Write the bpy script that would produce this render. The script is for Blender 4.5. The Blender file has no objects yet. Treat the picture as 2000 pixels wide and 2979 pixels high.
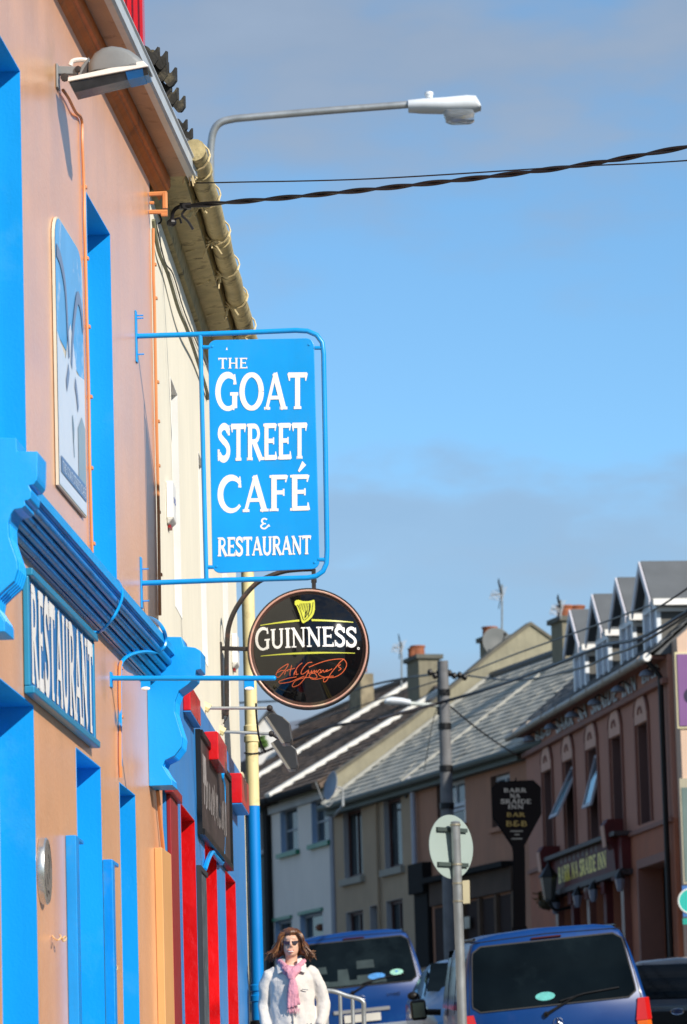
import bpy, bmesh, math, random
from mathutils import Vector, Matrix, noise
random.seed(7)
rad = math.radians
scn = bpy.context.scene
COL = scn.collection
# ------------------------------------------------------------------ camera
F = 12658.0; PX, PY = 1000.0, 1489.5            # focal length and centre in photograph pixels
PITCH = math.atan((3480 - PY) / F); ROLL = -0.028
C = Vector((0, 0, 1.6))
RM = Matrix.Rotation(math.pi/2 + PITCH, 3, 'X') @ Matrix.Rotation(ROLL, 3, 'Z')
cd = bpy.data.cameras.new('camera'); cam = bpy.data.objects.new('camera', cd); COL.objects.link(cam)
cam.matrix_world = Matrix.Translation(C) @ RM.to_4x4()
cd.sensor_fit = 'VERTICAL'; cd.sensor_height = 36.0; cd.lens = F / 2979 * 36
cd.clip_start = 0.5; cd.clip_end = 9000
cd.dof.use_dof = True; cd.dof.focus_distance = 25.5; cd.dof.aperture_fstop = 6.5
scn.camera = cam
# ------------------------------------------------------------------ sun, sky, exposure
SUN_TO = Vector((0.86, -0.93, 0.76)).normalized()
sd = bpy.data.lights.new('sun', 'SUN'); so = bpy.data.objects.new('sun', sd); COL.objects.link(so)
sd.energy = 5.0; sd.angle = rad(0.53); sd.color = (1.0, 0.93, 0.82)
so.rotation_euler = (-SUN_TO).to_track_quat('-Z', 'Y').to_euler(); so.location = (20, -30, 30)
W = bpy.data.worlds.new('World'); scn.world = W; W.use_nodes = True
nt = W.node_tree; nt.nodes.clear()
def wn(t, **k):
    n = nt.nodes.new(t)
    for a, b in k.items(): setattr(n, a, b)
    return n
sky = wn('ShaderNodeTexSky', sky_type='NISHITA', sun_disc=False, sun_elevation=math.asin(SUN_TO.z),
         sun_rotation=math.atan2(SUN_TO.x, SUN_TO.y), air_density=0.75, dust_density=0.05, ozone_density=4.0, altitude=300)
bg = wn('ShaderNodeBackground'); bg.inputs['Strength'].default_value = 0.143
out = wn('ShaderNodeOutputWorld')
tc = wn('ShaderNodeTexCoord'); mp = wn('ShaderNodeMapping')
mp.inputs['Scale'].default_value = (1.0, 1.0, 2.6); mp.inputs['Location'].default_value = (3.1, 0.4, 1.24)
nz = wn('ShaderNodeTexNoise'); nz.inputs['Scale'].default_value = 7.5; nz.inputs['Detail'].default_value = 7; nz.inputs['Roughness'].default_value = 0.52
rp = wn('ShaderNodeMapRange', interpolation_type='SMOOTHSTEP'); rp.inputs['From Min'].default_value = 0.36; rp.inputs['From Max'].default_value = 0.62
rp.inputs['To Max'].default_value = 0.95
sh = wn('ShaderNodeTexNoise'); sh.inputs['Scale'].default_value = 30; sh.inputs['Detail'].default_value = 5
cr = wn('ShaderNodeMix', data_type='RGBA'); cr.inputs[6].default_value = (1.85, 2.2, 2.8, 1); cr.inputs[7].default_value = (2.55, 2.95, 3.6, 1)
tint = wn('ShaderNodeMix', data_type='RGBA', blend_type='MULTIPLY'); tint.inputs[0].default_value = 1; tint.inputs[7].default_value = (0.92, 1.13, 1.07, 1)
mx = wn('ShaderNodeMix', data_type='RGBA')
L = nt.links.new
L(tc.outputs['Generated'], mp.inputs[0]); L(mp.outputs[0], nz.inputs[0]); L(mp.outputs[0], sh.inputs[0])
L(nz.outputs['Fac'], rp.inputs['Value']); L(sh.outputs['Fac'], cr.inputs[0])
sx = wn('ShaderNodeSeparateXYZ'); L(tc.outputs['Generated'], sx.inputs[0])
def band_(a, b, src):
    q = wn('ShaderNodeMapRange', interpolation_type='SMOOTHSTEP'); q.inputs['From Min'].default_value = a; q.inputs['From Max'].default_value = b; L(src, q.inputs['Value']); return q.outputs['Result']
def mth(op, a, b):
    q = wn('ShaderNodeMath', operation=op)
    for i, v in enumerate((a, b)):
        if isinstance(v, (int, float)): q.inputs[i].default_value = v
        else: L(v, q.inputs[i])
    return q.outputs[0]
wob = mth('MULTIPLY', mth('SUBTRACT', sh.outputs['Fac'], .5), .06)          # ragged band edges
wob2 = mth('MULTIPLY', mth('SUBTRACT', nz.outputs['Fac'], .5), .09)
zz_ = mth('ADD', mth('ADD', sx.outputs['Z'], wob), wob2)
hi_ = mth('MULTIPLY', mth('MULTIPLY', band_(.205, .275, zz_), rp.outputs['Result']), .8)
inv_ = mth('SUBTRACT', 1.0, band_(.138, .172, zz_)); lo_ = mth('MULTIPLY', inv_, mth('ADD', .52, mth('MULTIPLY', rp.outputs['Result'], .48)))
msk = mth('MAXIMUM', hi_, lo_)
L(sky.outputs[0], tint.inputs[6]); L(tint.outputs[2], mx.inputs[6]); L(cr.outputs[2], mx.inputs[7]); L(msk, mx.inputs[0])
L(mx.outputs[2], bg.inputs['Color']); L(bg.outputs[0], out.inputs[0])
scn.view_settings.view_transform = 'Standard'; scn.view_settings.look = 'None'
scn.view_settings.exposure = 0.12; scn.view_settings.gamma = 1; scn.view_settings.use_curve_mapping = False

# ------------------------------------------------------------------ geometry helpers
def ray(x, y): return RM @ Vector(((x - PX) / F, -(y - PY) / F, -1.0))
def pt(x, y, d): return C + ray(x, y) * d
def hit(x, y, P0, N):
    r = ray(x, y); return C + r * ((P0 - C).dot(N) / r.dot(N))
def proj(p):
    q = RM.transposed() @ (Vector(p) - C); return (PX + F * q.x / -q.z, PY - F * q.y / -q.z)
Z = Vector((0, 0, 1))
GP = [(-90, -5.0), (-20, -1.16), (0, 0), (31, 1.86), (44, 2.55), (62, 3.75), (73, 4.65), (88, 5.45), (120, 7.0), (320, 14.0), (5000, 60)]
def gz(y):
    for (a, za), (b, zb) in zip(GP, GP[1:]):
        if y <= b: return za + (zb - za) * (y - a) / (b - a)
    return GP[-1][1]
class Fr:
    """a facade frame: u runs along the wall away from the camera, v is up, w points into the street"""
    def __init__(s, O, u, side=1):
        s.O = Vector(O); s.u = Vector(u).normalized(); s.uh = Vector((s.u.x, s.u.y, 0)).normalized()
        s.w = Vector((s.uh.y, -s.uh.x, 0)) * side; s.side = side
    def P(s, u, v, w=0): return s.O + s.u * u + Z * v + s.w * w
    def at(s, x, y, w=0): return hit(x, y, s.O + s.w * w, s.w)
    def inv(s, Q):
        q = Q - s.O; w = q.dot(s.w); a = q.dot(s.uh) / s.u.dot(s.uh); return a, q.z - a * s.u.z, w
    def uv(s, x, y, w=0):
        a, b, _ = s.inv(s.at(x, y, w)); return a, b
    def sec(s, x, y, u):          # a point on the cross-section at u
        Q = hit(x, y, s.P(u, 0, 0), s.uh); a, b, w = s.inv(Q); return w, b
    def vg(s, u, w=0):            # v of the ground there
        Q = s.P(u, 0, w); return gz(Q.y) - Q.z

class MB:
    def __init__(s): s.v = []; s.f = []; s.m = []; s.mi = 0
    def add(s, vs, fs):
        n = len(s.v); s.v += [Vector(p) for p in vs]; s.f += [[i + n for i in f] for f in fs]; s.m += [s.mi] * len(fs)
    def hexa(s, p):               # 0-3 one face, 4-7 the opposite one
        s.add(p, [(0, 3, 2, 1), (4, 5, 6, 7), (0, 1, 5, 4), (1, 2, 6, 5), (2, 3, 7, 6), (3, 0, 4, 7)]); return s
    def box(s, fr, u0, u1, v0, v1, w0, w1):
        P = fr.P
        return s.hexa([P(u0, v0, w0), P(u1, v0, w0), P(u1, v0, w1), P(u0, v0, w1), P(u0, v1, w0), P(u1, v1, w0), P(u1, v1, w1), P(u0, v1, w1)])
    def cube(s, c, h):
        c = Vector(c); a, b, d = h
        return s.hexa([c + Vector((i*a, j*b, k*d)) for k in (-1, 1) for i, j in ((-1, -1), (1, -1), (1, 1), (-1, 1))])
    def prism(s, pts, vec):
        n = len(pts); vec = Vector(vec); pts = [Vector(p) for p in pts]
        s.add(pts + [p + vec for p in pts], [list(range(n))[::-1], list(range(n, 2*n))] + [(i, (i+1) % n, n + (i+1) % n, n + i) for i in range(n)]); return s
    def loft(s, rings, closed=True, caps=True):
        n = len(rings[0]); vs = [p for r in rings for p in r]; fs = []
        for k in range(len(rings) - 1):
            for i in range(n if closed else n - 1):
                j = (i + 1) % n; fs.append((k*n+i, k*n+j, (k+1)*n+j, (k+1)*n+i))
        if caps and closed:
            fs.append(list(range(n))[::-1]); fs.append([(len(rings)-1)*n + i for i in range(n)])
        s.add(vs, fs); return s
    def tube(s, pts, r, n=8, ring=False):
        pts = [Vector(p) for p in pts]; m = len(pts); rs = r if isinstance(r, (list, tuple)) else [r] * m
        rings = []; up = None
        for i, p in enumerate(pts):
            a = pts[(i-1) % m] if (i > 0 or ring) else p; b = pts[(i+1) % m] if (i < m-1 or ring) else p
            t = (b - a).normalized()
            if up is None: up = t.orthogonal().normalized()
            up = (up - t * up.dot(t))
            if up.length < 1e-6: up = t.orthogonal()
            up.normalize(); q = t.cross(up)
            rings.append([p + (up * math.cos(2*math.pi*k/n) + q * math.sin(2*math.pi*k/n)) * rs[i] for k in range(n)])
        if ring: rings.append(rings[0]); s.loft(rings, caps=False)
        else: s.loft(rings)
        return s
    def lathe(s, o, ax, prof, n=20):
        o = Vector(o); ax = Vector(ax).normalized(); x = ax.orthogonal().normalized(); y = ax.cross(x)
        s.loft([[o + ax*h + (x*math.cos(2*math.pi*k/n) + y*math.sin(2*math.pi*k/n)) * max(r, 1e-4) for k in range(n)] for r, h in prof]); return s
    def ell(s, c, r, n=16, m=10, R=None):
        c = Vector(c); rings = []
        for i in range(m + 1):
            t = math.pi * i / m; rr = max(math.sin(t), 1e-3)
            rings.append([(R @ Vector((r[0]*rr*math.cos(2*math.pi*k/n), r[1]*rr*math.sin(2*math.pi*k/n), -r[2]*math.cos(t))) if R else Vector((r[0]*rr*math.cos(2*math.pi*k/n), r[1]*rr*math.sin(2*math.pi*k/n), -r[2]*math.cos(t)))) + c for k in range(n)])
        s.loft(rings); return s
    def ribbon(s, pts, wd, fn, z=0.0):
        """flat stroke of a letter; fn maps (x, y, z) to a point"""
        m = len(pts); ws = wd if isinstance(wd, (list, tuple)) else [wd] * m; vs = []
        for i in range(m):
            x, y = pts[i]
            if i == 0: dx, dy = pts[1][0]-x, pts[1][1]-y
            elif i == m-1: dx, dy = x-pts[i-1][0], y-pts[i-1][1]
            else:
                ax, ay = x-pts[i-1][0], y-pts[i-1][1]; bx, by = pts[i+1][0]-x, pts[i+1][1]-y
                la = math.hypot(ax, ay) or 1; lb = math.hypot(bx, by) or 1; dx, dy = ax/la+bx/lb, ay/la+by/lb
            l = math.hypot(dx, dy) or 1; nx, ny = -dy/l*ws[i]/2, dx/l*ws[i]/2
            vs += [fn(x+nx, y+ny, z), fn(x-nx, y-ny, z)]
        s.add(vs, [(2*i, 2*i+1, 2*i+3, 2*i+2) for i in range(m-1)]); return s
    def build(s, name, mat, parent=None, smooth=False, bevel=0, origin=None, kind=None, label=None, fix=True, bseg=2):
        if parent is not None: org = WL[parent]
        elif origin is not None: org = Vector(origin)
        else:
            xs = [p.x for p in s.v]; ys = [p.y for p in s.v]
            org = Vector(((min(xs)+max(xs))/2, (min(ys)+max(ys))/2, min(p.z for p in s.v)))
        me = bpy.data.meshes.new(name); me.from_pydata([p - org for p in s.v], [], s.f)
        ms = mat if isinstance(mat, (list, tuple)) else [mat]
        for x in ms: me.materials.append(x)
        if len(ms) > 1: me.polygons.foreach_set('material_index', s.m)
        if fix:
            b = bmesh.new(); b.from_mesh(me); bmesh.ops.recalc_face_normals(b, faces=b.faces); b.to_mesh(me); b.free()
        if smooth:
            me.polygons.foreach_set('use_smooth', [True] * len(me.polygons))
            if smooth != 'all':
                try: me.set_sharp_from_angle(angle=rad(38))
                except Exception: pass
        o = bpy.data.objects.new(name, me); COL.objects.link(o)
        if parent is not None: o.parent = parent
        else: o.location = org
        WL[o] = org
        if bevel:
            md = o.modifiers.new('bevel', 'BEVEL'); md.width = bevel; md.segments = bseg; md.limit_method = 'ANGLE'
        if kind: o['kind'] = kind
        if label: o['label'] = label
        return o
WL = {}
def tag(o, label, cat, group=None):
    o['label'] = label; o['category'] = cat
    if group: o['group'] = group
    return o
def root(name, loc, label, cat, group=None):
    o = bpy.data.objects.new(name, None); o.location = Vector(loc); COL.objects.link(o); o.empty_display_size = 0.2
    WL[o] = Vector(loc); return tag(o, label, cat, group)
def copytree(o, delta=None, parent=None, label=None):
    c = o.copy(); COL.objects.link(c)
    if parent is not None: c.parent = parent
    if delta is not None: c.location = o.location + Vector(delta)
    if label: c['label'] = label
    WL[c] = WL[o] + Vector(delta or (0, 0, 0))
    for ch in list(o.children): copytree(ch, None, c)
    return c
def arc(cx, cy, rx, ry, a0, a1, n=10):
    return [(cx + rx*math.cos(rad(a0+(a1-a0)*i/n)), cy + ry*math.sin(rad(a0+(a1-a0)*i/n))) for i in range(n+1)]
def spline(P, n=6):
    P = [Vector(p) for p in P]; o = []
    for i in range(len(P)-1):
        a, b, c, d = P[max(i-1, 0)], P[i], P[i+1], P[min(i+2, len(P)-1)]
        for k in range(n):
            t = k/n; o.append(0.5*((2*b)+(c-a)*t+(2*a-5*b+4*c-d)*t*t+(3*b-a-3*c+d)*t**3))
    o.append(P[-1]); return o
def spl2(P, n=6): return [(p.x, p.y) for p in spline([(a, b, 0) for a, b in P], n)]

# ------------------------------------------------------------------ materials
MC = {}
def mat(name, col, rough=0.6, var=0.12, sc=2.0, bump=0.0, bsc=60, metal=0.0, spec=0.5, coat=0.0, streak=0.0, dirt=None, dirtamt=0.5, dsc=3.0, emit=0):
    if name in MC: return MC[name]
    m = bpy.data.materials.new(name); m.use_nodes = True; t = m.node_tree; b = t.nodes['Principled BSDF']; K = t.links.new
    def N(tp, **k):
        n = t.nodes.new(tp)
        for a, v in k.items(): setattr(n, a, v)
        return n
    g = N('ShaderNodeNewGeometry'); col = tuple(col)
    n1 = N('ShaderNodeTexNoise'); n1.inputs['Scale'].default_value = sc; n1.inputs['Detail'].default_value = 6; K(g.outputs['Position'], n1.inputs[0])
    r1 = N('ShaderNodeMapRange'); r1.inputs['From Min'].default_value = .3; r1.inputs['From Max'].default_value = .7; K(n1.outputs['Fac'], r1.inputs['Value'])
    x1 = N('ShaderNodeMix', data_type='RGBA'); K(r1.outputs[0], x1.inputs[0])
    x1.inputs[6].default_value = (*[c*(1-var) for c in col], 1); x1.inputs[7].default_value = (*[min(1, c*(1+var)) for c in col], 1)
    last = x1.outputs[2]
    if streak:
        mp = N('ShaderNodeMapping'); mp.inputs['Scale'].default_value = (9, 9, .5); K(g.outputs['Position'], mp.inputs[0])
        n2 = N('ShaderNodeTexNoise'); n2.inputs['Scale'].default_value = 1.6; n2.inputs['Detail'].default_value = 5; K(mp.outputs[0], n2.inputs[0])
        r2 = N('ShaderNodeMapRange'); r2.inputs['From Min'].default_value = .45; r2.inputs['From Max'].default_value = .75; r2.inputs['To Max'].default_value = streak; K(n2.outputs['Fac'], r2.inputs['Value'])
        x2 = N('ShaderNodeMix', data_type='RGBA'); K(r2.outputs[0], x2.inputs[0]); K(last, x2.inputs[6]); x2.inputs[7].default_value = (*[c*.5 for c in col], 1); last = x2.outputs[2]
    if dirt:
        n3 = N('ShaderNodeTexNoise'); n3.inputs['Scale'].default_value = dsc; n3.inputs['Detail'].default_value = 9; n3.inputs['Roughness'].default_value = .68; K(g.outputs['Position'], n3.inputs[0])
        r3 = N('ShaderNodeMapRange'); r3.inputs['From Min'].default_value = .54; r3.inputs['From Max'].default_value = .66; r3.inputs['To Max'].default_value = dirtamt; K(n3.outputs['Fac'], r3.inputs['Value'])
        x3 = N('ShaderNodeMix', data_type='RGBA'); K(r3.outputs[0], x3.inputs[0]); K(last, x3.inputs[6]); x3.inputs[7].default_value = (*dirt, 1); last = x3.outputs[2]
    K(last, b.inputs['Base Color'])
    r4 = N('ShaderNodeMapRange'); r4.inputs['To Min'].default_value = max(.02, rough-.08); r4.inputs['To Max'].default_value = min(1, rough+.08); K(n1.outputs['Fac'], r4.inputs['Value']); K(r4.outputs[0], b.inputs['Roughness'])
    b.inputs['Metallic'].default_value = metal; b.inputs['Specular IOR Level'].default_value = spec; b.inputs['Coat Weight'].default_value = coat; b.inputs['Coat Roughness'].default_value = .04
    if bump:
        n5 = N('ShaderNodeTexNoise'); n5.inputs['Scale'].default_value = bsc; n5.inputs['Detail'].default_value = 4; K(g.outputs['Position'], n5.inputs[0])
        bp = N('ShaderNodeBump'); bp.inputs['Strength'].default_value = bump; bp.inputs['Distance'].default_value = .01; K(n5.outputs['Fac'], bp.inputs['Height']); K(bp.outputs[0], b.inputs['Normal'])
    MC[name] = m; return m
def glass(name, col=(.02, .03, .035), rough=.03, alpha=1):
    if name in MC: return MC[name]
    m = mat(name, col, max(rough, .08), .3, 1.0, spec=.3, dirt=(.085, .10, .11), dirtamt=.7, dsc=1.3); return m
ORANGE = mat('orange_render', (.84, .43, .225), .33, .08, 2.0, bump=.3, bsc=38, streak=.11, spec=.6, dirt=(.90, .55, .34), dirtamt=.4, dsc=18)
ORANGE2 = mat('orange_gloss_wood', (.66, .19, .04), .6, .2, 3, bump=.1, streak=.3, dirt=(.16, .06, .03), dsc=5)
CABLE_O = mat('orange_painted_cable', (.64, .26, .10), .45, .1)
bs_ = ORANGE.node_tree.nodes['Principled BSDF']; bs_.inputs['Coat Weight'].default_value = .75; bs_.inputs['Coat Roughness'].default_value = .30
BLUE = mat('bright_blue_paint', (.0, .34, .88), .42, .06, 1.2, bump=.10, bsc=70, streak=.12, dirt=(.05, .40, .80), dirtamt=.35, dsc=2.5)
BLUEW = mat('blue_wood_paint', (.0, .27, .75), .38, .08, 3, bump=.2, bsc=40, streak=.25, dirt=(.05, .28, .62), dirtamt=.5, dsc=6)
BLUEC = mat('shaded_cornice_blue', (.0, .19, .58), .28, .2, 3, bump=.1, streak=.4, dirt=(.03, .03, .035), dirtamt=.5, dsc=4)  # darker blue and near-black patches put the mouldings' shade into the colour
SIGNBLUE = mat('sign_blue', (.0, .32, .82), .34, .07, 2.5, streak=.10, bump=.04, dirt=(.02, .30, .70), dirtamt=.35, dsc=4)
PUBBLUE = mat('pub_facade_blue', (.03, .24, .62), .4, .08, 2, bump=.15, streak=.25)
RED = mat('gloss_red_paint', (.62, .006, .008), .22, .12, 5, bump=.35, bsc=22, spec=.6)
DRED = mat('dark_red', (.28, .012, .015), .4, .1)
CREAM = mat('cream_render', (.86, .80, .65), .75, .04, 1.5, bump=.15, bsc=35, streak=.1)
CREAMD = mat('mottled_cream_gutter', (.47, .38, .19), .7, .3, 5, bump=.5, bsc=30, streak=.3, dirt=(.06, .045, .02), dirtamt=.9, dsc=5)
CREAMP = mat('cream_pipe_paint', (.80, .68, .36), .45, .06, 3, dirt=(.45, .33, .15), dirtamt=.5, dsc=9)
WHITE = mat('white_paint', (.80, .79, .76), .5, .05, 4, bump=.1)
WHITEP = mat('white_pvc', (.72, .76, .80), .35, .04, 3, streak=.1)
GREYGUT = mat('white_grey_gutter', (.52, .55, .57), .4, .08, 3, streak=.2)
TANSOF = mat('peeling_tan_soffit', (.47, .29, .18), .7, .15, 4, bump=.3, dirt=(.2, .1, .06), dirtamt=.6, dsc=8)
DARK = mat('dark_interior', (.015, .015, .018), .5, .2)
BLACK = mat('black_paint', (.009, .009, .010), .45, .2, 5, bump=.05, spec=.3)
BLACKG = mat('black_gloss_acrylic', (.004, .004, .005), .05, .1, spec=.5, coat=.25)
STEEL = mat('galvanised_steel', (.42, .44, .45), .42, .14, 8, metal=.6, bump=.1, streak=.2)
GREYP = mat('grey_lamp_paint', (.20, .215, .225), .5, .1, 6, bump=.1)
GREYL = mat('light_grey_paint', (.58, .62, .58), .5, .05, 4)
RUST = mat('rusted_iron', (.022, .018, .018), .6, .4, 12, bump=.3, dirt=(.11, .045, .03), dirtamt=.5, dsc=14)
PINKR = mat('pink_plastic_rim', (.62, .34, .27), .4, .12, 4, dirt=(.7, .6, .42), dirtamt=.8, dsc=3)
LETW = mat('white_lettering', (.84, .82, .80), .4, .03)
LETY = mat('yellow_green_print', (.55, .56, .06), .4, .05)
LETO = mat('orange_red_print', (.75, .14, .05), .4, .08)
LETG = mat('gold_lettering', (.95, .70, .08), .4, .15)
GLASS = glass('dark_window_glass')
GLASSB = glass('sky_blue_glass', (.05, .09, .12), .04)
SLATE = mat('dark_slate', (.085, .09, .095), .6, .18, 3, bump=.3, bsc=25, dirt=(.14, .13, .11), dirtamt=.5, dsc=4)
SLATEG = mat('grey_green_slate', (.42, .405, .35), .8, .14, 2.5, bump=.3, bsc=18, dirt=(.26, .25, .21), dirtamt=.6, dsc=2, spec=.25)
TILEB = mat('brown_concrete_tile', (.13, .092, .068), .8, .2, 3, bump=.3, bsc=30, dirt=(.07, .05, .04), dirtamt=.6, dsc=3)
CEMENT = mat('weathered_cement', (.26, .24, .17), .85, .15, 2.5, bump=.4, bsc=20, streak=.35, dirt=(.19, .18, .13), dirtamt=.6, dsc=3)
TERRA = mat('terracotta', (.55, .17, .06), .7, .15, 6, bump=.2)
ASPHALT = mat('asphalt', (.05, .05, .05), .85, .2, 3, bump=.5, bsc=90)
PAVE = mat('concrete_paving', (.26, .25, .24), .85, .12, 2, bump=.3)
GRASS = mat('rough_grass', (.06, .09, .03), .95, .4, .8, bump=.6, bsc=8)
WOODP = mat('tarred_wood_pole', (.17, .172, .18), .7, .2, 5, bump=.4, bsc=30, streak=.4)
# ------------------------------------------------------------------ ground, road, pavements
XS = [-2500, -400, -60, -20, -8, -3, 0, 3, 8, 20, 60, 400, 2500]
YS = [-2500, -400, -90, -20, 0, 31, 44, 62, 73, 88, 120, 320, 1200, 5000]
m = MB(); m.add([(x, y, gz(y) - .03) for y in YS for x in XS], [(j*13+i, j*13+i+1, j*13+i+14, j*13+i+13) for j in range(13) for i in range(12)])
m.build('ground', GRASS, kind='structure', origin=(0, 0, 0))
def lerp(T, y):
    for (a, p), (b, q) in zip(T, T[1:]):
        if y <= b: return p + (q-p)*(y-a)/(b-a)
    return T[-1][1]
KL = [(-60, -5.0), (0, -1.2), (24, .75), (40, 1.0), (50, .6), (62, -.95), (80, -5.2), (110, -15), (160, -34)]
KR = [(-60, 3.0), (0, 6.0), (30, 7.4), (44, 6.4), (68, 3.75), (81, 1.9), (100.7, -3.6), (120, -9), (160, -22)]
WLf = [(-60, -7.8), (0, -3.2), (24.4, -1.2), (35, -.8), (36, -1.6), (160, -46)]
WRr = [(-60, 4.6), (0, 8), (44, 7.8), (68, 5.2), (81, 3.5), (100.7, -2.0), (160, -19)]
def strip(name, A, B, dz, M, wall=None):
    ys = list(range(-60, 161, 4)); m = MB()
    vs = [(T(y) if callable(T) else lerp(T, y), y, gz(y) + dz) for y in ys for T in (A, B)]
    m.add(vs, [(2*i, 2*i+1, 2*i+3, 2*i+2) for i in range(len(ys)-1)])
    if wall:
        for s in wall:
            T = (A, B)[s]; vs = [((T(y) if callable(T) else lerp(T, y)), y, gz(y) + d) for y in ys for d in (-.02, dz)]
            m.add(vs, [(2*i, 2*i+1, 2*i+3, 2*i+2) for i in range(len(ys)-1)])
    return m.build(name, M, kind='structure', fix=False)
strip('road', KL, KR, 0.0, ASPHALT)
KERB = mat('granite_kerb', (.34, .34, .33), .8, .15, 6, bump=.3)
strip('kerb_left', lambda y: lerp(KL, y)-.14, KL, .125, KERB, (0, 1))
strip('kerb_right', KR, lambda y: lerp(KR, y)+.14, .125, KERB, (0, 1))
strip('pavement_left', lambda y: lerp(WLf, y)-.4, lambda y: lerp(KL, y)-.14, .12, PAVE, (0,))
strip('pavement_right', lambda y: lerp(KR, y)+.14, lambda y: lerp(WRr, y)+.4, .12, PAVE, (1,))
YEL = mat('yellow_road_paint', (.65, .48, .06), .7, .2, 8)
for k, (T, s) in enumerate(((KL, 1), (KR, -1))):
    for q in (0, 1):
        a = lambda y, T=T, s=s, q=q: lerp(T, y) + s*(.25 + q*.22); b = lambda y, T=T, s=s, q=q: lerp(T, y) + s*(.34 + q*.22)
        strip('road_marking', a, b, .004, YEL)

# ------------------------------------------------------------------ facade helpers
def wallface(m, fr, u0, u1, v0, v1, holes, rd=.25, w=0.0):
    us = sorted({u0, u1, *[h[0] for h in holes], *[h[1] for h in holes]}); vs = sorted({v0, v1, *[h[2] for h in holes], *[h[3] for h in holes]})
    P = fr.P
    for a, b in zip(us, us[1:]):
        for c, d in zip(vs, vs[1:]):
            if any(h[0] <= (a+b)/2 <= h[1] and h[2] <= (c+d)/2 <= h[3] for h in holes): continue
            m.add([P(a, c, w), P(b, c, w), P(b, d, w), P(a, d, w)], [(0, 1, 2, 3)])
    for a, b, c, d in holes:
        for p, q in (((a, c), (b, c)), ((b, c), (b, d)), ((b, d), (a, d)), ((a, d), (a, c))):
            m.add([P(*p, w), P(*q, w), P(*q, w-rd), P(*p, w-rd)], [(0, 1, 2, 3)])
    for p, q in (((u0, v0), (u1, v0)), ((u1, v0), (u1, v1)), ((u1, v1), (u0, v1)), ((u0, v1), (u0, v0))):
        m.add([P(*p, w), P(*q, w), P(*q, w-rd), P(*p, w-rd)], [(0, 1, 2, 3)])
def lining(fr, par, h, rd, M, t=.006, name='window_reveal', w=0.0):
    a, b, c, d = h; m = MB()
    m.box(fr, a+.0005, a+t, c+t, d-t, w-rd, w+.002); m.box(fr, b-t, b-.0005, c+t, d-t, w-rd, w+.002)
    m.box(fr, a+.0005, b-.0005, d-t, d-.0005, w-rd, w+.002); m.box(fr, a+.0005, b-.0005, c+.0005, c+t, w-rd, w+.002)
    return m.build(name, M, par)
def window(fr, par, h, rd, FM, GM, mull=(1, 1), fw=.06, name='window', w=0.0, curtain=None):
    a, b, c, d = h; m = MB(); a += .007; b -= .007; c += .007; d -= .007; z0 = w-rd+.03; z1 = w-rd+.09
    m.box(fr, a, a+fw, c, d, z0, z1); m.box(fr, b-fw, b, c, d, z0, z1)
    m.box(fr, a+fw, b-fw, d-fw, d, z0, z1); m.box(fr, a+fw, b-fw, c, c+fw, z0, z1)
    for i in range(1, mull[0]):
        x = a + (b-a)*i/mull[0]; m.box(fr, x-.025, x+.025, c+fw, d-fw, z0+.004, z1-.006)
    for i in range(1, mull[1]):
        y = c + (d-c)*i/mull[1]; m.box(fr, a+fw, b-fw, y-.02, y+.02, z0+.008, z1-.012)
    f = m.build(name, FM, par)
    m = MB(); m.box(fr, a+fw*.5, b-fw*.5, c+fw*.5, d-fw*.5, z0+.015, z0+.024); m.build('pane', GM, f)
    if curtain:
        m = MB(); n = 14
        for i in range(n):
            x0 = a+fw+(b-a-2*fw)*i/n*.45; m.box(fr, x0, x0+(b-a-2*fw)/n*.35, c+fw, d-fw, z0-.05-.01*(i % 2), z0-.04-.01*(i % 2))
        m.build('curtain', curtain, f)
    return f
def mass(fr, par, u0, u1, v0, v1, w0, w1, M, name='building_body'):
    m = MB(); m.box(fr, u0, u1, v0, v1, w0, w1); return m.build(name, M, par)

# ================================================================== orange café building (frame LF)
LF = Fr(pt(395, 978, F/518), ray(1990, 3600))
uC = LF.uv(463, 1850)[0]; uN = -10.5
vT = LF.uv(441, 536)[1]; vG = LF.vg(0) - .6
cafe = root('cafe_building', LF.P(uC-4, LF.vg(uC-4), -.2), 'orange rendered café building with deep bright blue window recesses and blue shopfront cornice', 'building')
def H(xn, xf, yf, v0, wid=None):       # hole whose far top corner is at pixel (xf, yf)
    u1, v1 = LF.uv(xf, yf); u0 = u1 - wid if wid else LF.uv(xn, yf)[0]
    return (u0, u1, v0, v1)
vF = LF.uv(60, 1500)[1]
h1 = H(0, 58, 205, LF.uv(90, 1480)[1], .98)
h2 = H(253, 320, 680, LF.uv(335, 1705)[1])
g1 = H(0, 97, 2052, vG+.3, 1.05); g2 = H(222, 292, 2231, vG+.3); g3 = H(348, 393, 2312, vG+.3)
nt_ = ORANGE.node_tree; bs_ = nt_.nodes['Principled BSDF']; src_ = bs_.inputs['Base Color'].links[0].from_socket      # rust washes below the fixings
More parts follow.
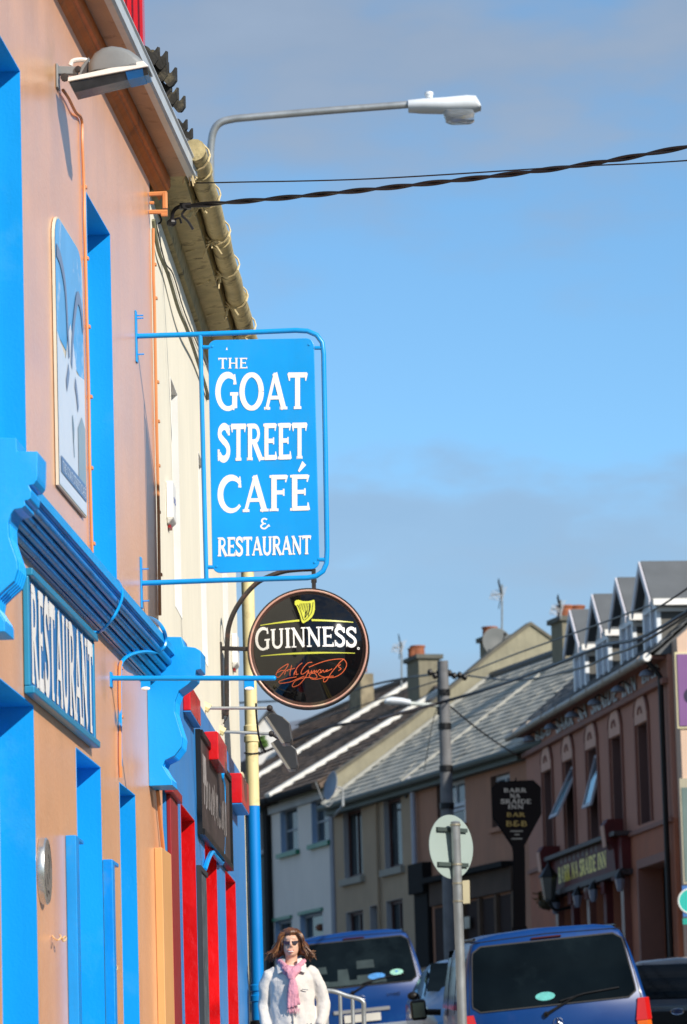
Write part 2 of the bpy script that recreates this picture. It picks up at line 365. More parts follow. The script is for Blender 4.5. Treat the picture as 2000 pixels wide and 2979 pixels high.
for (sx_, sy_, rr0_) in ((150, 225, .34), (425, 585, .18), (300, 1965, .2)):
    P_ = LF.at(sx_, sy_); g_ = nt_.nodes.new('ShaderNodeNewGeometry'); d_ = nt_.nodes.new('ShaderNodeVectorMath'); d_.operation = 'DISTANCE'; d_.inputs[1].default_value = P_; nt_.links.new(g_.outputs['Position'], d_.inputs[0])
    q_ = nt_.nodes.new('ShaderNodeTexNoise'); q_.inputs['Scale'].default_value = 7; q_.inputs['Detail'].default_value = 6; nt_.links.new(g_.outputs['Position'], q_.inputs[0])
    a_ = nt_.nodes.new('ShaderNodeMath'); a_.operation = 'MULTIPLY_ADD'; a_.inputs[1].default_value = .35; nt_.links.new(q_.outputs['Fac'], a_.inputs[0]); nt_.links.new(d_.outputs['Value'], a_.inputs[2])
    r_ = nt_.nodes.new('ShaderNodeMapRange'); r_.interpolation_type = 'SMOOTHSTEP'; r_.inputs['From Min'].default_value = rr0_+.17; r_.inputs['From Max'].default_value = .17; r_.inputs['To Min'].default_value = 0; r_.inputs['To Max'].default_value = .55; nt_.links.new(a_.outputs[0], r_.inputs['Value'])
    x_ = nt_.nodes.new('ShaderNodeMix'); x_.data_type = 'RGBA'; nt_.links.new(r_.outputs[0], x_.inputs[0]); nt_.links.new(src_, x_.inputs[6]); x_.inputs[7].default_value = (.50, .25, .05, 1); src_ = x_.outputs[2]
nt_.links.new(src_, bs_.inputs['Base Color'])
# split the wall in upper and lower so the holes can overlap in u
vM = LF.uv(428, 1960)[1]
m = MB(); wallface(m, LF, uN, uC, vM, vT+.12, [h1, h2], .26); wallface(m, LF, uN, uC, vG, vM, [g1, g2, g3], .26)
m.build('wall', ORANGE, cafe)
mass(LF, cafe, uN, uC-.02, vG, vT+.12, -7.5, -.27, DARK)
CURT = mat('net_curtain', (.6, .6, .58), .9, .1)
for h in (h1, h2): lining(LF, cafe, h, .25, BLUE); window(LF, cafe, h, .26, WHITE, GLASS, (1, 2), curtain=CURT)
for h in (g1, g2, g3): lining(LF, cafe, h, .25, BLUE)
window(LF, cafe, g1, .26, BLUEW, GLASS, (2, 1)); window(LF, cafe, g3, .26, BLUEW, GLASS, (1, 3))
# blue door in g2
m = MB(); a, b, c, d = g2; m.box(LF, a+.007, b-.007, c+.007, d-.007, -.24, -.2)
for k in range(2):
    for j in range(2):
        m.box(LF, a+.12+k*(b-a-.16)/2, a+.12+k*(b-a-.16)/2+(b-a)*.3, c+.25+j*1.1, c+1.15+j*1.1, -.2, -.185)
dr = m.build('door', BLUEW, cafe, bevel=.006)
m = MB(); m.ell(LF.P(a+.12, c+1.1, -.15), (.03, .03, .03)); m.build('handle', STEEL, dr, smooth=True)
# door surround boxes (blue timber), each a part
for (x0, y0, x1) in ((190, 2430, 214), (293, 2497, 308)):
    u0, v1 = LF.uv(x0, y0); u0 = max(u0, g2[1]+.012) if x0 > 200 else u0
    m = MB(); t = .11 if x0 < 200 else .09
    m.box(LF, u0, u0+t, vG, v1, .001, .052); m.box(LF, u0+t, u0+t+.16, vG, v1-.02, .001, .012); m.box(LF, u0+t, u0+t+.18, v1-.02, v1, .001, .05)
    m.build('shutter_housing', BLUEW, cafe, bevel=.004)
# eaves: moulding, soffit, fascia gutter along the wall top
def extr(fr, prof, u0, u1): # prof: (w, v)
    return [[fr.P(u, v, w) for w, v in prof] for u in (u0, u1)]
m = MB(); uE = LF.uv(441, 536)[0] + .02
m.loft(extr(LF, [(0, vT-.01), (.012, vT), (.02, vT+.015), (.045, vT+.035), (.05, vT+.05), (.066, vT+.055), (.072, vT+.075), (.07, vT+.13), (0, vT+.13)], uN, uE+.35)); m.build('eaves_moulding', ORANGE2, cafe)
m = MB(); m.box(LF, uN, uE+.32, vT+.125, vT+.142, .0725, .172); m.box(LF, uN, uE+.32, vT+.143, vT+.25, .155, .172); m.build('soffit', TANSOF, cafe)
m = MB(); m.loft(extr(LF, [(.174, vT+.12), (.21, vT+.118), (.224, vT+.13), (.228, vT+.185), (.238, vT+.195), (.236, vT+.205), (.222, vT+.203), (.215, vT+.20), (.212, vT+.135), (.18, vT+.135), (.178, vT+.21), (.174, vT+.21)], uN, uE+.42)); m.build('gutter', GREYGUT, cafe)
def slatepitch(fr, u0, u1, wE, vE, pitch, length, M, course=.25, sw=.45, th=.018, name='slate_courses', par=None, label=None, jit=.014, kind='stuff', smax=None):
    """overlapping courses of slates on a slope that rises away from the street"""
    m = MB(); n = int(length/course); cp, sp = math.cos(pitch), math.sin(pitch)
    for r in range(n+1):
        s0, s1 = r*course, (r+1.12)*course; a = u0; off = (r % 2)*sw*.5; k = 0
        e = u0 - off
        while e < u1:
            x0, x1 = max(e, u0)+.004, min(e+sw, u1)-.004; e += sw
            if x1 - x0 < .03 or s1 > (smax((x0+x1)/2) if smax else length)+.05: continue
            j = random.uniform(0, jit)
            def Q(u, s, t): return fr.P(u, vE + s*sp + t*cp, wE - s*cp + t*sp)
            m.hexa([Q(x0, s0, j), Q(x1, s0, j), Q(x1, s1, -.008), Q(x0, s1, -.008), Q(x0, s0, th+j), Q(x1, s0, th+j), Q(x1, s1, .004), Q(x0, s1, .004)])
    return m.build(name, M, par, kind=kind, fix=False)
slatepitch(LF, uN, uE, .2, vT+.22, rad(38), 5.2, SLATE, .26, .5, name='slates', par=cafe)
m = MB(); cp, sp = math.cos(rad(38)), math.sin(rad(38))
m.prism([LF.P(uN, vT+.2, .15), LF.P(uN, vT+.2+5*sp, .15-5*cp), LF.P(uN, vT+.2, .15-10*cp)], LF.u*(uE-uN)); m.build('roof', SLATE, cafe)

# console brackets and cornice
p1 = 674.0; u1c = LF.inv(LF.O)[0]
def u_at_scale(fr, p):       # u where the wall is seen at p pixels per metre
    lo, hi = -30.0, 80.0
    for _ in range(60):
        mid = (lo+hi)/2; d = -(RM.transposed() @ (fr.P(mid, 0, 0) - C)).z
        if F/d > p: lo = mid
        else: hi = mid
    return lo
uK1 = u_at_scale(LF, 674); uK2 = LF.uv(428, 2000)[0]
def console(uk, poly, body, th, M, name):
    m = MB(); P = [LF.P(uk, v, w) for w, v in poly]; m.prism(P, LF.u*th)
    # fluted front edge: thin raised ribs following the scroll
    for k in range(1, 5):
        uu = uk + th*k/5
        m.tube([LF.P(uu, v, w+.001) for w, v in body], .006, 5)
    return m.build(name, M, cafe, bevel=.003)
px1 = [(48,1274),(50,1313),(110,1313),(109,1384),(107,1397),(98,1409),(84,1412),(92,1428),(89,1449),(82,1455),(72,1456),(74,1470),(64,1478),(41,1482),(31,1496),(24,1520),(26,1561),(38,1597),(49,1628),(52,1655),(41,1690),(16,1712),(-8,1735),(-12,1765),(2,1788),(14,1806),(15,1837)]
pr1 = [LF.sec(x, y, uK1) for x, y in px1]
console(uK1, [(0.001, pr1[0][1]+.01)] + pr1 + [(0.001, pr1[-1][1])], pr1[15:26], .26, BLUE, 'console_bracket')
top1 = pr1[0][1]; 
px2 = [(528,1853),(536,1880),(568,1884),(584,1893),(584,1946),(570,1950),(566,1972),(548,1990),(540,1996),(520,2010),(509,2040),(508,2070),(520,2110),(531,2144),(528,2172),(508,2198),(480,2212),(474,2228),(488,2252),(500,2268),(502,2284)]
pr2 = [LF.sec(x, y, uK2) for x, y in px2]
console(uK2, [(0.001, pr2[0][1]+.01)] + pr2 + [(0.001, pr2[-1][1])], pr2[9:20], .26, BLUE, 'console_bracket')
wo, vo = .155, LF.sec(505, 1886, uK2)[1]; vb = LF.sec(430, 1987, uK2)[1]; hh = vo - vb
def roll(w0, v0, r, a0, a1, n=5): return [(w0 + r*math.cos(rad(a0+(a1-a0)*i/n)), v0 + r*math.sin(rad(a0+(a1-a0)*i/n))) for i in range(n+1)]
prof = [(0, vb), (.012, vb), (.02, vb+.01*hh)]
for k in range(4):
    cw, cv = .034 + .030*k, vb + hh*(.12 + .165*k)
    prof += [(cw-.020, cv-.004)] + roll(cw, cv, .021, -150, 30, 7) + [(cw-.004, cv+.018)]
prof += [(wo-.012, vb+hh*.75), (wo-.012, vb+hh*.78), (wo, vb+hh*.79), (wo, vo), (0, vo+.015)]
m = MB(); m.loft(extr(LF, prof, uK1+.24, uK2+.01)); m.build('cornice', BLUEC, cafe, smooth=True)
# lighter blue front plate: sunlight on the cornice fascia put into the colour
m = MB(); m.box(LF, uK1+.24, uK2, vb+hh*.80, vo+.006, wo+.0005, wo+.006); m.build('cornice_fascia', mat('fascia_lit_blue', (.01, .34, .80), .4, .08, 3, bump=.1, streak=.15), cafe)

# ------------------------------------------------------------------ lettering engine
def S(*a): return list(a)
k1 = .15; hl = .085
def gl_T(): return .78, [([(.39, 0), (.39, .96)], k1), ([(.02, .945), (.76, .945)], .11), ([(.05, .99), (.07, .78)], [.1, .03]), ([(.73, .99), (.71, .78)], [.1, .03]), ([(.24, .03), (.54, .03)], .06)]
def gl_H(): return .9, [([(.18, 0), (.18, 1)], k1), ([(.72, 0), (.72, 1)], k1), ([(.18, .5), (.72, .5)], .09)] + [([(x-.14, y), (x+.14, y)], .06) for x in (.18, .72) for y in (.03, .97)]
def gl_E(): return .72, [([(.18, 0), (.18, 1)], k1), ([(.1, .95), (.66, .95)], .1), ([(.18, .52), (.54, .52)], .09), ([(.1, .05), (.68, .05)], .1), ([(.65, 1), (.62, .8)], [.09, .03]), ([(.67, 0), (.65, .22)], [.09, .03]), ([(.54, .62), (.54, .42)], .05), ([(.02, .03), (.3, .03)], .06), ([(.02, .97), (.3, .97)], .06)]
def gl_Ea():
    w, s = gl_E(); return w, s + [([(.32, 1.1), (.52, 1.34)], [.05, .14])]
def gl_F(): return .68, [([(.18, 0), (.18, 1)], k1), ([(.1, .95), (.63, .95)], .1), ([(.18, .52), (.52, .52)], .09), ([(.62, 1), (.59, .8)], [.09, .03]), ([(.52, .62), (.52, .42)], .05), ([(.02, .03), (.34, .03)], .06), ([(.02, .97), (.3, .97)], .06)]
def gl_G(): return .92, [(arc(.5, .5, .40, .46, 48, 300, 20), [.08]+[.10, .12, .13, .14, .15, .16, .16, .16, .16, .16, .16, .15, .14, .13, .12, .11, .1, .1, .1, .1]), ([(.76, .98), (.77, .70)], [.03, .1]), ([(.76, .43), (.76, .05)], k1), ([(.58, .44), (.9, .44)], .07), ([(.66, .09), (.76, .05)], .1)]
def gl_C(): return .86, [(arc(.5, .5, .40, .46, 42, 318, 20), [.1]+[.10, .12, .13, .14, .15, .16, .16, .16, .16, .16, .16, .15, .14, .13, .12, .11, .1, .09, .08, .07]), ([(.79, .99), (.79, .68)], [.03, .09])]
def gl_O(): return .92, [(arc(.46, .5, .38, .46, 0, 360, 28), [.1+.06*abs(math.cos(2*math.pi*i/28)) for i in range(29)])]
def gl_A(): return .86, [([(.08, 0), (.42, 1)], .09), ([(.40, 1), (.76, 0)], k1), ([(.2, .32), (.64, .32)], .08), ([(-.02, .03), (.22, .03)], .06), ([(.6, .03), (.9, .03)], .06)]
def gl_S(): return .66, [(spl2([(.57, .80), (.46, .92), (.30, .95), (.14, .86), (.12, .70), (.28, .57), (.44, .47), (.55, .33), (.52, .15), (.36, .05), (.18, .08), (.07, .2)], 4), .14), ([(.585, .99), (.575, .70)], [.03, .08]), ([(.04, .0), (.06, .32)], [.03, .08])]
def gl_R(): return .82, [([(.18, 0), (.18, 1)], k1), ([(.1, .95), (.4, .95)] + arc(.40, .73, .22, .22, 90, -90, 8) + [(.18, .51)], .1), ([(.38, .52), (.74, 0)], k1), ([(.02, .03), (.32, .03)], .06), ([(.62, .03), (.86, .03)], .06), ([(.02, .97), (.3, .97)], .06)]
def gl_B(): return .78, [([(.18, 0), (.18, 1)], k1), ([(.1, .95), (.38, .95)] + arc(.38, .74, .2, .21, 90, -90, 8) + [(.18, .53)], .1), ([(.38, .53)] + arc(.42, .29, .24, .24, 90, -90, 8) + [(.1, .05)], .1), ([(.02, .97), (.3, .97)], .06)]
def gl_U(): return .84, [([(.17, 1), (.17, .3)] + arc(.42, .3, .25, .25, 180, 360, 10)[1:] + [(.67, 1)], .12), ([(.17, .4), (.17, 1)], k1), ([(.02, .97), (.32, .97)], .06), ([(.54, .97), (.80, .97)], .06)]
def gl_N(): return .90, [([(.16, 0), (.16, 1)], .08), ([(.12, .98), (.74, .02)], k1), ([(.74, 0), (.74, 1)], .08), ([(.02, .03), (.3, .03)], .06), ([(.6, .97), (.88, .97)], .06), ([(.0, .97), (.2, .97)], .06)]
def gl_I(): return .38, [([(.19, 0), (.19, 1)], k1), ([(.03, .03), (.35, .03)], .06), ([(.03, .97), (.35, .97)], .06)]
def gl_D(): return .86, [([(.18, 0), (.18, 1)], k1), ([(.05, .95), (.35, .95)] + arc(.38, .5, .38, .45, 88, -88, 12) + [(.05, .05)], .11)]
def gl_amp(): return .86, [(spl2([(.76, .42), (.60, .22), (.40, .06), (.16, .12), (.10, .32), (.28, .5), (.16, .70), (.22, .90), (.42, .96), (.58, .86)], 4), .13), ([(.28, .5), (.50, .5)], .1), ([(.58, .28), (.84, .28)], .08)]
def gl_V(): return .84, [([(.08, 1), (.40, 0)], k1), ([(.40, 0), (.74, 1)], .08), ([(-.04, .97), (.24, .97)], .06), ([(.62, .97), (.86, .97)], .06)]
def gl_L(): return .66, [([(.18, 0), (.18, 1)], k1), ([(.1, .05), (.62, .05)], .1), ([(.6, 0), (.6, .25)], .06)]
def gl_P(): return .72, [([(.18, 0), (.18, 1)], k1), ([(.1, .95), (.4, .95)] + arc(.40, .71, .22, .24, 90, -90, 8) + [(.18, .47)], .1), ([(.02, .03), (.34, .03)], .06)]
GL = dict(T=gl_T, H=gl_H, E=gl_E, F=gl_F, G=gl_G, C=gl_C, O=gl_O, A=gl_A, S=gl_S, R=gl_R, B=gl_B, U=gl_U, N=gl_N, I=gl_I, D=gl_D, V=gl_V, L=gl_L, P=gl_P)
GL['&'] = gl_amp; GL['É'] = gl_Ea
def gl_Aa():
    w, s = gl_A(); return w, s + [([(.42, 1.08), (.58, 1.28)], [.05, .12])]
GL['Á'] = gl_Aa
def text(m, s, x0, x1, y0, y1, fn, fat=1.0, gap=.05, y0b=None, y1b=None):
    """letters filling x0..x1, y0..y1 (bottom, top); the b values are at the far end for sloping lines"""
    tot = 0; items = []
    for ch in s:
        if ch == ' ': tot += .45; items.append(None); continue
        w, st = GL[ch](); items.append((tot, st)); tot += w + gap
    tot -= gap; k = 0
    y0b = y0 if y0b is None else y0b; y1b = y1 if y1b is None else y1b
    for it in items:
        if not it: continue
        off, st = it
        for pts, wd in st:
            ws = [w*fat for w in wd] if isinstance(wd, list) else wd*fat
            def g(x, y, z, off=off):
                t = (x+off)/tot; X = x0 + (x1-x0)*t; a = y0+(y0b-y0)*t; b = y1+(y1b-y1)*t; return fn(X, a+(b-a)*y, z)
            m.ribbon(pts, ws, g, z=.00035*(k % 9)); k += 1
    return m

# ------------------------------------------------------------------ RESTAURANT board
(ua, vta) = LF.uv(75, 1664); (ub, vtb) = LF.uv(257, 1847); vba = LF.uv(66, 2011)[1]; vbb = LF.uv(250, 2169)[1]
ua = LF.uv(66, 1800)[0]; ub = LF.uv(260, 1950)[0]; vt_ = (vta+vtb)/2; vb_ = (vba+vbb)/2
rb = root('restaurant_board', LF.P((ua+ub)/2, vb_, .01), 'long blue board lettered RESTAURANT on the orange wall under the blue cornice', 'sign')
m = MB(); m.box(LF, ua+.03, ub-.03, vb_+.03, vt_-.03, .002, .024); m.build('board', mat('board_blue', (.01, .17, .46), .35, .05), rb)
m = MB(); f = .035
m.box(LF, ua, ub, vt_-f, vt_, .002, .05); m.box(LF, ua, ub, vb_, vb_+f, .002, .05); m.box(LF, ua, ua+f, vb_+f, vt_-f, .002, .030); m.box(LF, ub-f, ub, vb_+f, vt_-f, .002, .030)
m.build('frame', mat('frame_teal_blue', (.01, .22, .42), .35, .1), rb, bevel=.006)
m = MB(); text(m, 'RESTAURANT', ua+.085, ub-.07, vb_+.065, vt_-.065, lambda x, y, z: LF.P(x, y, .0262+z), 1.45); m.build('lettering', LETW, rb, fix=False)

# ------------------------------------------------------------------ goat picture panel
LGT = mat('picture_pale_blue', (.50, .60, .72), .25, .06); PSKY = mat('picture_sky_blue', (.12, .38, .72), .22, .1, 4, dirt=(.58, .66, .76), dirtamt=1, dsc=3.2, spec=.6); PHORN = mat('picture_grey_horn', (.18, .22, .33), .3, .1); PNAV = mat('picture_slate_blue', (.08, .16, .33), .3, .1); PCLD = mat('picture_cloud_white', (.62, .68, .76), .3, .05); PGRN = mat('picture_grey_green', (.25, .33, .37), .3, .1)
gu0 = LF.uv(152, 900)[0]; gu1 = LF.uv(231, 1000)[0]+.02
gvt = LF.uv(153, 620)[1]; gvb = LF.uv(172, 1422)[1]; gvb2 = LF.uv(241, 1508)[1]; gvb = (gvb+gvb2)/2
gp = root('picture_panel', LF.P((gu0+gu1)/2, gvb, .01), 'tall weathered picture panel of a curly horned goat between the two upper café windows', 'sign')
def G2(x, y, z=0): return LF.P(gu0 + (gu1-gu0)*x, gvb + (gvt-gvb)*y, .0185+z)
def rr(x0, x1, y0, y1, r, n=5, fx=1.0):
    return arc(x1-r, y1-r*fx, r, r*fx, 0, 90, n)+arc(x0+r, y1-r*fx, r, r*fx, 90, 180, n)+arc(x0+r, y0+r*fx, r, r*fx, 180, 270, n)+arc(x1-r, y0+r*fx, r, r*fx, 270, 360, n)
m = MB(); m.prism([LF.P(gu0+(gu1-gu0)*x, gvb+(gvt-gvb)*y, .004) for x, y in arc(.82, .9, .18, .1, 0, 90, 5)+arc(.18, .9, .18, .1, 90, 180, 5)+[(0, 0), (1, 0)]], LF.w*.0142); m.build('panel', mat('panel_edge_cream', (.62, .58, .48), .6, .1), gp)
m = MB(); m.add([G2(x, y, .002) for x, y in arc(.815, .9, .18, .095, 0, 90, 5)+arc(.185, .9, .18, .095, 90, 180, 5)+[(.005, .55), (.995, .5)]], [list(range(14))]); m.build('painted_sky', PSKY, gp, fix=False)
m = MB(); m.add([G2(x, y, .003) for x, y in ((.005, .005), (.995, .005), (.995, .52), (.7, .5), (.6, .6), (.5, .66), (.4, .6), (.3, .5), (.005, .56))], [list(range(9))])
m.build('painted_clouds', PCLD, gp, fix=False)
m = MB()
m.ribbon(spl2([(.03, .86), (.18, .84), (.32, .77), (.38, .64), (.42, .52)], 5), .05, G2, .0055); m.ribbon(spl2([(.97, .70), (.9, .78), (.78, .8), (.66, .72), (.55, .60), (.5, .50)], 5), .05, G2, .0057)
m.ribbon(spl2([(.40, .48), (.36, .44), (.3, .40)], 4), .05, G2, .0059); m.ribbon(spl2([(.62, .46), (.68, .42), (.72, .37)], 4), .05, G2, .0061)
m.build('painted_horns', PHORN, gp, fix=False)
m = MB(); m.ribbon(spl2([(.52, .22), (.55, .27), (.50, .31), (.55, .17)], 4), .02, G2, .0056)
m.add([G2(x, y, .0054) for x, y in ((.7, .06), (.97, .06), (.97, .33), (.85, .36), (.7, .3))], [(0, 1, 2, 3, 4)]); m.build('painted_rocks', PGRN, gp, fix=False)
m = MB(); m.add([G2(x, y, .0062) for x, y in ((.06, .055), (.97, .055), (.97, .115), (.06, .115))], [(0, 1, 2, 3)]); m.build('caption_strip', PNAV, gp, fix=False)
m = MB(); text(m, 'THE GOAT STREET CAFÉ', .1, .94, .065, .10, lambda x, y, z: G2(x, y, .0070+z*.3), 1.1); m.build('caption', PCLD, gp, fix=False)

# ------------------------------------------------------------------ hanging café sign
hs = root('hanging_sign', LF.P(0, LF.sec(405, 1760, 0)[1], 0), 'tall bright blue hanging sign lettered THE GOAT STREET CAFÉ & RESTAURANT in a blue tube frame', 'sign')
def hp(x, y, du=0.0):
    w, v = LF.sec(x, y, 0.0); return LF.P(du, v, w)
fr_ = [(395, 978), (560, 973), (700, 968), (860, 961), (895, 963), (922, 975), (938, 997), (942, 1030), (947, 1300), (952, 1600), (950, 1640), (940, 1662), (920, 1676), (895, 1681), (640, 1688), (405, 1697)]
m = MB(); m.tube([hp(x, y) for x, y in fr_], .0145, 12); m.tube([hp(583, 972), hp(601, 1689)], .013, 10)
for x0, y0, x1, y1 in ((584, 1010, 612, 1010), (916, 1012, 942, 1012), (600, 1650, 622, 1650), (926, 1628, 950, 1628)): m.tube([hp(x0, y0), hp(x1, y1)], .011, 8)
m.build('tube_frame', SIGNBLUE, hs, smooth=True)
m = MB()
for x, y0, y1 in ((393, 905, 1055), (405, 1622, 1770)):
    w, v1 = LF.sec(x, y0, 0); v0 = LF.sec(x, y1, 0)[1]
    m.box(LF, -.028, .028, v0, v1, .001, .009)
m.build('wall_plate', SIGNBLUE, hs, bevel=.002)
m = MB()
for x, y in ((394, 917), (394, 925), (395, 1030), (406, 1655), (407, 1748)):
    v = LF.sec(x, y, 0)[1]; m.tube([LF.P(.012, v, .005), LF.P(.012, v, .045)], .004, 6)
m.build('bolt', SIGNBLUE, hs)
m = MB(); cs = [(606, 990), (914, 984), (931, 1655), (619, 1668)]
def bil(x, y):  # 0..1 coordinates on the panel (y up)
    P = [LF.sec(a, b, 0) for a, b in cs]
    t = [P[0][i]*(1-x)+P[1][i]*x for i in (0, 1)]; b = [P[3][i]*(1-x)+P[2][i]*x for i in (0, 1)]
    return b[0]*(1-y)+t[0]*y, b[1]*(1-y)+t[1]*y
def bp_(x, y, u): w, v = bil(x, y); return LF.P(u, v, w)
m.prism([bp_(x, y, -.006) for x, y in rr(0, 1, 0, 1, .075, 6, .46)], LF.u*.012); m.build('panel', SIGNBLUE, hs, bevel=.003)
m = MB()
for x, y in ((.04, .972), (.955, .972), (.04, .028), (.955, .028)): m.lathe(bp_(x, y, -.0062), -LF.u, [(.008, 0), (.007, .003), (.0, .0045)], 10)
m.build('screw', SIGNBLUE, hs)
def cp_(cx_, cy_, z=0):    # crop pixels (350,850, scale .44643) -> sign face
    w, v = LF.sec(350+cx_*.44643, 850+cy_*.44643, 0); return LF.P(-.0067-z, v, w)
m = MB(); fn = lambda x, y, z: cp_(x, -y, z)
text(m, 'THE', 640, 832, -500, -430, fn, 1.05, y0b=-498, y1b=-430)
text(m, 'GOAT', 622, 1222, -772, -532, fn, 1.32, y0b=-760, y1b=-528)
text(m, 'STREET', 636, 1220, -1102, -866, fn, 1.4, gap=.02, y0b=-1083, y1b=-856)
text(m, 'CAFÉ', 636, 1238, -1438, -1202, fn, 1.28, y0b=-1420, y1b=-1192)
text(m, '&', 912, 980, -1546, -1474, fn, 1.1)
text(m, 'RESTAURANT', 636, 1246, -1722, -1602, fn, 1.4, gap=0.0, y0b=-1708, y1b=-1588)
m.build('lettering', LETW, hs, fix=False)
m = MB(); m.add([fn(690, -378, 0), fn(702, -378, 0), fn(697, -358, 0)], [(0, 1, 2)]); m.build('paint_chip', LETW, hs, fix=False)

# ------------------------------------------------------------------ bare blue bracket bar
bb = root('bracket_bar', LF.P(LF.uv(322, 1968)[0], LF.uv(322, 1968)[1]-.1, 0), 'bare blue horizontal tube bracket reaching from the orange wall over the blue console', 'bracket')
ubb = LF.uv(322, 1972)[0]
def bbp(x, y, du=0): w, v = LF.sec(x, y, ubb); return LF.P(ubb+du, v, w)
m = MB(); m.tube([bbp(326, 1973), bbp(796, 1973)], .0135, 12); m.ell(bbp(797, 1973), (.0135, .0135, .0135), 10, 8); m.build('tube', SIGNBLUE, bb, smooth=True)
m = MB(); v1 = LF.sec(322, 1962, ubb)[1]; v0 = LF.sec(322, 1994, ubb)[1]; m.box(LF, ubb-.03, ubb+.03, v0-.01, v1+.01, .001, .009); m.build('wall_plate', SIGNBLUE, bb)
for x0, x1 in ((410, 438), (711, 740)):
    m = MB(); a = bbp(x0, 1976); b = bbp(x1, 1976); h = .052
    m.hexa([a+LF.u*.003-Z*h, b+LF.u*.003-Z*h, b-LF.u*.003-Z*h, a-LF.u*.003-Z*h, a+LF.u*.003, b+LF.u*.003, b-LF.u*.003, a-LF.u*.003]); t = m.build('hanger_tab', SIGNBLUE, bb)
    m = MB(); q = (a+b)/2 - Z*(h*.95) - LF.u*.006; m.ell(q, (.024, .004, .010), 8, 6); m.build('chipped_paint', WHITE, t, smooth=True)

# ------------------------------------------------------------------ floodlight on the café wall
ufl = LF.uv(165, 215)[0]
fl = root('floodlight', LF.P(ufl, LF.sec(165, 260, ufl)[1], 0), 'grey domed floodlight on an arm over the orange wall beneath the eaves', 'lamp')
def fp(x, y, du=0): w, v = LF.sec(x, y, ufl); return LF.P(ufl+du, v, w)
m = MB(); a = rad(0)
prof_ = [(262, 222), (262, 195), (280, 165), (303, 150), (330, 144), (360, 148), (385, 157), (408, 174), (425, 190), (428, 205)]
hood = [fp(x, y) for x, y in prof_]; m.loft([[p + LF.u*d + (cc-p)*k for p in hood] for cc in [fp(345, 205)] for d, k in ((-.10, .28), (-.09, .12), (-.07, .02), (0, 0), (.07, .02), (.09, .12), (.10, .28))]); m.build('hood', GREYP, fl, smooth=True)
m = MB(); m.hexa([fp(206, 252, -.10), fp(206, 252, .10), fp(206, 240, .10), fp(206, 240, -.10), fp(440, 208, -.10), fp(440, 208, .10), fp(424, 192, .10), fp(424, 192, -.10)])
m.build('rim', WHITE, fl, bevel=.003)
m = MB(); m.hexa([fp(222, 280, -.07), fp(222, 280, .07), fp(210, 253, .09), fp(210, 253, -.09), fp(438, 228, -.07), fp(438, 228, .07), fp(434, 209, .09), fp(434, 209, -.09)]); m.build('glass_cover', mat('floodlight_glass', (.03, .033, .038), .12, .5, 12, spec=.4), fl)
m = MB(); m.hexa([fp(378, 244, -.073), fp(378, 244, .073), fp(372, 221, .092), fp(372, 221, -.092), fp(424, 233, -.073), fp(424, 233, .073), fp(422, 212, .092), fp(422, 212, -.092)]); m.build('reflector', mat('reflector_blue', (.01, .11, .34), .2, .2), fl)
m = MB(); m.hexa([fp(163, 218, -.02), fp(163, 218, .02), fp(163, 194, .02), fp(163, 194, -.02), fp(228, 218, -.02), fp(228, 218, .02), fp(228, 196, .02), fp(228, 196, -.02)])
m.hexa([fp(227, 245, -.035), fp(227, 245, .035), fp(240, 196, .035), fp(240, 196, -.035), fp(255, 235, -.035), fp(255, 235, .035), fp(262, 170, .035), fp(262, 170, -.035)])
m.box(LF, ufl-.04, ufl+.04, LF.sec(162, 260, ufl)[1], LF.sec(162, 190, ufl)[1], .001, .012); m.build('arm', GREYP, fl, bevel=.004)
m = MB(); m.tube(spline([fp(205, 190), fp(212, 178), fp(232, 174), fp(252, 176), (fp(256, 188))], 4), .012, 8); m.build('cable_loop', WHITE, fl, smooth=True)
m = MB(); m.lathe(fp(230, 205, -.02), -LF.u, [(.018, 0), (.016, .012), (0, .014)], 8); m.lathe(fp(191, 230, -.02), -LF.u, [(.02, 0), (.02, .02), (0, .021)], 10); m.build('bolt', RUST, fl)
def cable(name, pts, r, M, label, par=None, clips=(), frm=LF, sm=5, cat='cable', wclip=.012):
    P = [frm.at(x, y, w) for x, y, w in pts]; m = MB(); m.tube(spline(P, sm), r, 6)
    if not clips:
        o = m.build(name, M, smooth=True); tag(o, label, cat); return o
    t = root(name, P[-1], label, cat); m.build('lead', M, t, smooth=True)
    for x, y in clips:
        m = MB(); a, v = frm.uv(x, y); m.box(frm, a-.016, a+.016, v-.009, v+.009, .001, .018); m.build('clip', M, t, bevel=.003)
    return t
cable('wall_cable', [(184, 262, .02), (200, 285, .02), (220, 325, .02), (238, 348, .012), (240, 420, .012), (245, 545, .012), (246, 650, .012), (249, 750, .012), (254, 955, .012), (259, 1150, .012), (262, 1360, .012), (268, 1580, .012), (270, 1620, .012)], .0085, CABLE_O, 'orange painted cable running down from the floodlight beside the blue recess', clips=((244, 545), (249, 752), (254, 951), (260, 1155), (262, 1362), (268, 1582)))
cable('corner_cable', [(446, 665, .01), (447, 800, .012), (450, 900, .012), (454, 1110, .012), (456, 1230, .012), (459, 1360, .012), (462, 1500, .012), (464, 1640, .012), (466, 1790, .012)], .0095, CABLE_O, 'orange painted cable down the far corner of the orange wall', clips=((447, 770), (450, 868), (455, 1112), (457, 1226), (458, 1355), (459, 1490), (464, 1672)))
cable('cable_loop', [(330, 1683, .03), (345, 1692, .1), (355, 1715, .16), (354, 1745, .17), (335, 1788, .15), (310, 1822, .1), (290, 1838, .05), (268, 1838, .02), (254, 1830, .005)], .008, SIGNBLUE, 'thin blue cable looping down the front of the blue cornice')
